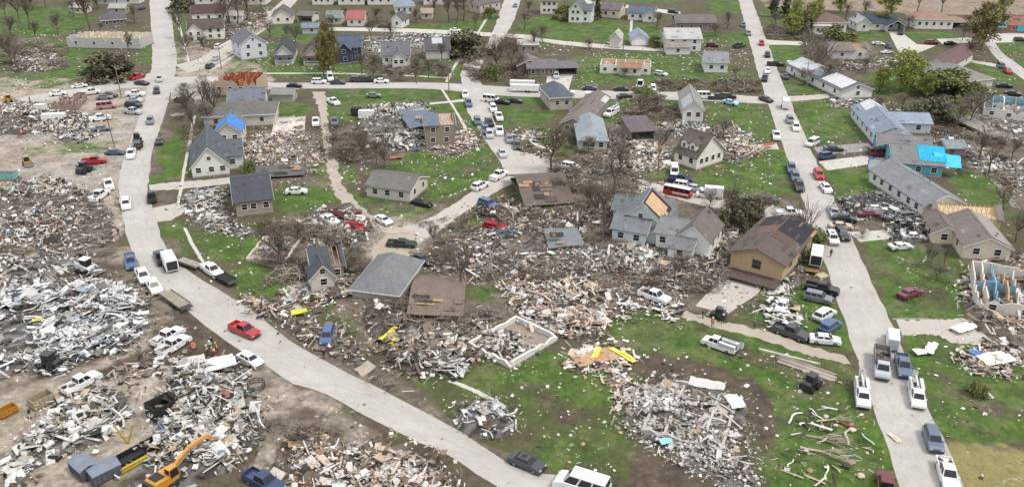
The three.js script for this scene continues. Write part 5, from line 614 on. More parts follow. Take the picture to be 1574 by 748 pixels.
// ------------------------------------------------------------------ trees
const barkM = mat(0x776a5e, { rough: .95 }), barkPale = mat(0x8d8276, { rough: .95 }), barkWhite = mat(0xd0c4b0, { rough: .95 });
function limbs(seed, o) {                                         // trunk and branches as tapered tubes; returns [trunk, branches]
  const r = RNG(seed), out = [], tr = [], up = V3(0, 1, 0);
  const seg = (a, b, ra, rb, n, into) => { const d = b.clone().sub(a), L = d.length(), g = new THREE.CylinderGeometry(rb, ra, L, n, 1, true).translate(0, L / 2, 0); g.applyQuaternion(new THREE.Quaternion().setFromUnitVectors(up, d.normalize())); g.translate(a.x, a.y, a.z); into.push(g); };
  const grow = (p, d, len, rad, lvl) => {
    const n = lvl < 2 ? 3 : 2; let q = p;
    for (let i = 0; i < n; i++) { const e = q.clone().addScaledVector(d, len / n); seg(q, e, rad * (1 - .35 * i / n), rad * (1 - .35 * (i + 1) / n), lvl ? (lvl > 2 ? 3 : 4) : 7, lvl ? out : tr); q = e; d = d.clone().add(V3(r() - .5, r() * .3 - .1, r() - .5).multiplyScalar(.35)).normalize();
      if (lvl > 0 && lvl < o.depth && i < n - 1) kid(q, d, len, rad, lvl); }
    if (lvl < o.depth) for (let k = 0; k < (lvl ? o.split : o.main); k++) kid(q, d, len, rad, lvl);
  };
  const kid = (q, d, len, rad, lvl) => { const a = r() * 6.28, s = o.spread * (.6 + .7 * r()), e = V3(Math.cos(a) * s, .35 + r() * .5, Math.sin(a) * s).add(d.clone().multiplyScalar(.7)).normalize(); if (r() < (o.lost ?? 0)) return; grow(q, e, len * (o.shrink ?? .68) * (.8 + .4 * r()), rad * .58, lvl + 1); };
  grow(V3(0, 0, 0), V3((r() - .5) * .3, 1, (r() - .5) * .3).normalize(), o.h * (o.clear ?? .36), o.h * (o.thick ?? .03), 0);
  return [mergeGeometries(tr), out.length ? mergeGeometries(out) : null];
}
const BARE = [1, 2, 3].map(i => limbs(60 + i, { h: 10, depth: 4, split: 3, main: 5, spread: .8, lost: .05, thick: .024 })), BROKEN = [1, 2, 3].map(i => limbs(80 + i, { h: 9, depth: 4, split: 2, main: 4, spread: .65, lost: .1, thick: .034, clear: .42 })), WHIP = [1, 2].map(i => limbs(90 + i, { h: 10, depth: 2, split: 3, main: 10, spread: .5, lost: .05, thick: .02, clear: .2, shrink: 1.6 }));
function leaves(seed, o) {                                        // leaf clumps through the volume of a crown, colour per leaf
  const r = RNG(seed), P = [], C = [], N = [], cl = [];
  for (let i = 0; i < o.clumps; i++) { const a = r() * 6.28, q = Math.pow(r(), .45), y = o.y0 + (o.y1 - o.y0) * r(), f = o.shape((y - o.y0) / (o.y1 - o.y0)); cl.push([Math.cos(a) * q * o.rad * f, y, Math.sin(a) * q * o.rad * f, .6 + .8 * r(), r()]); }
  for (let i = 0; i < o.n; i++) {
    const c = cl[i % cl.length], g = () => (r() + r() + r() - 1.5) * .8, s = o.size * (.6 + .8 * r()), R = o.cr * c[3], x = c[0] + g() * R, y = Math.max(.1, c[1] + g() * R * .7), z = c[2] + g() * R;
    const u = V3(r() - .5, r() - .5, r() - .5).normalize(), v = V3(r() - .5, r() - .5, r() - .5).cross(u).normalize();
    const q = o.twig ? [[-2.2, -.09], [2.2, 0], [-2.2, .09]] : [[-1, -.5], [1, -.5], [.2, 1]]; for (const [a, b] of q) P.push(x + (u.x * a + v.x * b) * s * .6, y + (u.y * a + v.y * b) * s * .6, z + (u.z * a + v.z * b) * s * .6);
    const col = o.cols[Math.floor((c[4] * .6 + r() * .4) * o.cols.length) % o.cols.length], w = .8 + .4 * r(); for (let k = 0; k < 3; k++) C.push(col.r * w, col.g * w, col.b * w);
  }
  const g = new THREE.BufferGeometry(); g.setAttribute('position', new THREE.Float32BufferAttribute(P, 3)); g.setAttribute('color', new THREE.Float32BufferAttribute(C, 3)); g.computeVertexNormals(); return g;
}
const leafM = new THREE.MeshStandardMaterial({ roughness: .9, side: THREE.DoubleSide, vertexColors: true });
const cc = l => l.map(h => seen(h, 1.25)), ell = t => Math.sqrt(Math.max(.05, 1 - Math.pow(t * 2 - 1, 2))), cone = t => 1.05 - t, mound = t => Math.sqrt(Math.max(.1, 1 - t * t));
const CROWN = {
  spring: [1, 2].map(i => leaves(100 + i, { clumps: 46, n: 3600, y0: 2, y1: 9.5, rad: 4.2, shape: ell, cr: 1.3, size: .3, cols: cc([0x8c9a40, 0x9ea44c, 0x7d8a38, 0xaaa858]) })),
  rust: [1].map(i => leaves(120 + i, { clumps: 56, n: 4200, y0: 2, y1: 10, rad: 4, shape: ell, cr: 1.2, size: .34, cols: cc([0x7d7844, 0x908850, 0x6a683e, 0x988758]) })),
  dark: [1, 2].map(i => leaves(130 + i, { clumps: 34, n: 2800, y0: .5, y1: 5, rad: 3.4, shape: mound, cr: 1.1, size: .38, cols: cc([0x68674f, 0x78745a, 0x5a5946, 0x857d66, 0x626648]) })),
  conifer: [1, 2].map(i => leaves(140 + i, { clumps: 60, n: 3200, y0: .8, y1: 10.5, rad: 2.6, shape: cone, cr: .8, size: .38, cols: cc([0x4c5030, 0x5c5a34, 0x3e4428, 0x6f663c]) })),
  shrub: [1, 2].map(i => leaves(150 + i, { clumps: 24, n: 1800, y0: .3, y1: 2.8, rad: 2.6, shape: mound, cr: .9, size: .3, cols: cc([0x66723a, 0x76824a, 0x84824e, 0x5a6038]) })),
  haze: [1, 2].map(i => leaves(160 + i, { clumps: 44, n: 2700, y0: 2, y1: 10, rad: 4, shape: ell, cr: 1.3, size: .3, twig: 1, cols: cc([0x7d7466, 0x8e8474, 0x6a6054, 0x7f8060, 0x9a9080]) })),
};
const tr_ = RNG(909);
function tree(kind, px, py, hpx, label, o = {}) {                 // px, py: foot of the tree in the photograph; hpx: its height there in pixels
  const p = G(px, py), dist = Math.hypot(p.x, CAMH, p.z), H = hpx * dist / FOC / .93, bare = { bare: BARE, broken: BROKEN, whip: WHIP }[kind], src = bare ?? BARE, k = tr_() * src.length | 0;
  const g = root(o.name ?? (bare ? 'bare_tree' : kind === 'conifer' ? 'conifer' : kind === 'shrub' || kind === 'dark' ? 'bush' : 'leafy_tree'), label, o.cat ?? (kind === 'shrub' || kind === 'dark' ? 'bush' : 'tree'), p, tr_() * 6.3);
  const [t, b] = src[k]; if (!b.boundingBox) b.computeBoundingBox(); const s = H / (bare ? b.boundingBox.max.y : kind === 'shrub' ? 3 : kind === 'dark' ? 5.6 : 11), wd = o.wide ?? 1;
  const bm = o.pale ? barkPale : barkM;
  if (kind === 'shrub') part('stem', t, bm, g, null, null, [s * .5, s * .25, s * .5]); else { const ts = kind === 'dark' ? s * .45 : s; part('trunk', t, bm, g, null, null, [ts, ts, ts]); if (b) part('branches', b, bm, g, null, null, [ts * wd, ts, ts * wd]); }
  if (!bare) { const c = CROWN[kind]; part(kind === 'shrub' ? 'foliage' : 'crown', c[tr_() * c.length | 0], leafM, g, null, [0, tr_() * 6, 0], [s * wd, s, s * wd]); }
  if (o.lean) { g.rotation.order = 'YXZ'; g.rotation.z = o.lean; }
  return g;
}
const trees = [
  ['bare', 30, 36, 40, 'bare tree on the far left lawn corner'], ['bare', 45, 46, 44, 'slender bare tree on the upper left lawn'], ['bare', 8, 30, 32, 'bare tree cut by the left edge of the picture, top'], ['bare', 70, 12, 26, 'bare tree at the top left beyond the lawn'], ['bare', 100, 8, 24, 'bare tree at the top beside grey sheds'], ['haze', 18, 100, 46, 'brown wreck of a tree on the left lawn'], ['broken', 28, 110, 44, 'broken tree among pinkish rubble at the far left'], ['bare', 138, 48, 60, 'bare tree standing behind the roofless pale ranch'], ['bare', 134, 30, 34, 'bare tree beyond the small dark hip roof'],
  ['dark', 165, 122, 34, 'dark bush below the long roofless ranch', { wide: 1.5 }], ['dark', 184, 116, 26, 'smaller dark bush at the right end of the thicket under the ranch', { wide: 1.2 }], ['dark', 152, 124, 24, 'smaller dark bush at the left end of the thicket under the ranch', { wide: 1.2 }], ['dark', 278, 18, 22, 'round black bush where the thin sidewalk begins', { wide: 1.2 }],
  ['bare', 365, 38, 48, 'tall bare tree beside the diagonal street'], ['bare', 352, 34, 44, 'bare tree between white house and diagonal street'], ['haze', 380, 30, 40, 'grey hazy tree at the top of the diagonal street'], ['broken', 342, 50, 34, 'broken tree behind the brown roofed white house'], ['bare', 330, 190, 60, 'bare tree in front of the big paved junction'], ['broken', 312, 172, 48, 'broken tree at the apron edge near the black pickup'], ['bare', 290, 186, 42, 'bare tree leaning over the sidewalk by the curve'], ['broken', 300, 205, 44, 'broken tree beside the long sidewalk'], ['haze', 318, 158, 40, 'grey brown tree hugging the brick shell corner'],
  ['rust', 505, 116, 76, 'tallest olive brown tree between the beige bungalow and the blue house', { wide: .5 }], ['rust', 513, 108, 56, 'second olive brown tree beside the dark blue house', { wide: .5 }], ['rust', 498, 118, 44, 'small olive brown tree at the beige bungalow wall', { wide: .6 }], ['dark', 722, 86, 34, 'round dark bush beside the teal banded roof', { wide: 1.4 }], ['dark', 702, 84, 30, 'dark bush behind the teal banded house', { wide: 1.2 }], ['haze', 764, 118, 62, 'tall grey green tree above the cross street', { wide: 1.1 }], ['haze', 786, 112, 60, 'second grey green tree above the cross street', { wide: 1 }], ['shrub', 758, 122, 18, 'shrub at the street corner under grey green trees'],
  ['bare', 702, 36, 44, 'bare tree in the middle of the upper lawn'], ['haze', 712, 32, 40, 'hazy tree next to the pinkish grey house'], ['bare', 690, 34, 38, 'bare tree left of the hazy one on the upper lawn'], ['haze', 600, 62, 30, 'torn tree above the alley rubble'], ['bare', 570, 60, 26, 'thin bare tree in the alley rubble'], ['conifer', 918, 30, 30, 'dark tree between the tall white and the cream house'], ['broken', 640, 128, 24, 'broken tree on the lawn under the craftsman house'], ['bare', 658, 120, 30, 'bare tree between craftsman and teal banded house'], ['haze', 680, 120, 26, 'low brown tree before the teal banded house', { wide: 1.6 }], ['haze', 820, 78, 34, 'reddish torn tree at the alley end'],
  ['conifer', 1188, 26, 34, 'dark conifer right of the straight road, near the top'], ['conifer', 1206, 26, 30, 'second dark conifer right of the straight road'], ['spring', 1215, 54, 30, 'bushy thicket right of the straight road', { wide: 1.3 }], ['rust', 1238, 52, 32, 'bushy thicket against the white hip roofed house', { wide: 1.2 }], ['spring', 1250, 44, 40, 'green tree before the white hip roofed house'], ['shrub', 1285, 62, 18, 'light green bush before the white hip roofed house', { wide: 1.5 }], ['bare', 1260, 24, 30, 'bare tree at the edge of the ploughed field'], ['spring', 1292, 20, 30, 'tree budding at the edge of the ploughed field'], ['spring', 1370, 24, 40, 'budding tree rising behind the navy roof', { wide: 1.2 }], ['bare', 1410, 20, 32, 'bare tree behind the long salmon roof'], ['bare', 1448, 20, 32, 'second bare tree behind the long salmon roof'], ['spring', 1543, 22, 28, 'yellow green tree at the far corner of the field'], ['rust', 1508, 76, 58, 'big olive brown tree with a pale split trunk', { wide: 1.1 }], ['spring', 1386, 142, 60, 'broad yellow green tree in the middle of the back yard', { wide: 1.25 }], ['spring', 1402, 132, 40, 'smaller green tree beside the red brown roof', { wide: 1.2 }], ['whip', 1252, 116, 62, 'bleached bare tree lying in sprays beside the battered house', { pale: 1, wide: 1.5, lean: .25 }], ['whip', 1266, 112, 50, 'bleached branches against the collapsed long house', { pale: 1, wide: 1.4 }], ['bare', 1240, 100, 50, 'pale bare tree between the white trailer and the straight road', { pale: 1 }],
  ['shrub', 1440, 146, 26, 'green bush beside the tiny tan shed', { wide: 1.5 }], ['shrub', 1462, 140, 26, 'green bush against the big white end wall', { wide: 1.2 }], ['dark', 1424, 186, 32, 'dark thicket behind the blue roofed house', { wide: 1.5 }], ['haze', 1446, 186, 36, 'brown tree ruin right of the dark thicket', { wide: 1.3 }], ['haze', 1470, 196, 40, 'torn brown tree behind the little grey shed', { wide: 1.3 }], ['haze', 1490, 190, 46, 'torn olive tree left of the slab of roof', { wide: 1.4 }], ['broken', 1506, 250, 52, 'stripped brown tree beside the fallen fence'], ['broken', 1520, 270, 44, 'second stripped tree beside the fallen fence'], ['haze', 1385, 170, 24, 'torn shrubs along the yard behind the blue roof', { wide: 2 }], ['haze', 1350, 172, 22, 'brown brush heaped behind the pale blue roof corner', { wide: 1.8 }],
  ['bare', 848, 264, 72, 'large bent bare tree at the head of the littered street', { wide: 1.5 }], ['broken', 945, 300, 70, 'torn tree standing in the littered street'], ['broken', 930, 350, 80, 'tall torn tree left of the tan decking house'], ['bare', 915, 340, 60, 'twiggy tree behind the tan decking house'], ['broken', 955, 270, 56, 'torn tree in front of the open purplish building'], ['broken', 935, 230, 40, 'torn tree leaning on the pale hip roof'], ['haze', 985, 180, 34, 'brown torn tree beside the narrow white house', { wide: 1.4 }], ['haze', 1010, 172, 30, 'heap of brown branches under the cross street', { wide: 1.6 }], ['bare', 1015, 240, 46, 'thin bare tree before the open purplish building'], ['haze', 1112, 212, 34, 'pinkish tree wreck right of the narrow white house', { wide: 1.4 }],
  ['dark', 1128, 350, 46, 'dark twiggy evergreen behind the shifted tan house', { wide: .75 }], ['bare', 1120, 345, 62, 'bare tree inside the dark evergreen'], ['dark', 1150, 345, 40, 'lower dark tree beside the littered street', { wide: 1 }], ['whip', 1238, 374, 72, 'spiky bare tree by the straight road'], ['dark', 1222, 404, 26, 'dark round bush at the side of the tan house', { wide: .9 }], ['shrub', 1238, 378, 26, 'low bush under the spiky bare tree', { wide: 1.2 }],
  ['broken', 436, 412, 68, 'stripped brown tree beside the bare foundation outline', { wide: 1.5 }], ['bare', 428, 404, 58, 'twiggy tree next to the stripped brown one', { wide: 1.4 }], ['haze', 510, 395, 44, 'torn tree behind the wrecked dark house', { wide: 1.3 }], ['broken', 540, 390, 40, 'broken trunk behind the grey hip roof'], ['broken', 708, 440, 66, 'stripped tree standing in the central rubble', { wide: 1.3 }], ['broken', 720, 420, 50, 'second stripped tree in the central rubble'], ['broken', 1038, 430, 44, 'snapped trunk in rubble before the split white house'], ['broken', 560, 250, 50, 'stripped tree in the dark earth beside the track'], ['bare', 576, 260, 48, 'bare tree leaning toward the small cottage', { lean: .3 }], ['broken', 590, 240, 44, 'broken tree in rubble below the torn tower'], ['broken', 535, 252, 40, 'uprooted tree on the dark soil beside the track', { lean: .7 }], ['bare', 668, 380, 40, 'bare sapling by the rubble right of the muddy yard'],
  ['haze', 1432, 410, 34, 'brown brush on the lawn beside the ruined bedroom house', { wide: 1.3 }], ['broken', 1452, 410, 34, 'broken branches over the maroon sedan lawn'], ['haze', 1326, 366, 14, 'brown brush in front of the pale drive', { wide: 1.8 }], ['shrub', 385, 268, 18, 'small bush behind the white gabled house'], ['bare', 680, 95, 30, 'thin bare tree right of the teal banded house'], ['shrub', 990, 150, 14, 'low shrubs on the lawn below the cross street', { wide: 2 }], ['shrub', 1500, 150, 16, 'low green bush left of the blue roomed ruin', { wide: 1.5 }], ['shrub', 1500, 606, 16, 'small dark shrub beside the soil patch on the right lawn', { wide: 1.2 }],
  ['haze', 20, 62, 34, 'brown twiggy tree left of the roofless ranch'], ['bare', 58, 66, 30, 'thin bare tree left of the roofless ranch'], ['haze', 88, 52, 28, 'grey twiggy tree behind the left lawn'], ['haze', 112, 26, 24, 'grey twiggy tree among the sheds at the top left'], ['haze', 50, 14, 22, 'brown thicket along the top left edge', { wide: 2 }], ['haze', 150, 14, 22, 'brown thicket at the top beside the curved road', { wide: 1.8 }], ['haze', 206, 36, 26, 'twiggy tree right of the small dark hip roof'], ['bare', 200, 84, 30, 'bare tree at the verge below the ranch end'], ['bare', 276, 60, 40, 'bare tree overhanging the thin sidewalk'], ['haze', 286, 84, 30, 'twiggy tree below the brown roofed white house', { wide: 1.4 }], ['haze', 312, 76, 22, 'brown hedge below the white house', { wide: 2 }], ['haze', 340, 28, 30, 'twiggy tree above the white gabled house'], ['haze', 400, 14, 26, 'brown tree at the top of the diagonal street, right side'], ['haze', 415, 60, 26, 'twiggy tree behind the tall white house'], ['haze', 440, 62, 24, 'dark twiggy bush behind the bungalow', { wide: 1.5 }], ['bare', 455, 72, 34, 'bare tree between both bungalows'], ['haze', 510, 52, 30, 'olive twiggy tree at the left end of the alley'], ['haze', 530, 30, 22, 'brown tree behind the salmon red roof'], ['haze', 580, 34, 24, 'brown hedge right of the salmon red roof', { wide: 2.2 }], ['haze', 640, 34, 22, 'brown bush below the pale blue hip roof', { wide: 1.6 }], ['haze', 668, 22, 24, 'twiggy tree at the topmost two window house'], ['haze', 730, 46, 26, 'twiggy tree on the sidewalk lawn by the upper street'], ['shrub', 752, 28, 14, 'low bush beside the upper street'], ['haze', 575, 106, 22, 'brown bush left of the craftsman house', { wide: 1.4 }], ['haze', 640, 108, 20, 'brown bush right of the craftsman house', { wide: 1.6 }], ['bare', 556, 112, 30, 'bare tree below the dark blue house'], ['haze', 618, 124, 18, 'low brown bush at the kerb below the craftsman house', { wide: 2 }], ['haze', 575, 120, 18, 'low brown bush at the kerb below the dark blue house', { wide: 1.8 }],
  ['haze', 806, 46, 30, 'twiggy tree at the street edge of the upper lawn'], ['haze', 812, 24, 26, 'twiggy tree left of the tall cream house'], ['shrub', 868, 30, 18, 'bush at the wall of the tall white slate roofed house'], ['haze', 905, 76, 18, 'dark brush by the alley under the paved drive', { wide: 1.8 }], ['haze', 834, 64, 26, 'reddish brown brush by the alley corner', { wide: 1.4 }], ['haze', 800, 112, 34, 'twiggy brown tree against the ranch house'], ['haze', 1100, 56, 20, 'dark brush beside the stone house', { wide: 1.6 }], ['haze', 1118, 44, 26, 'twiggy tree at the right end of the stone house'], ['shrub', 1006, 72, 14, 'bush between pale blue shed and torn white house'], ['haze', 1010, 44, 26, 'twiggy tree on the lawn behind the sheds'], ['haze', 960, 118, 14, 'brush in front of the roofless white ranch', { wide: 2 }], ['haze', 1130, 120, 18, 'brown brush below the white corner cottage', { wide: 1.8 }],
  ['haze', 1190, 46, 30, 'twiggy tree beside the straight road under the conifers'], ['spring', 1222, 30, 30, 'green tree above the bushy thicket'], ['haze', 1300, 30, 26, 'twiggy tree behind the white hip roofed house'], ['haze', 1330, 26, 24, 'twiggy tree behind the navy roof'], ['spring', 1356, 44, 26, 'pale green tree in front of the navy roof'], ['haze', 1395, 46, 20, 'brown hedge between navy and salmon roofs', { wide: 1.6 }], ['haze', 1480, 62, 24, 'brown bush left of the big olive brown tree', { wide: 1.3 }], ['haze', 1490, 92, 30, 'grey brush at the foot of the big olive brown tree', { wide: 1.8 }], ['haze', 1330, 112, 26, 'brown torn bush by the battered house', { wide: 1.5 }], ['haze', 1270, 132, 40, 'grey tangle of branches beside the straight road', { wide: 1.3 }], ['haze', 1236, 130, 26, 'brown tangle at the roadside below the white trailer', { wide: 1.5 }], ['spring', 1352, 140, 34, 'green bush left of the broad yellow green tree'], ['spring', 1424, 150, 34, 'green tree beside the tiny tan shed'], ['haze', 1512, 168, 26, 'grey brush above the blue roomed ruin', { wide: 1.6 }], ['haze', 1556, 250, 36, 'brown torn tree at the right edge above the fence'], ['haze', 1540, 330, 40, 'brown tree wreck at the right edge below the fence'], ['haze', 1562, 372, 44, 'dark brush at the right edge beside the torn brown house', { wide: 1.2 }],
  ['haze', 290, 172, 40, 'grey tangle of branches beside the curve', { wide: 1.6 }], ['haze', 316, 196, 36, 'brown tangle of branches by the long sidewalk', { wide: 1.5 }], ['haze', 555, 236, 36, 'tangle of stripped branches left of the plaster heap', { wide: 1.5 }], ['haze', 590, 258, 34, 'tangle of stripped branches below the plaster heap', { wide: 1.6 }], ['haze', 510, 232, 28, 'brown branches across the muddy track', { wide: 1.8 }], ['haze', 860, 300, 30, 'branches piled against the wide wrecked roof', { wide: 1.8 }], ['haze', 905, 320, 44, 'dense grey branches behind the tan decking house', { wide: 1.4 }],   ['haze', 1090, 320, 30, 'brown branches behind the split white house', { wide: 1.5 }], ['haze', 1170, 335, 40, 'dark branches above the shifted tan house', { wide: 1.5 }], ['haze', 1125, 400, 36, 'brown branches left of the shifted tan house', { wide: 1.3 }], ['haze', 1050, 420, 34, 'brown branches before the split white house', { wide: 1.6 }], ['haze', 690, 408, 34, 'brown branches right of the muddy yard', { wide: 1.6 }], ['haze', 880, 215, 24, 'brown bush against the battered brown house', { wide: 1.6 }], ['haze', 905, 236, 30, 'bare bush growing at the pale hip roof front', { wide: 1.2 }], ['haze', 460, 372, 40, 'tangle of branches right of the stripped brown tree', { wide: 1.3 }],  ['haze', 545, 420, 34, 'brown branches behind the broad grey hip roof', { wide: 1.4 }], ['haze', 1440, 430, 26, 'brown brush below the torn brown house', { wide: 1.8 }],
];
for (const t of trees) tree(...t);
// fallen trees and utility poles
function fallen(px, py, dx, dy, s, label, m, o = {}) {
  const [t, b] = (o.whip ? WHIP : BROKEN)[o.k ?? 0], p = G(px, py), g = root('fallen_tree', label, 'fallen tree', p.setY(.3), headingOf(px, py, dx, dy)); g.rotation.order = 'YXZ'; g.rotation.z = -1.48;
  part('trunk', t, m, g, null, null, [s, s, s]); part('branches', b, m, g, null, null, [s * .7, s, s * .7]);
  if (o.root) part('root_ball', PG.lump[0], Tr(0x6b4a36), g, [0, -.4, 0], null, [o.root, o.root * .9, o.root]);
  return g;
}
fallen(1050, 136, -1, -.15, .9, 'toppled tree with a round earthen root ball by the cross street', barkM, { root: 3.6 });
fallen(1240, 672, 1, .2, .6, 'upper of the debarked pale trees lying on the lawn', barkWhite, { k: 1, whip: 1 }); fallen(1230, 690, 1, .3, .7, 'debarked pale tree lying across the lower lawn', barkWhite, { k: 0 }); fallen(1255, 650, 1, -.05, .5, 'short pale limb curved on the lawn near the loader', barkWhite, { k: 2 });
fallen(1470, 250, .6, 1, 1, 'long pale fallen tree pointing at the fallen fence', barkPale, { k: 0 }); fallen(520, 215, 1, -.2, .8, 'fallen tree on the dark earth by the track', barkM, { k: 1, root: 2 }); fallen(690, 350, 1, .3, .9, 'fallen tree at the edge of the central rubble', barkM, { k: 2 }); fallen(1000, 420, -1, .1, .9, 'fallen brown tree below the split white house', barkM, { k: 1 }); fallen(960, 175, 1, .1, .8, 'fallen brown tree on the lawn by the white truck', barkM, { k: 2 });
fallen(470, 660, 1, -.5, .5, 'bleached limb on the brown slope below the curve', barkPale, { k: 0 }); fallen(900, 410, 1, .1, .8, 'fallen tree along the upper edge of the tan rubble', barkM, { k: 0 }); fallen(130, 620, 1, -.4, .3, 'pale limb lying on the pile beside the muddy track', barkPale, { k: 0 });
function pole(px, py, hpx, label, lean = 0) {
  const p = G(px, py), d = Math.hypot(p.x, CAMH, p.z), H = hpx * d / FOC / .93, g = root('utility_pole', label, 'utility pole', p); g.rotation.z = lean;
  part('pole', new THREE.CylinderGeometry(.12, .17, H, 8).translate(0, H / 2, 0), Tr(0x8d8070), g); part('crossarm', box(2.2, .12, .12), Tr(0x8d8070), g, [0, H * .93, 0]); for (const s of [-1, 0, 1]) part('insulator', new THREE.CylinderGeometry(.06, .08, .2, 6), mat(0xcfcfcf), g, [s * .9, H * .93 + .15, 0]);
}
for (const [x, y, h, l, q] of [[690, 142, 42, 'utility pole at the corner of the wide junction'], [1086, 40, 42, 'utility pole on the white apron above the stone house'], [186, 150, 44, 'utility pole beside the row of trucks on the curve'], [176, 228, 46, 'utility pole on the grass strip of the gravel yard', .05], [1108, 62, 36, 'utility pole beside the dark red car'], [1014, 98, 40, 'utility pole between white sheds and lawn'], [1012, 268, 70, 'utility pole on the littered street before the dormer house', .04], [958, 78, 34, 'utility pole beside the narrow white shed'], [1240, 140, 40, 'pale utility pole on the lawn by the gravel lane', .08], [340, 106, 30, 'utility pole along the diagonal street']]) pole(x, y, h, l, q);

// ------------------------------------------------------------------ machines
{ // orange excavator with its boom reaching over the heap
  const p = G(256, 742, .5), h = headingOf(256, 742, 84, -60), g = root('excavator', 'orange excavator with long boom reaching over the rubble heap', 'excavator', p.setY(.05), h), om = paint(0xd0922e); g.scale.setScalar(.9);
  for (const s of [-1, 1]) { const sh = new THREE.Shape(); sh.moveTo(-1.5, 0); sh.lineTo(1.5, 0); sh.absarc(1.5, .45, .45, -Math.PI / 2, Math.PI / 2, false); sh.lineTo(-1.5, .9); sh.absarc(-1.5, .45, .45, Math.PI / 2, Math.PI * 1.5, false); const t = part('track', boxUV(new THREE.ExtrudeGeometry(sh, { depth: .6, bevelEnabled: false }).translate(0, 0, s * 1.15 - .3)), blackM, g); for (let i = -1; i <= 1; i++) part('track_roller', new THREE.CylinderGeometry(.26, .26, .66, 10).rotateX(Math.PI / 2), steelM, t, [i * 1.1, .45, s * 1.15]); }
  const hs = new THREE.Shape(); hs.moveTo(-2.3, 0); hs.lineTo(1.2, 0); hs.lineTo(1.2, .9); hs.lineTo(-2.0, 1.25); hs.lineTo(-2.4, .9);
  part('upper_body', boxUV(new THREE.ExtrudeGeometry(hs, { depth: 2.3, bevelEnabled: true, bevelSize: .08, bevelThickness: .08, bevelSegments: 2 }).translate(0, 1.1, -1.15)), om, g);
  part('counterweight', boxUV(slab(.6, 1, 2.5, -2.5, 1.15, 0)), mat(0x4a463e), g); part('engine_cover', boxUV(slab(1.5, .25, 1.6, -1.3, 2.25, -.1)), blackM, g);
  const cab = part('cab', loft([-.2, 1.5, 1.6, .55], [-.1, 1.2, 3.2, .5]).translate(0, 0, .7), om, g); cab.geometry.computeVertexNormals(); const cg = panes([-.2, 1.5, 1.6, .55], [-.1, 1.2, 3.2, .5], 1); for (const q of [cg.windscreen, cg.rear_window, ...cg.side]) part('cab_window', q.translate(0, 0, .7), glassM, cab);
  const ln = (name, a, b, w, par) => { const d = b.clone().sub(a), L = d.length(); const q = new THREE.Shape(); q.moveTo(0, -w * .6); q.lineTo(L * .5, -w); q.lineTo(L, -w * .4); q.lineTo(L, w * .4); q.lineTo(L * .5, w * .8); q.lineTo(0, w * .6); return part(name, boxUV(new THREE.ExtrudeGeometry(q, { depth: .42, bevelEnabled: true, bevelSize: .03, bevelThickness: .03, bevelSegments: 1 }).translate(0, 0, -.21).rotateZ(Math.atan2(d.y, d.x)).translate(a.x, a.y, a.z)), om, par); };
  const S = V3(1.1, 1.7, -.3), K = V3(4.4, 3.3, -.3), E = V3(7.6, 3.3, -.3), B = V3(8.9, 1.7, -.3);
  const boom = ln('boom', S, K, .34, g); ln('boom', K, E, .3, g); ln('stick', E, B, .24, g);
  for (const s of [-.3, .3]) part('hydraulic_ram', new THREE.CylinderGeometry(.08, .08, 3.2, 8).rotateZ(-1.15).translate(2.6, 2.1, -.3 + s), steelM, boom);
  const bk = new THREE.Shape(); bk.moveTo(0, .5); bk.lineTo(.5, .1); bk.lineTo(.3, -.7); bk.lineTo(-.4, -.9); bk.lineTo(-.8, -.5); bk.lineTo(-.2, -.2); part('bucket', boxUV(new THREE.ExtrudeGeometry(bk, { depth: 1.3, bevelEnabled: false }).translate(8.9, 1.4, -.95)), blackM, g);
}
function loader(px, py, dx, dy, hex, label, s = 1) {              // skid steer loader
  const p = G(px, py, .6), g = root('skid_loader', label, 'loader', p.setY(.05), headingOf(px, py, dx, dy)), m = paint(hex); g.scale.setScalar(s);
  part('body', boxUV(new THREE.ExtrudeGeometry(new THREE.Shape([[-1.3, .4], [1, .4], [1, .9], [.6, 1.1], [-1.0, 1.5], [-1.4, 1.3]].map(q => new THREE.Vector2(...q))), { depth: 1.2, bevelEnabled: true, bevelSize: .05, bevelThickness: .05, bevelSegments: 1 }).translate(0, 0, -.6)), m, g);
  const c = part('cab', boxUV(slab(1.2, 1.1, 1.1, .1, 1.1)), blackM, g); part('cab_roof', slab(1.35, .1, 1.25, .1, 2.2), m, c); part('cab_window', box(.03, .8, .9, .72, 1.65), glassM, c);
  for (const x of [-.8, .7]) for (const z of [-.85, .85]) part('wheel', tyreG, tyreM, g, [x, .4, z], null, [1.15, 1.15, 1.4]);
  for (const z of [-.75, .75]) part('lift_arm', boxUV(box(2.8, .2, .12).rotateZ(-.32).translate(.3, 1.25, z)), m, g);
  part('bucket', boxUV(new THREE.ExtrudeGeometry(new THREE.Shape([[0, 0], [.9, 0], [.9, .08], [.2, .12], [.1, .75], [0, .75]].map(q => new THREE.Vector2(...q))), { depth: 1.9, bevelEnabled: false }).translate(1.6, .2, -.95)), steelM, g);
}
loader(211, 219, -.4, 1, 0x2c2c2c, 'black skid loader riding on the flatbed trailer'); scene.children[scene.children.length - 1].position.y = .95;
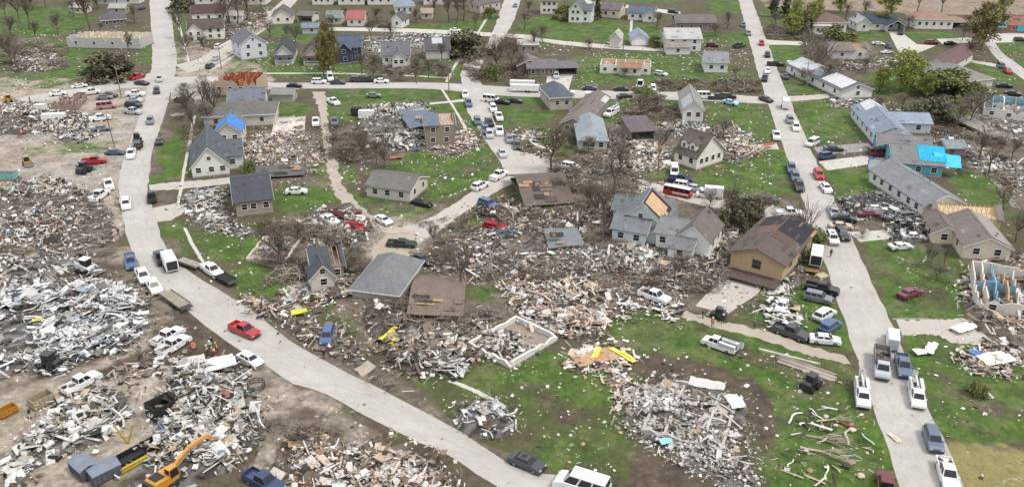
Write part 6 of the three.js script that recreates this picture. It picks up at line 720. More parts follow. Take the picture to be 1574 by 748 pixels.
loader(128, 262, 1, -.5, 0x2a2a2c, 'black skid loader in the gravel yard below the red pickup', 1.2); loader(41, 250, .6, 1, 0xb08a34, 'yellow and black wheel loader at the far left yard', 1); loader(12, 154, 1, -.15, 0xc8922e, 'orange loader at the left edge of the pale lane', 1); loader(1246, 592, .8, -.6, 0x26262a, 'black loader working on the lawn beside the stacked boards', 1.05); loader(1106, 484, -1, -.3, 0x2c2c2c, 'black skid loader on the gravel track at the tan house drive', .85); loader(77, 562, -1, -.2, 0x202020, 'black loader at the lower edge of the metal heap', 1.2); loader(984, 134, -.6, 1, 0xeeeeee, 'white loader by the kerb near the fallen root ball', 1.3); loader(132, 414, 1, .2, 0xe9e9e9, 'white cabbed machine on churned soil above the metal heap', 1.25);
// roll-off containers and bins
function skip(px, py, dx, dy, L, w, h, hex, label) {
  const p = G(px, py, .5), g = root('skip_container', label, 'container', p.setY(.04), headingOf(px, py, dx, dy)), m = mat(hex, { map: 'streak' });
  part('floor', boxUV(slab(L - .1, .12, w - .1, 0, .2)), blackM, g); for (const s of [-1, 1]) { const q = part('side', boxUV(slab(L, h, .09, 0, .2, s * w / 2)), m, g); for (let i = 0; i < 5; i++) part('stake', slab(.1, h, .08, -L / 2 + (i + .5) * L / 5, .2, s * (w / 2 + .08)), m, q); part('end', boxUV(slab(.09, h, w - .1, s * (L / 2 - .05), .2)), m, g); }
  part('skid', slab(L, .18, .18, 0, .02, .5), blackM, g); part('skid', slab(L, .18, .18, 0, .02, -.5), blackM, g);
  return g;
}
skip(249, 634, .8, -.4, 3.4, 2.6, 2.2, 0x3a3836, 'square dark steel bin between the rubble heaps'); skip(218, 694, 1, -.55, 7.6, 2.2, .9, 0x1f1f20, 'long low black open container beside the yellow rail'); skip(63, 617, 1, -.5, 3, 1.9, 1.3, 0xc8b89c, 'tan container at the end of the muddy track'); skip(10, 632, 1, -.5, 2.4, 1.3, .9, 0xd8962c, 'orange container cut by the left edge'); skip(8, 272, 1, 0, 5, 2.3, 1.4, 0x9fd2cc, 'pale teal container at the left edge of the yard'); skip(262, 657, .9, -.4, 2.6, 2, 1.2, 0x9fb0c8, 'pale blue bin beside the square dark one');
for (const [x, y, a, l] of [[129, 722, .9, 'left one of two grey tarpaulined bins near the bottom'], [160, 728, -.5, 'right one of two grey tarpaulined bins near the bottom']]) { const g = skip(x, y, 1, a, 3.4, 2.2, 1.3, 0x6b707a, l); const q = new THREE.BoxGeometry(3.6, .1, 2.4, 8, 1, 6), p = q.attributes.position; for (let i = 0; i < p.count; i++) p.setY(i, p.getY(i) + 1.55 + .8 * (1 - Math.abs(p.getZ(i)) / 1.3) * noise(p.getX(i) + x, p.getZ(i))); part('tarpaulin', boxUV(q), mat(0x8c95a4, { rough: .6 }), g); }
{ const g = root('yellow_rail', 'long yellow steel rail lying along the black container', 'rail', G(228, 706).setY(.3), headingOf(228, 706, 1, -.55)); part('flange', box(7.5, .08, .4), mat(0xd8bc3c), g); part('web', box(7.5, .4, .06, 0, .22), mat(0xd8bc3c), g); part('flange', box(7.5, .08, .4, 0, .44), mat(0xd8bc3c), g);
  const a = root('gantry', 'yellow A shaped steel frame standing in the yard', 'frame', G(196, 682)); part('leg', box(.16, 3.4, .16).rotateZ(.38).translate(-.65, 1.6, 0), mat(0xc9b13e), a); part('leg', box(.16, 3.4, .16).rotateZ(-.38).translate(.65, 1.6, 0), mat(0xc9b13e), a); part('crossbar', box(1.5, .14, .12, 0, 1.1), mat(0xc9b13e), a);
  const w = root('livestock_ring', 'round dark metal ring lying on the soil at the roadside', 'metal ring', G(394, 597).setY(.3)); for (let i = 0; i < 3; i++) part('hoop', new THREE.TorusGeometry(1.25, .07, 6, 28).rotateX(Math.PI / 2), mat(0x4c4844), w, [0, i * .35, 0]); for (let i = 0; i < 12; i++) part('bar', box(.06, .8, .06), mat(0x4c4844), w, [Math.cos(i * .5236) * 1.25, .35, Math.sin(i * .5236) * 1.25]);
  const c = root('traffic_barrel', 'single orange barrel on the dark soil beside the white pickups', 'barrel', G(297, 535)); part('body', new THREE.CylinderGeometry(.3, .36, 1, 14).translate(0, .5, 0), mat(0xe2742c), c); for (const y of [.35, .7]) part('band', new THREE.CylinderGeometry(.345, .352, .13, 14).translate(0, y, 0), mat(0xe8e8e8), c); part('base', new THREE.CylinderGeometry(.45, .45, .08, 14).translate(0, .05, 0), blackM, c);
  const f = root('fallen_fence', 'white picket fence panels lying along the right hand lawn', 'fence', G(1545, 296), headingOf(1545, 296, .8, 1)); for (let i = 0; i < 26; i++) part('picket', box(.14, .04, 1.5), mat(0xd6d4cc), f, [-9 + i * .72, .12 + .05 * (i % 3), (i % 4) * .12], [(i % 3 - 1) * .1, (i % 5 - 2) * .12, 0]); for (const z of [-.45, .45]) part('rail', box(18.6, .06, .1), mat(0xc9c6bc), f, [0, .06, z]);
  const m2 = root('plywood_ramp', 'tan plywood ramp below the open white box trailer', 'ramp', G(1247, 419), headingOf(1247, 419, .2, 1)); part('board', boxUV(box(2.4, .05, 2.2, 0, .5).rotateZ(.22)), Pn(0xb98a5c), m2); part('batten', box(.1, .06, 2.2, -.6, .5), Pn(0x8a6440), m2);
  const m3 = root('mattress', 'pale cream mattress on the verge below the box trailer', 'mattress', G(1264, 425), .5); part('mattress_body', boxUV(new THREE.BoxGeometry(2, .28, 1.5, 4, 2, 4).translate(0, .2, 0)), Pn(0xf0e6c0), m3); part('piping', box(2.04, .05, 1.54, 0, .34), Pn(0xe0d4a8), m3);
  const b = root('board_stack', 'long stack of weathered boards lying on the lawn by the loader', 'board stack', G(1240, 566), headingOf(1240, 566, 1, .34)); const rb = RNG(8); for (let i = 0; i < 14; i++) part('board', PG.board[i % 3], Pn([0xc9b8a4, 0xb5a596, 0xd8ccbc][i % 3]), b, [(rb() - .5) * 1.2, .08 + Math.floor(i / 6) * .06, (i % 6 - 2.5) * .36], [0, (rb() - .5) * .06, 0], [8.5, 1, 1.6]);
  const l = root('concrete_beam', 'long pale beam lying on the lawn beside the board stack', 'beam', G(1212, 549), headingOf(1212, 549, 1, .25)); part('beam', boxUV(slab(9, .3, .35)), Tr(0xd8d0c4), l); part('end_plate', slab(.08, .36, .4, 4.5), Tr(0xb9b0a4), l);
}
function sheeting(px, py, w, d, rot, hex, label, y = .25, nm = 'sheeting') { const p = G(px, py), g = root(nm, label, 'loose sheet', p, rot); tarpOn(g, 0, y, 0, w, d, 0, 0, hex, 'sheet'); tarpOn(g, w * .3, y + .12, d * .2, w * .5, d * .6, .1, .15, hex, 'fold'); }
sheeting(597, 520, .8, 4.2, -.5, 0xe8dc3c, 'bright yellow strip of insulation hanging in the central rubble', .9); sheeting(604, 531, .7, 2, -.4, 0xe6d848, 'short yellow strip just below the longer one in rubble', .8); sheeting(459, 484, 2.6, 1.6, .3, 0xd8d640, 'yellow heap of sheeting above the long curve', .6); sheeting(916, 545, 1, 3, -.3, 0xe9e052, 'left yellow strip over the tan wood panel on the lawn', .3); sheeting(957, 548, .9, 5, .7, 0xeee65e, 'right yellow strip trailing off the tan wood panel', .3); sheeting(660, 528, 3.4, 2, .3, 0x5a6b96, 'blue folded sheeting in rubble beside the block foundation', .9); sheeting(58, 500, 1.6, 1, .2, 0xe0de4a, 'small yellow sheet on the metal heap, upper one', 1); sheeting(113, 522, 1.4, 1, .5, 0xd8d84c, 'small yellow sheet in the middle of the metal heap', 1); sheeting(72, 550, 1.6, 1.2, .5, 0xf0e878, 'pale yellow sheet at the lower end of the metal heap', .8); sheeting(1085, 600, 5, 2.2, -.35, 0xd8d4d0, 'grey concrete looking sheet standing at the rubble slab edge', 1.1); sheeting(1128, 628, 2, 3, .2, 0xe6f2ec, 'pale mint sheet at the right of the rubble slab', 1.2); sheeting(1022, 686, 1.6, 1.2, .2, 0x9fd6dc, 'small turquoise sheet in the grey rubble', .8); sheeting(1430, 540, 3.4, 1.4, .9, 0xf2f2f0, 'white crumpled sheet on the soil patch right of the road', .5); sheeting(1412, 545, 1.6, 1.6, .2, 0xeeeeee, 'small white crumpled sheet beside the larger one', .5); sheeting(1497, 548, 1.3, 1.5, .4, 0x5a86cc, 'blue sheet on the rubble fan right of the road', .7); sheeting(1528, 556, 5, 3, .2, 0xf6eee0, 'cream sheets spread over the rubble fan', .6); sheeting(640, 232, 2, 1, .4, 0x3a5aa0, 'deep blue sheet below the torn tower house', .5); sheeting(608, 244, 3, 1.6, .2, 0xb0645c, 'reddish panel lying below the torn tower house', .35); sheeting(1180, 228, 4, 1.4, .5, 0xb0562c, 'rust orange panel in rubble by the dormer house', .9); sheeting(1480, 508, 4, 2, .4, 0xf4ecdc, 'cream sheet in front of the ruined bedroom house', .5); sheeting(330, 575, 6, 3.4, .45, 0xf2f0ec, 'large white roof sheet over the heap by the road', 1.7); sheeting(300, 566, 3, 2, .4, 0xd4d0c8, 'pale slab on the heap beside the white roof sheet', 1.5); sheeting(330, 623, 4, 2.6, .5, 0xa06a50, 'rust brown panel on the heap near the metal ring', 1.3); sheeting(155, 668, 3, 1.6, .4, 0xeef6f6, 'bright white sheet on the heap above the tarpaulined bins', .8); sheeting(1375, 675, .6, 2, .3, 0xe8d8c0, 'pale strip on the right lawn near the slate estate car', .15); sheeting(1515, 605, .5, 3, .15, 0xe6e2d8, 'long pale strip standing off the small dark shrub', .15);

// ------------------------------------------------------------------ rubble: heaps and spreads of loose pieces
const PAL = {
  white: [[0xf6f4f0, 8], [0xe2ded6, 6], [0xbeb9b2, 4], [0x8c8884, 3], [0x5c5650, 3], [0xd0bb9c, 1.5], [0x3c3732, 3], [0x8fa0b0, .7]],
  metal: [[0xfcfcfb, 11], [0xe8e7e4, 6], [0xbcbab6, 4], [0x85837f, 3], [0x4c4c4c, 3], [0x2e2d2c, 2], [0xa9bccc, .5], [0xc8beb0, 1.5], [0x6b5c50, 1.5]],
  mixed: [[0xf6f3ee, 8], [0xdad4cc, 6], [0xd6bfa4, 3], [0xa2917f, 4], [0x6b5a4c, 5], [0x928e88, 3], [0x3c352f, 4], [0x8c4a42, .4], [0x6a86a8, .4], [0x86b0aa, .3]],
  tan: [[0xf4ebdf, 6], [0xdfc4a6, 4], [0xe8d3bf, 4], [0xf6f3ef, 8], [0xb8987a, 3], [0x8f7c6c, 4], [0x574c44, 3], [0xb4aeaa, 3], [0xb05c54, .35], [0x4a4440, 2.5]],
  grey: [[0xe8e5e1, 8], [0xd0ccc8, 6], [0xaca8a4, 4], [0xf6f4f1, 7], [0x767068, 3], [0xac9c8c, 2], [0x46423e, 2.5], [0xa05650, .25], [0xd0b494, .8]],
  brown: [[0x7d6c5e, 6], [0x9a8878, 5], [0x5a4c42, 5], [0xc8baaa, 5], [0xf0ebe4, 6], [0xcab096, 2], [0x3a322c, 4], [0x8e8882, 3]],
  wreck: [[0x4a4a4c, 5], [0x8a8c8e, 5], [0xc4c4c2, 4], [0xe6e6e4, 3], [0x6b5f55, 4], [0x2a2a2b, 3], [0x8a3c38, .6]],
};
function pickFrom(list, r) { let t = 0; for (const q of list) t += q[1]; let k = r() * t; for (const q of list) if ((k -= q[1]) < 0) return q[0]; return list[0][0]; }
const loose = new THREE.MeshStandardMaterial({ roughness: .85, side: THREE.DoubleSide });
const KIND = { board: ['board', 'loose_board'], beam: ['beam', 'loose_beam'], sheet: ['sheet', 'bent_sheet'], panel: ['panel', 'wall_panel'], block: ['block', 'broken_block'], lump: ['lump', 'torn_lump'], strip: ['strip', 'twisted_strip'] };
const KEYS = ['board', 'beam', 'sheet', 'panel', 'block', 'lump', 'strip'];
let fieldSeed = 1000, nPieces = 0;
const q4 = new THREE.Quaternion(), e4 = new THREE.Euler(), m4 = new THREE.Matrix4(), c4 = new THREE.Color();
function rubble(name, label, outline, o) {                        // o: h heap height, n single parts, m small bits per 100 m2, pal, mix (share of each kind), size
  const P = poly(pairs(outline)), r = RNG(fieldSeed++); let x0 = 1e9, x1 = -1e9, z0 = 1e9, z1 = -1e9, A = 0;
  P.forEach((p, i) => { x0 = Math.min(x0, p.x); x1 = Math.max(x1, p.x); z0 = Math.min(z0, p.z); z1 = Math.max(z1, p.z); const q = P[(i + 1) % P.length]; A += p.x * q.z - q.x * p.z; }); A = Math.abs(A) / 2;
  const c = V3((x0 + x1) / 2, 0, (z0 + z1) / 2), g = root(name, label, o.cat ?? 'rubble', c);
  const edge = (x, z) => { let d = 1e9; for (let i = 0; i < P.length; i++) { const a = P[i], b = P[(i + 1) % P.length], vx = b.x - a.x, vz = b.z - a.z, t = clamp(((x - a.x) * vx + (z - a.z) * vz) / (vx * vx + vz * vz), 0, 1); d = Math.min(d, Math.hypot(x - a.x - vx * t, z - a.z - vz * t)); } return d; };
  const H = (x, z) => { const e = Math.min(1, edge(x, z) / Math.max(2.5, (o.h ?? .3) * 2)); return (o.h ?? .3) * Math.sqrt(e) * (noise(x * .075 + fieldSeed * 3.1 - 3.1, z * .1 + 4) > .4 ? 1 : .35) * (.25 + 1.1 * noise(x * .28 + 3, z * .28) * noise(x * .11, z * .11 + 9) * 1.8); };
  const spot = (soft) => { for (let k = 0; k < 60; k++) { let x = lerp(x0, x1, r()), z = lerp(z0, z1, r()); if (inside(P, x, z) && noise(x * .17 + fieldSeed, z * .17) + .35 > r() * 1.05 && (noise(x * .075 + fieldSeed * 3.1, z * .1 + 4) > .4 || r() < .16)) { if (soft) { const e = edge(x, z); if (e < 1.5) { x += (r() - .5) * 5; z += (r() - .5) * 5; } } return [x, z]; } } return [c.x, c.z]; };
  if ((o.h ?? 0) > .5) {                                          // the mass under the loose pieces
    const nx = Math.min(60, Math.ceil((x1 - x0) / .9)), nz = Math.min(60, Math.ceil((z1 - z0) / .9)), pos = [], col = [], idx = [], pal = PAL[o.pal];
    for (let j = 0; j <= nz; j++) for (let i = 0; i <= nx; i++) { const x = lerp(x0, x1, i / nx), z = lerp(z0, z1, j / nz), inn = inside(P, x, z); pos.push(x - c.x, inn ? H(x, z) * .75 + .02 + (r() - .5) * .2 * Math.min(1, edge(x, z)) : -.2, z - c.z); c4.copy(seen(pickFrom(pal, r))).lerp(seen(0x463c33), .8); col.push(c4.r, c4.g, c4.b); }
    for (let j = 0; j < nz; j++) for (let i = 0; i < nx; i++) { const a = j * (nx + 1) + i; if (Math.max(pos[a * 3 + 1], pos[a * 3 + 4], pos[(a + nx + 1) * 3 + 1], pos[(a + nx + 2) * 3 + 1]) > 0) idx.push(a, a + nx + 1, a + 1, a + 1, a + nx + 1, a + nx + 2); }
    const q = new THREE.BufferGeometry(); q.setAttribute('position', new THREE.Float32BufferAttribute(pos, 3)); q.setAttribute('color', new THREE.Float32BufferAttribute(col, 3)); q.setIndex(idx); q.computeVertexNormals(); const mm = part('packed_rubble', q, moundM, g); mm.userData.kind = 'stuff';
  }
  const mix = o.mix ?? { board: 3, sheet: 3, panel: 1, block: 1, lump: 2, strip: 1, beam: 1 }, ml = KEYS.filter(k => mix[k]).map(k => [k, mix[k]]), S = (o.size ?? 1) * .74;
  const dims = (k, big) => { const u = big ? 1 + r() * r() * 1.6 : .28 + .8 * r() * r(); switch (k) { case 'board': return [u * (1.6 + r() * 1.6) * S, 1.2, u * .9]; case 'beam': return [u * (1.8 + r() * 2) * S, 1, 1]; case 'sheet': return [u * (.9 + r() * 1.1) * S, .8, u * (.7 + r() * .7) * S]; case 'panel': return [u * (1.3 + r() * 1) * S, 1, u * 1.3 * S]; case 'block': return [u * .8 * S, u * .5 * S, u * .8 * S]; case 'lump': return [u * .9 * S, u * .6 * S, u * .8 * S]; default: return [u * (1.3 + r() * 1.4) * S, 1 * S, u * 1.2 * S]; } };
  const dir = o.dir ?? null, yaw = () => dir !== null && r() < .75 ? dir + (r() - .5) * .7 : r() * 6.28, tl = (o.h ?? .3) > .6 ? 1.1 : .45;
  for (let i = 0; i < (o.n ?? 40); i++) { const k = pickFrom(ml, r), [x, z] = spot(false), d = dims(k, true), a = PG[KIND[k][0]]; part(KIND[k][1], a[(r() * a.length) | 0], looseMat(pickFrom(PAL[o.pal], r)), g, [x - c.x, H(x, z) + .12 + r() * .3 * Math.min(1, o.h ?? .3), z - c.z], [(r() - .5) * tl, yaw(), (r() - .5) * tl], d); }
  const total = Math.round(A / 100 * (o.m ?? 60) * 1.75), per = {}; for (let i = 0; i < total; i++) { const k = pickFrom(ml, r); per[k] = (per[k] ?? 0) + 1; }
  for (const k in per) { const a = PG[KIND[k][0]], im = new THREE.InstancedMesh(a[(r() * a.length) | 0], loose, per[k]); im.name = 'small_' + KIND[k][1] + '_rubble'; im.castShadow = im.receiveShadow = true;
    for (let i = 0; i < per[k]; i++) { const [x, z] = spot(true), d = dims(k, false); q4.setFromEuler(e4.set((r() - .5) * tl * 1.6, yaw(), (r() - .5) * tl * 1.6)); m4.compose(V3(x - c.x, H(x, z) + .04 + r() * .25 * Math.min(1, o.h ?? .3), z - c.z), q4, V3(...d)); im.setMatrixAt(i, m4); im.setColorAt(i, c4.copy(seen(pickFrom(PAL[o.pal], r), 1.35)).multiplyScalar(.85 + r() * .3)); }
    im.userData.kind = 'stuff'; g.add(im); nPieces += per[k]; }
  return g;
}
const moundM = new THREE.MeshStandardMaterial({ roughness: .95, vertexColors: true, side: THREE.DoubleSide, flatShading: true });
const looseMat = hex => mat(hex, { gain: 1.35, map: 'streak' });
const SPREAD = { board: 4, sheet: 3, lump: 3, strip: 2, block: 1 }, HEAVY = { block: 5, lump: 3, sheet: 2, board: 2 }, STEEL = { sheet: 5, strip: 3, beam: 2, board: 2, lump: 1 }, LUMBER = { board: 5, panel: 2, sheet: 2, lump: 2, strip: 1 };
rubble('rubble_heap', 'wide heap of crumpled white and silver sheet metal in the demolition yard', '-30,460 30,435 90,440 140,432 195,445 212,470 215,510 190,540 120,550 100,575 40,570 -30,580', { h: 1.5, n: 290, m: 330, pal: 'metal', mix: { sheet: 5, strip: 3, beam: 1, board: 2, panel: 1 }, size: 1.4, dir: .5 });
rubble('rubble_heap', 'low heap of grey wreckage and white boards beside the muddy track', '60,660 95,620 150,590 190,605 200,640 160,680 110,695 50,720 30,760 0,770 20,700', { h: 1.5, n: 160, m: 330, pal: 'white', size: 1.1, mix: { board: 3, sheet: 3, lump: 2, strip: 2, panel: 1, block: 2 } });
rubble('rubble_heap', 'tall heap of pale wreckage beside the excavator', '255,590 285,560 340,560 385,600 400,640 390,690 340,730 270,760 180,770 230,700 250,660', { h: 2, n: 240, m: 380, pal: 'white', size: 1.1, mix: { board: 4, sheet: 3, lump: 2, strip: 1, panel: 2, block: 1, beam: 1 } });
rubble('rubble_heap', 'spread of tan wood and plaster rubble below the long curve', '412,760 420,700 450,682 500,672 530,690 570,680 610,700 660,720 690,760', { h: 1.3, n: 170, m: 420, pal: 'tan', mix: LUMBER });
rubble('rubble_heap', 'heap of twisted grey metal and red scraps beside the lower curve', '700,640 725,620 765,622 795,655 770,675 730,672 705,660', { h: 1.5, n: 80, m: 420, pal: 'metal', size: .8, mix: { sheet: 3, strip: 4, board: 2, lump: 2 } });
rubble('rubble_heap', 'pink and white house rubble piled at the centre of the town', '768,440 810,425 870,428 930,440 955,460 930,500 880,520 830,500 790,480', { h: 1.5, n: 260, m: 460, pal: 'tan', mix: LUMBER, size: 1 });
rubble('rubble_heap', 'brown and white rubble behind the tan heap at the end of the muddy street', '720,360 800,340 860,360 930,380 1000,390 1100,395 1115,430 1060,450 960,450 900,430 800,420 730,430 660,420', { h: .6, n: 260, m: 270, pal: 'mixed', mix: SPREAD, size: .9 });
rubble('rubble_heap', 'grey concrete rubble covering the large slab on the lower lawn', '955,640 985,600 1040,588 1090,590 1150,620 1145,650 1130,680 1165,740 1150,770 1060,720 1000,680', { h: 1.1, n: 280, m: 760, pal: 'grey', mix: HEAVY, size: .7 });
rubble('rubble_heap', 'rubble packed around the brown flat roof and the grey hip roof', '560,470 610,465 640,490 700,490 760,480 740,510 715,530 740,560 640,580 600,560 560,500', { h: 1.2, n: 230, m: 330, pal: 'brown', mix: SPREAD });
rubble('rubble_heap', 'curled white roofing ribs lying below the grey hip roof', '622,520 650,512 680,540 720,565 700,580 650,570', { h: 1.1, n: 90, m: 200, pal: 'white', size: 1.5, mix: { sheet: 4, strip: 4, board: 1 } });
rubble('rubble_heap', 'rubble bank along the upper verge of the long curve', '360,450 410,470 470,490 530,500 560,560 620,600 600,605 540,560 460,525 400,480', { h: .6, n: 150, m: 220, pal: 'brown', mix: SPREAD });
rubble('rubble_heap', 'rubble scattered round the wrecked dark house', '440,420 490,395 540,410 545,450 500,480 430,480 400,470', { h: .5, n: 120, m: 200, pal: 'mixed', mix: SPREAD });
rubble('rubble_heap', 'white and grey rubble filling the left yard below the gravel', '-30,300 40,275 100,280 150,300 178,330 170,380 120,395 60,395 40,370 -30,380', { h: .8, n: 260, m: 240, pal: 'mixed', mix: { board: 3, sheet: 3, lump: 4, strip: 2, panel: 1, block: 2 } });
rubble('rubble_heap', 'rubble strewn over the wreck yard between lane and gravel', '-30,170 40,158 100,160 140,180 130,198 60,205 -30,210', { h: .8, n: 180, m: 240, pal: 'mixed', mix: { board: 3, sheet: 3, lump: 4, strip: 1, panel: 2, block: 2 } });
rubble('rubble_heap', 'pale rubble beside the curve at the edge of the gravel yard', '90,205 130,197 150,210 120,220 85,218', { h: .8, n: 40, m: 240, pal: 'white' });
rubble('rubble_heap', 'rubble along the left verge above the churned soil', '-30,390 50,395 110,390 120,410 60,440 -30,450', { h: .7, n: 120, m: 220, pal: 'white' });
rubble('rubble_heap', 'rubble around the wrecked brown tree on the left lawn', '10,90 60,72 90,85 110,100 70,110 20,112', { h: .6, n: 70, m: 130, pal: 'mixed' });
rubble('rubble_heap', 'white rubble in front of the dark slate roof', '282,300 330,290 345,320 350,345 430,360 370,365 310,350 285,330', { h: .6, n: 150, m: 230, pal: 'white', mix: SPREAD });
rubble('rubble_heap', 'pale rubble behind the blue tarp house and the swept slab', '375,215 420,205 480,205 495,240 480,270 400,262 372,245', { h: .7, n: 170, m: 230, pal: 'tan', mix: SPREAD });
rubble('rubble_heap', 'heap of plaster and timber left of the torn tower house', '545,195 580,165 640,158 660,180 655,220 600,240 560,225', { h: 1.6, n: 220, m: 260, pal: 'white', mix: { board: 3, sheet: 3, lump: 3, panel: 2, block: 1 } });
rubble('rubble_heap', 'rubble spilled right of the torn tower house', '690,205 730,200 735,225 700,240 660,240', { h: .6, n: 90, m: 200, pal: 'tan', mix: SPREAD });
rubble('rubble_heap', 'rubble along the alley above the craftsman house', '560,60 600,52 680,52 700,62 640,74 590,90 565,80', { h: .8, n: 130, m: 150, pal: 'white' });
rubble('rubble_heap', 'rubble between the purplish roof and the pale hip roof', '925,215 970,215 1030,230 1030,258 960,262 920,250 900,240', { h: .7, n: 170, m: 230, pal: 'tan', mix: SPREAD });
rubble('rubble_heap', 'pinkish rubble heaped behind the dormer house', '1095,195 1130,190 1150,215 1170,238 1130,250 1098,240', { h: 1.2, n: 140, m: 240, pal: 'tan', mix: SPREAD });
rubble('rubble_heap', 'white splinters heaped behind the narrow white house', '1010,195 1045,185 1090,195 1092,212 1040,210', { h: .9, n: 80, m: 220, pal: 'white' });
rubble('rubble_heap', 'brown rubble under the wide wrecked roof', '770,300 810,320 890,325 930,300 940,350 860,365 780,350 730,330', { h: .7, n: 190, m: 190, pal: 'brown', mix: SPREAD });
rubble('rubble_heap', 'rubble in front of the tan decking house', '880,380 940,370 1000,385 1020,400 960,415 890,405', { h: .9, n: 120, m: 260, pal: 'white', mix: SPREAD });
rubble('rubble_heap', 'dark rubble between the split house and the shifted tan house', '1060,390 1110,350 1140,360 1118,410 1125,430 1080,440 1030,430', { h: 1.1, n: 160, m: 260, pal: 'mixed', mix: SPREAD });
rubble('rubble_heap', 'rubble at the side of the tan house by the road', '1195,420 1230,405 1250,425 1215,450 1180,450', { h: .6, n: 70, m: 260, pal: 'mixed', mix: SPREAD });
rubble('rubble_heap', 'white wreck parts on the grass below the tan house', '1185,450 1225,455 1230,500 1190,505 1165,480', { h: .5, n: 70, m: 150, pal: 'white', mix: { sheet: 3, lump: 2, board: 2, strip: 2 } });
rubble('rubble_heap', 'crushed car parts heaped before the white house gable', '1290,305 1350,295 1400,320 1440,345 1420,375 1370,370 1380,345 1300,330', { h: 1, n: 170, m: 230, pal: 'wreck', mix: { sheet: 4, strip: 2, lump: 3, block: 2 } });
rubble('rubble_heap', 'wood and plaster rubble around the ruined bedroom house', '1478,440 1500,395 1600,400 1600,540 1540,530 1490,500', { h: 1.2, n: 240, m: 300, pal: 'tan', mix: LUMBER });
rubble('rubble_heap', 'fan of white and pink rubble right of the road', '1478,545 1510,530 1560,528 1590,550 1545,580 1500,570', { h: .8, n: 110, m: 420, pal: 'tan', mix: SPREAD });
rubble('rubble_heap', 'long trail of pale rubble behind the fallen fence', '1480,225 1520,235 1600,260 1600,300 1560,290 1500,260', { h: .7, n: 150, m: 160, pal: 'white', mix: SPREAD });
rubble('rubble_heap', 'rubble round the blue roomed ruin at the picture edge', '1485,150 1510,140 1600,160 1600,230 1550,220 1500,190', { h: .7, n: 120, m: 140, pal: 'white', mix: SPREAD });
rubble('rubble_heap', 'rubble beside the collapsed long house', '1255,95 1280,92 1300,150 1345,158 1350,168 1280,165', { h: .6, n: 90, m: 130, pal: 'white', mix: SPREAD });
rubble('rubble_heap', 'torn stuff heaped in front of the battered white house', '1280,92 1340,90 1400,85 1410,100 1350,110 1300,108', { h: .6, n: 80, m: 120, pal: 'mixed', mix: SPREAD });
rubble('rubble_heap', 'rubble around the collapsed blue roofed corner', '1330,150 1380,160 1420,190 1500,200 1480,240 1420,200 1350,172', { h: .5, n: 90, m: 110, pal: 'mixed', mix: SPREAD });
rubble('rubble_heap', 'rubble below the cyan tarp by the white gable', '1345,255 1390,270 1400,300 1420,330 1400,335 1370,300 1350,285', { h: .6, n: 90, m: 200, pal: 'white', mix: SPREAD });
rubble('rubble_heap', 'rubble between smashed red car and stripped tree', '480,320 540,310 575,345 560,380 500,380 450,370 470,340', { h: .6, n: 130, m: 220, pal: 'mixed', mix: SPREAD });
rubble('rubble_heap', 'rubble along the street above the bend', '780,205 830,196 855,230 830,245 800,225', { h: .4, n: 60, m: 130, pal: 'mixed', mix: SPREAD });
rubble('rubble_heap', 'splinters around the tan panel on the big lawn', '870,560 890,535 950,525 985,545 960,575 930,600 900,580', { h: .4, n: 70, m: 180, pal: 'tan', mix: LUMBER });
rubble('rubble_heap', 'torn boards at the head of the rubble slab', '915,585 950,575 1000,600 980,640 950,620', { h: .4, n: 60, m: 180, pal: 'tan', mix: LUMBER });
rubble('rubble_heap', 'pale splinters of trees and boards on the lawn left of the road', '1205,640 1280,625 1345,680 1350,740 1250,745 1190,720', { h: .25, n: 46, m: 26, pal: 'tan', mix: { board: 3, strip: 2, lump: 1 } });
rubble('rubble_heap', 'scraps lying over the white pickup end of the gravel track', '950,450 1010,462 1060,470 1040,500 960,490', { h: .4, n: 60, m: 170, pal: 'mixed', mix: SPREAD });
rubble('rubble_heap', 'rubble around the red bus and the box truck', '950,262 1010,280 1000,295 960,300', { h: .4, n: 50, m: 140, pal: 'brown', mix: SPREAD });
rubble('rubble_heap', 'rubble between diagonal street and brown roofed white house', '340,40 395,20 420,8 400,50 350,66', { h: .5, n: 80, m: 110, pal: 'mixed', mix: SPREAD });
rubble('rubble_heap', 'workers sorting ground strewn with scraps at the curve', '150,580 230,540 300,560 260,580 200,600', { h: .3, n: 60, m: 120, pal: 'brown', mix: SPREAD });
rubble('rubble_heap', 'household rubble filling the block foundation', '730,535 748,505 826,537 784,560', { h: 2.2, n: 110, m: 420, pal: 'mixed', mix: SPREAD });
// a lean-to of tan wood left on the lawn
{ const g = root('wood_panel', 'tan wood panel lying on the lawn under yellow strips', 'panel', G(915, 550), headingOf(915, 550, 1, -.25)); part('sheathing', boxUV(box(7, .12, 3.2, 0, .25)), Pn(0xe0b48c), g); for (let i = 0; i < 5; i++) part('stud', box(.08, .1, 3.2, -3 + i * 1.5, .14), Pn(0xc49c74), g); }
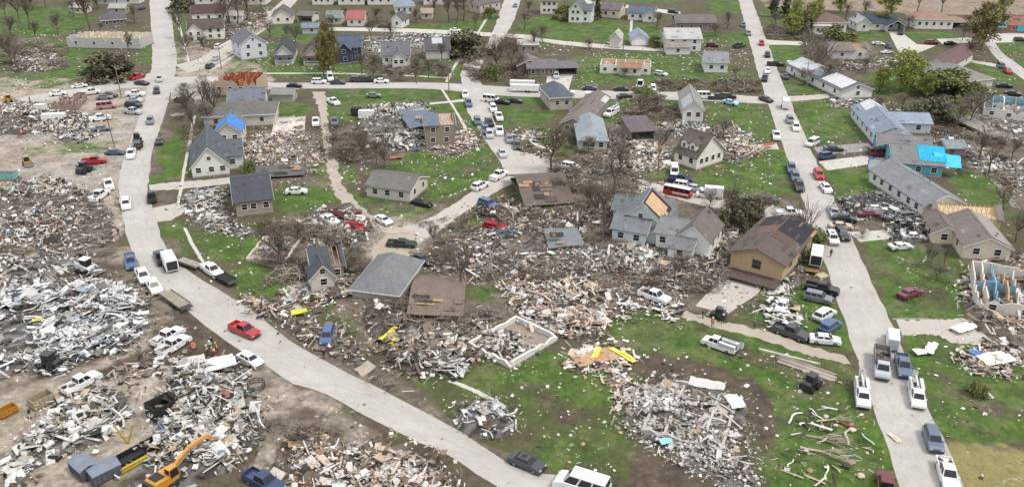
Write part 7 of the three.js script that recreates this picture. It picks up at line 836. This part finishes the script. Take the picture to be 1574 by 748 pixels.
// fallen twigs and branches, and crumbs that nobody could count
function strew(name, label, cat, geos, polys, count, o) {
  const r = RNG(o.seed), PS = polys.map(s => poly(pairs(s))), per = Math.round(count / geos.length);
  const g = new THREE.Group(); g.name = numbered(name); tag(g, label, cat, null, 'stuff'); scene.add(g);
  const bb = PS.map(P => { let b = [1e9, -1e9, 1e9, -1e9], A = 0; P.forEach((p, i) => { b = [Math.min(b[0], p.x), Math.max(b[1], p.x), Math.min(b[2], p.z), Math.max(b[3], p.z)]; const q = P[(i + 1) % P.length]; A += p.x * q.z - q.x * p.z; }); return [b, Math.abs(A)]; });
  geos.forEach((geo, gi) => { const im = new THREE.InstancedMesh(geo, o.mat ?? loose, per); im.name = o.piece; im.castShadow = im.receiveShadow = true; let n = 0;
    for (let t = 0; n < per && t < per * 30; t++) { const k = pickFrom(bb.map((b, i) => [i, b[1]]), r), b = bb[k][0], x = lerp(b[0], b[1], r()), z = lerp(b[2], b[3], r()); if (!inside(PS[k], x, z) || Math.pow(noise(x * .2 + 5, z * .2) * (.5 + noise(x * .07, z * .07 + 30)), 1.6) < r() * .8) continue; if (o.avoid && o.avoid.some(P => inside(P, x, z))) continue;
      const s = (o.s0 + (o.s1 - o.s0) * r() * r()); q4.setFromEuler(e4.set((r() - .5) * o.tilt, r() * 6.3, (r() - .5) * o.tilt)); m4.compose(V3(x, o.y ?? .06, z), q4, V3(s, s, s)); im.setMatrixAt(n, m4); im.setColorAt(n++, c4.copy(seen(pickFrom(o.cols, r), 1.3)).multiplyScalar(.8 + .4 * r())); }
    im.count = n; im.userData.kind = 'stuff'; g.add(im); });
}
const roadsP = ['228,-25 262,-25 266,50 271,95 262,140 250,183 235,228 228,280 237,330 250,372 268,399 302,424 348,453 398,486 453,528 520,566 614,613 667,640 721,671 800,722 985,800 850,802 694,702 574,646 443,586 357,531 302,489 256,450 214,408 188,332 182,298 196,225 226,140 233,95', '1127,-36 1136,0 1175,142 1258,372 1320,560 1384,748 1412,830 1516,830 1482,748 1400,562 1316,378 1217,160 1157,0 1146,-36', '262,118 760,130 1180,149 1190,160 760,146 262,152', '712,140 735,125 800,234 848,256 800,272 774,258'].map(s => poly(pairs(s)));
const town = ['0,40 230,40 228,120 0,150', '270,60 700,60 700,120 300,120', '800,60 1140,60 1170,150 800,140', '380,190 560,170 720,180 780,270 650,330 560,300 420,290', '850,150 1180,160 1220,330 1000,300 850,240', '1215,150 1574,60 1574,380 1320,380', '240,250 480,290 560,470 400,480 270,400', '430,300 780,340 1120,400 1110,470 940,500 700,600 560,570 470,480', '560,570 950,500 1300,560 1370,748 860,720', '1330,390 1574,400 1574,748 1490,748', '380,590 720,680 760,748 400,748', '0,150 190,150 180,400 0,400', '0,400 240,420 320,520 0,600', '1100,420 1290,420 1310,540 1100,480'];
strew('strewn_litter', 'white and grey scraps strewn over lawns and soil across the town', 'litter', [PG.lump[0], PG.sheet[1], PG.sheet[2], PG.board[0], PG.board[2]], town, 25000, { seed: 71, piece: 'scrap', s0: .1, s1: .85, tilt: .7, avoid: roadsP, cols: [[0xf2f0ec, 6], [0xd0ccc4, 4], [0xa09a92, 3], [0xc8aa86, 3], [0x6b5d50, 4], [0x4a4440, 3]] });
const twigs = [0, 1, 2].map(i => { const r = RNG(300 + i), l = []; for (let k = 0; k < 12; k++) { const L = .6 + r() * 1.6, g = new THREE.CylinderGeometry(.012, .05, L, 3, 1, true).rotateZ(Math.PI / 2 + (r() - .5) * .5).rotateY((r() - .5) * 2.2 + (k % 2) * Math.PI).translate((r() - .5) * 1.6, .1 + r() * .5, (r() - .5) * 1.4); l.push(g); } return mergeGeometries(l); });
const woods = ['500,195 560,185 600,225 560,252 510,245', '640,340 780,330 940,300 960,400 1110,400 1110,450 900,440 680,430', '840,220 960,220 980,300 900,340 850,280', '270,170 340,140 330,220 290,240', '400,340 560,360 560,440 400,440', '1230,60 1290,60 1300,120 1240,130', '1400,170 1540,200 1560,300 1440,220', '960,160 1040,160 1050,190 950,195', '560,450 760,480 720,560 600,560', '0,70 110,70 100,110 0,110', '700,90 800,60 810,120 730,130', '560,96 690,100 690,118 560,118', '1000,125 1165,125 1165,143 1010,140', '420,640 640,690 700,740 440,700', '1095,290 1240,320 1230,360 1110,360', '330,20 400,10 420,40 350,60', '1180,40 1260,40 1260,62 1180,62'];
strew('fallen_branches', 'brown twigs and torn branches matted over the wrecked blocks', 'branches', twigs, woods, 5000, { seed: 72, piece: 'twig_mat', s0: .8, s1: 2.4, tilt: .8, y: .05, cols: [[0x86776a, 5], [0x6a5d52, 3], [0xa09284, 4], [0xb8ac9c, 3], [0x50463e, 1]] });

strew('road_scraps', 'small scraps and clods lying on the roads', 'litter', [PG.lump[1], PG.board[1], PG.sheet[0]], ['182,298 237,330 268,399 348,453 520,566 721,671 864,732 766,750 646,680 502,606 357,531 256,450 188,332', '1136,0 1157,0 1316,378 1482,748 1384,748 1258,372', '262,130 1180,150 1180,158 262,150', '712,140 735,125 800,234 848,256 800,272 774,258', '810,242 850,262 655,366 610,352'], 520, { seed: 74, piece: 'scrap', s0: .08, s1: .5, tilt: .3, y: .08, cols: [[0x8a7a6c, 4], [0xe8e4de, 2], [0x5c5046, 3], [0xb09a84, 2]] });

// ------------------------------------------------------------------ people
function figure(pose) {                                           // one continuous body: joints, tapered limbs, smooth union, meshed
  const J = pose, bones = [], res = 64, S = 1.05; const B = (a, b, ra, rb) => bones.push([V3(...a), V3(...b), ra, rb]);
  B([0, 1.0, 0], [0, 1.4, 0], .135, .16); B([-.13, 1.4, 0], [.13, 1.4, 0], .085, .085); B([0, 1.45, 0], [0, 1.56, .01], .06, .055); B([0, 1.62, .01], [0, 1.7, .0], .095, .1); B([0, 1.63, .09], [0, 1.63, .12], .02, .015);
  for (const s of [-1, 1]) { const L = s < 0 ? J.l : J.r; B([s * .1, .98, 0], [s * .12, .52, L.k], .1, .065); B([s * .12, .52, L.k], [s * .13, .09, L.f], .062, .045); B([s * .13, .05, L.f - .03], [s * .15, .04, L.f + .17], .045, .035); B([s * .21, 1.4, 0], L.e, .062, .048); B(L.e, L.h, .046, .035); B(L.h, L.p, .036, .02); }
  const mc = new MarchingCubes(res, new THREE.MeshBasicMaterial(), false, false, 60000); mc.isolation = 0;
  const d = (p, [a, b, ra, rb]) => { const ab = b.clone().sub(a), t = clamp(p.clone().sub(a).dot(ab) / ab.lengthSq(), 0, 1); return p.distanceTo(a.clone().addScaledVector(ab, t)) - lerp(ra, rb, t); };
  const p = V3(); for (let z = 0; z < res; z++) for (let y = 0; y < res; y++) for (let x = 0; x < res; x++) { p.set((x / res * 2 - 1) * S, (y / res * 2 - 1) * S + .92, (z / res * 2 - 1) * S); let v = 9; if (Math.abs(p.x) < .75 && Math.abs(p.z) < .6) for (const q of bones) { const e = d(p, q), k = .04, h = clamp(.5 + .5 * (v - e) / k, 0, 1); v = lerp(v, e, h) - k * h * (1 - h); } mc.field[x + y * res + z * res * res] = -v; }
  mc.update(); const n = mc.count, g = new THREE.BufferGeometry(), pos = mc.positionArray.slice(0, n * 3); for (let i = 0; i < n * 3; i += 3) { pos[i] *= S; pos[i + 1] = pos[i + 1] * S + .92; pos[i + 2] *= S; }
  g.setAttribute('position', new THREE.BufferAttribute(pos, 3)); g.setAttribute('normal', new THREE.BufferAttribute(mc.normalArray.slice(0, n * 3), 3)); return g;
}
const POSES = [{ l: { k: .03, f: 0, e: [-.29, 1.13, -.02], h: [-.27, .9, .1], p: [-.26, .82, .13] }, r: { k: .05, f: .06, e: [.29, 1.14, .0], h: [.2, 1.02, .22], p: [.17, 1.0, .29] } }, { l: { k: .16, f: .18, e: [-.28, 1.15, -.1], h: [-.26, .95, .0], p: [-.25, .88, .06] }, r: { k: -.02, f: -.18, e: [.28, 1.15, .1], h: [.25, 1.0, .28], p: [.23, .97, .35] } }].map(figure);
const SKIN = lin(0xb98a6c);
function dressed(g, shirt, legs) { const q = g.clone(), p = q.attributes.position, c = [], A = seen(shirt, 1.2), B = seen(legs, 1.2), sh = seen(0x2a2622, 1.2); for (let i = 0; i < p.count; i++) { const y = p.getY(i), x = Math.abs(p.getX(i)), k = y > 1.5 ? SKIN : y < .1 ? sh : (x > .17 && y < .98 && y > .7) ? SKIN : y < 1.0 ? B : A; c.push(k.r, k.g, k.b); } q.setAttribute('color', new THREE.Float32BufferAttribute(c, 3)); return q; }
const vestG = [new THREE.CylinderGeometry(.2, .21, .5, 14, 1, true).scale(1.12, 1, .82).translate(0, 1.2, 0), box(.05, .5, .02, .1, 1.2, .172), box(.05, .5, .02, -.1, 1.2, .172), box(.36, .05, .02, 0, 1.1, .178)], bodyM = new THREE.MeshStandardMaterial({ roughness: .85, vertexColors: true });
const pr = RNG(55);
function person(px, py, dx, dy, shirt, legs, vest, hat, label, pose = 0) {
  const g = root('person', label, 'person', G(px, py).setY(.05), headingOf(px, py, dx, dy) + Math.PI / 2); part('body', dressed(POSES[pose], shirt, legs), bodyM, g);
  if (vest) { part('safety_vest', vestG[0], mat(vest, { gain: 1.1 }), g); for (const q of vestG.slice(1)) part('vest_stripe', q, mat(0xd8dcc8), g); }
  if (hat) part('hard_hat', join(new THREE.SphereGeometry(.125, 12, 6, 0, 6.3, 0, 1.5).translate(0, 1.69, 0), new THREE.CylinderGeometry(.16, .16, .02, 14).translate(0, 1.69, .03)), mat(hat, { gain: 1.1 }), g); else part('hair', new THREE.SphereGeometry(.112, 10, 6, 0, 6.3, 0, 1.6).translate(0, 1.69, -.012), mat(0x2c221b), g);
}
for (const q of [
  [318, 545, 1, .2, 0x3c4048, 0x2c3040, 0xd8e03c, 0xe8e4dc, 'person in yellow green vest and white hat, at the left end of the crew'], [323, 538, .5, 1, 0xdcdcd8, 0x38414c, 0, 0xf0f0f0, 'person in pale shirt and white hat among the crew', 1], [327, 548, -1, .3, 0x44484c, 0x2a2a30, 0xe8c83c, 0xe0b030, 'person in amber vest and yellow hat in the middle of the crew'], [333, 541, -1, .2, 0x2c3444, 0x222630, 0xe6c22c, 0xe6b82c, 'person in golden vest at the right end of the crew', 1], [331, 552, -.2, -1, 0xc0392c, 0x2e2e34, 0, 0xf0e8e0, 'person in red shirt at the lower side of the crew'], [325, 532, .2, 1, 0x24262c, 0x20222a, 0, 0, 'person in black clothes standing behind the crew'],
  [498, 551, .3, 1, 0x1c1c20, 0x202228, 0, 0, 'person in dark clothes at the verge in front of the dark blue car', 1], [227, 460, 1, .6, 0x1e2024, 0x222428, 0, 0, 'person in dark clothes by the roadside pickups'], [182, 362, 0, 1, 0x2a2c30, 0x202024, 0, 0, 'person in dark clothes at the left roadside above the blue pickup'], [1277, 395, .3, 1, 0x1f2126, 0x24262c, 0, 0, 'person in dark clothes walking on the straight road', 1], [1159, 505, .2, 1, 0x6a705c, 0x3a3c38, 0, 0, 'person in drab clothes on the gravel track'], [1095, 502, .4, 1, 0xd8552c, 0x2c3038, 0xe0642c, 0xf0f0ee, 'person in orange vest beside the black skid loader'], [1080, 489, 1, .2, 0x2c2e34, 0x26282e, 0, 0, 'person in dark clothes left of the black skid loader'], [1111, 497, -.6, 1, 0x303238, 0x282a30, 0, 0xe8e8e8, 'person with white hat at the back of the black skid loader', 1], [960, 452, 1, .2, 0xd0b490, 0x4a4440, 0, 0, 'person in tan shirt on the rubble track behind the white pickup'], [966, 453, -1, .2, 0xd8d0c0, 0x3c3a38, 0, 0, 'person in pale shirt facing the one in tan', 1]]) person(...q);
renderer.render(scene, camera);
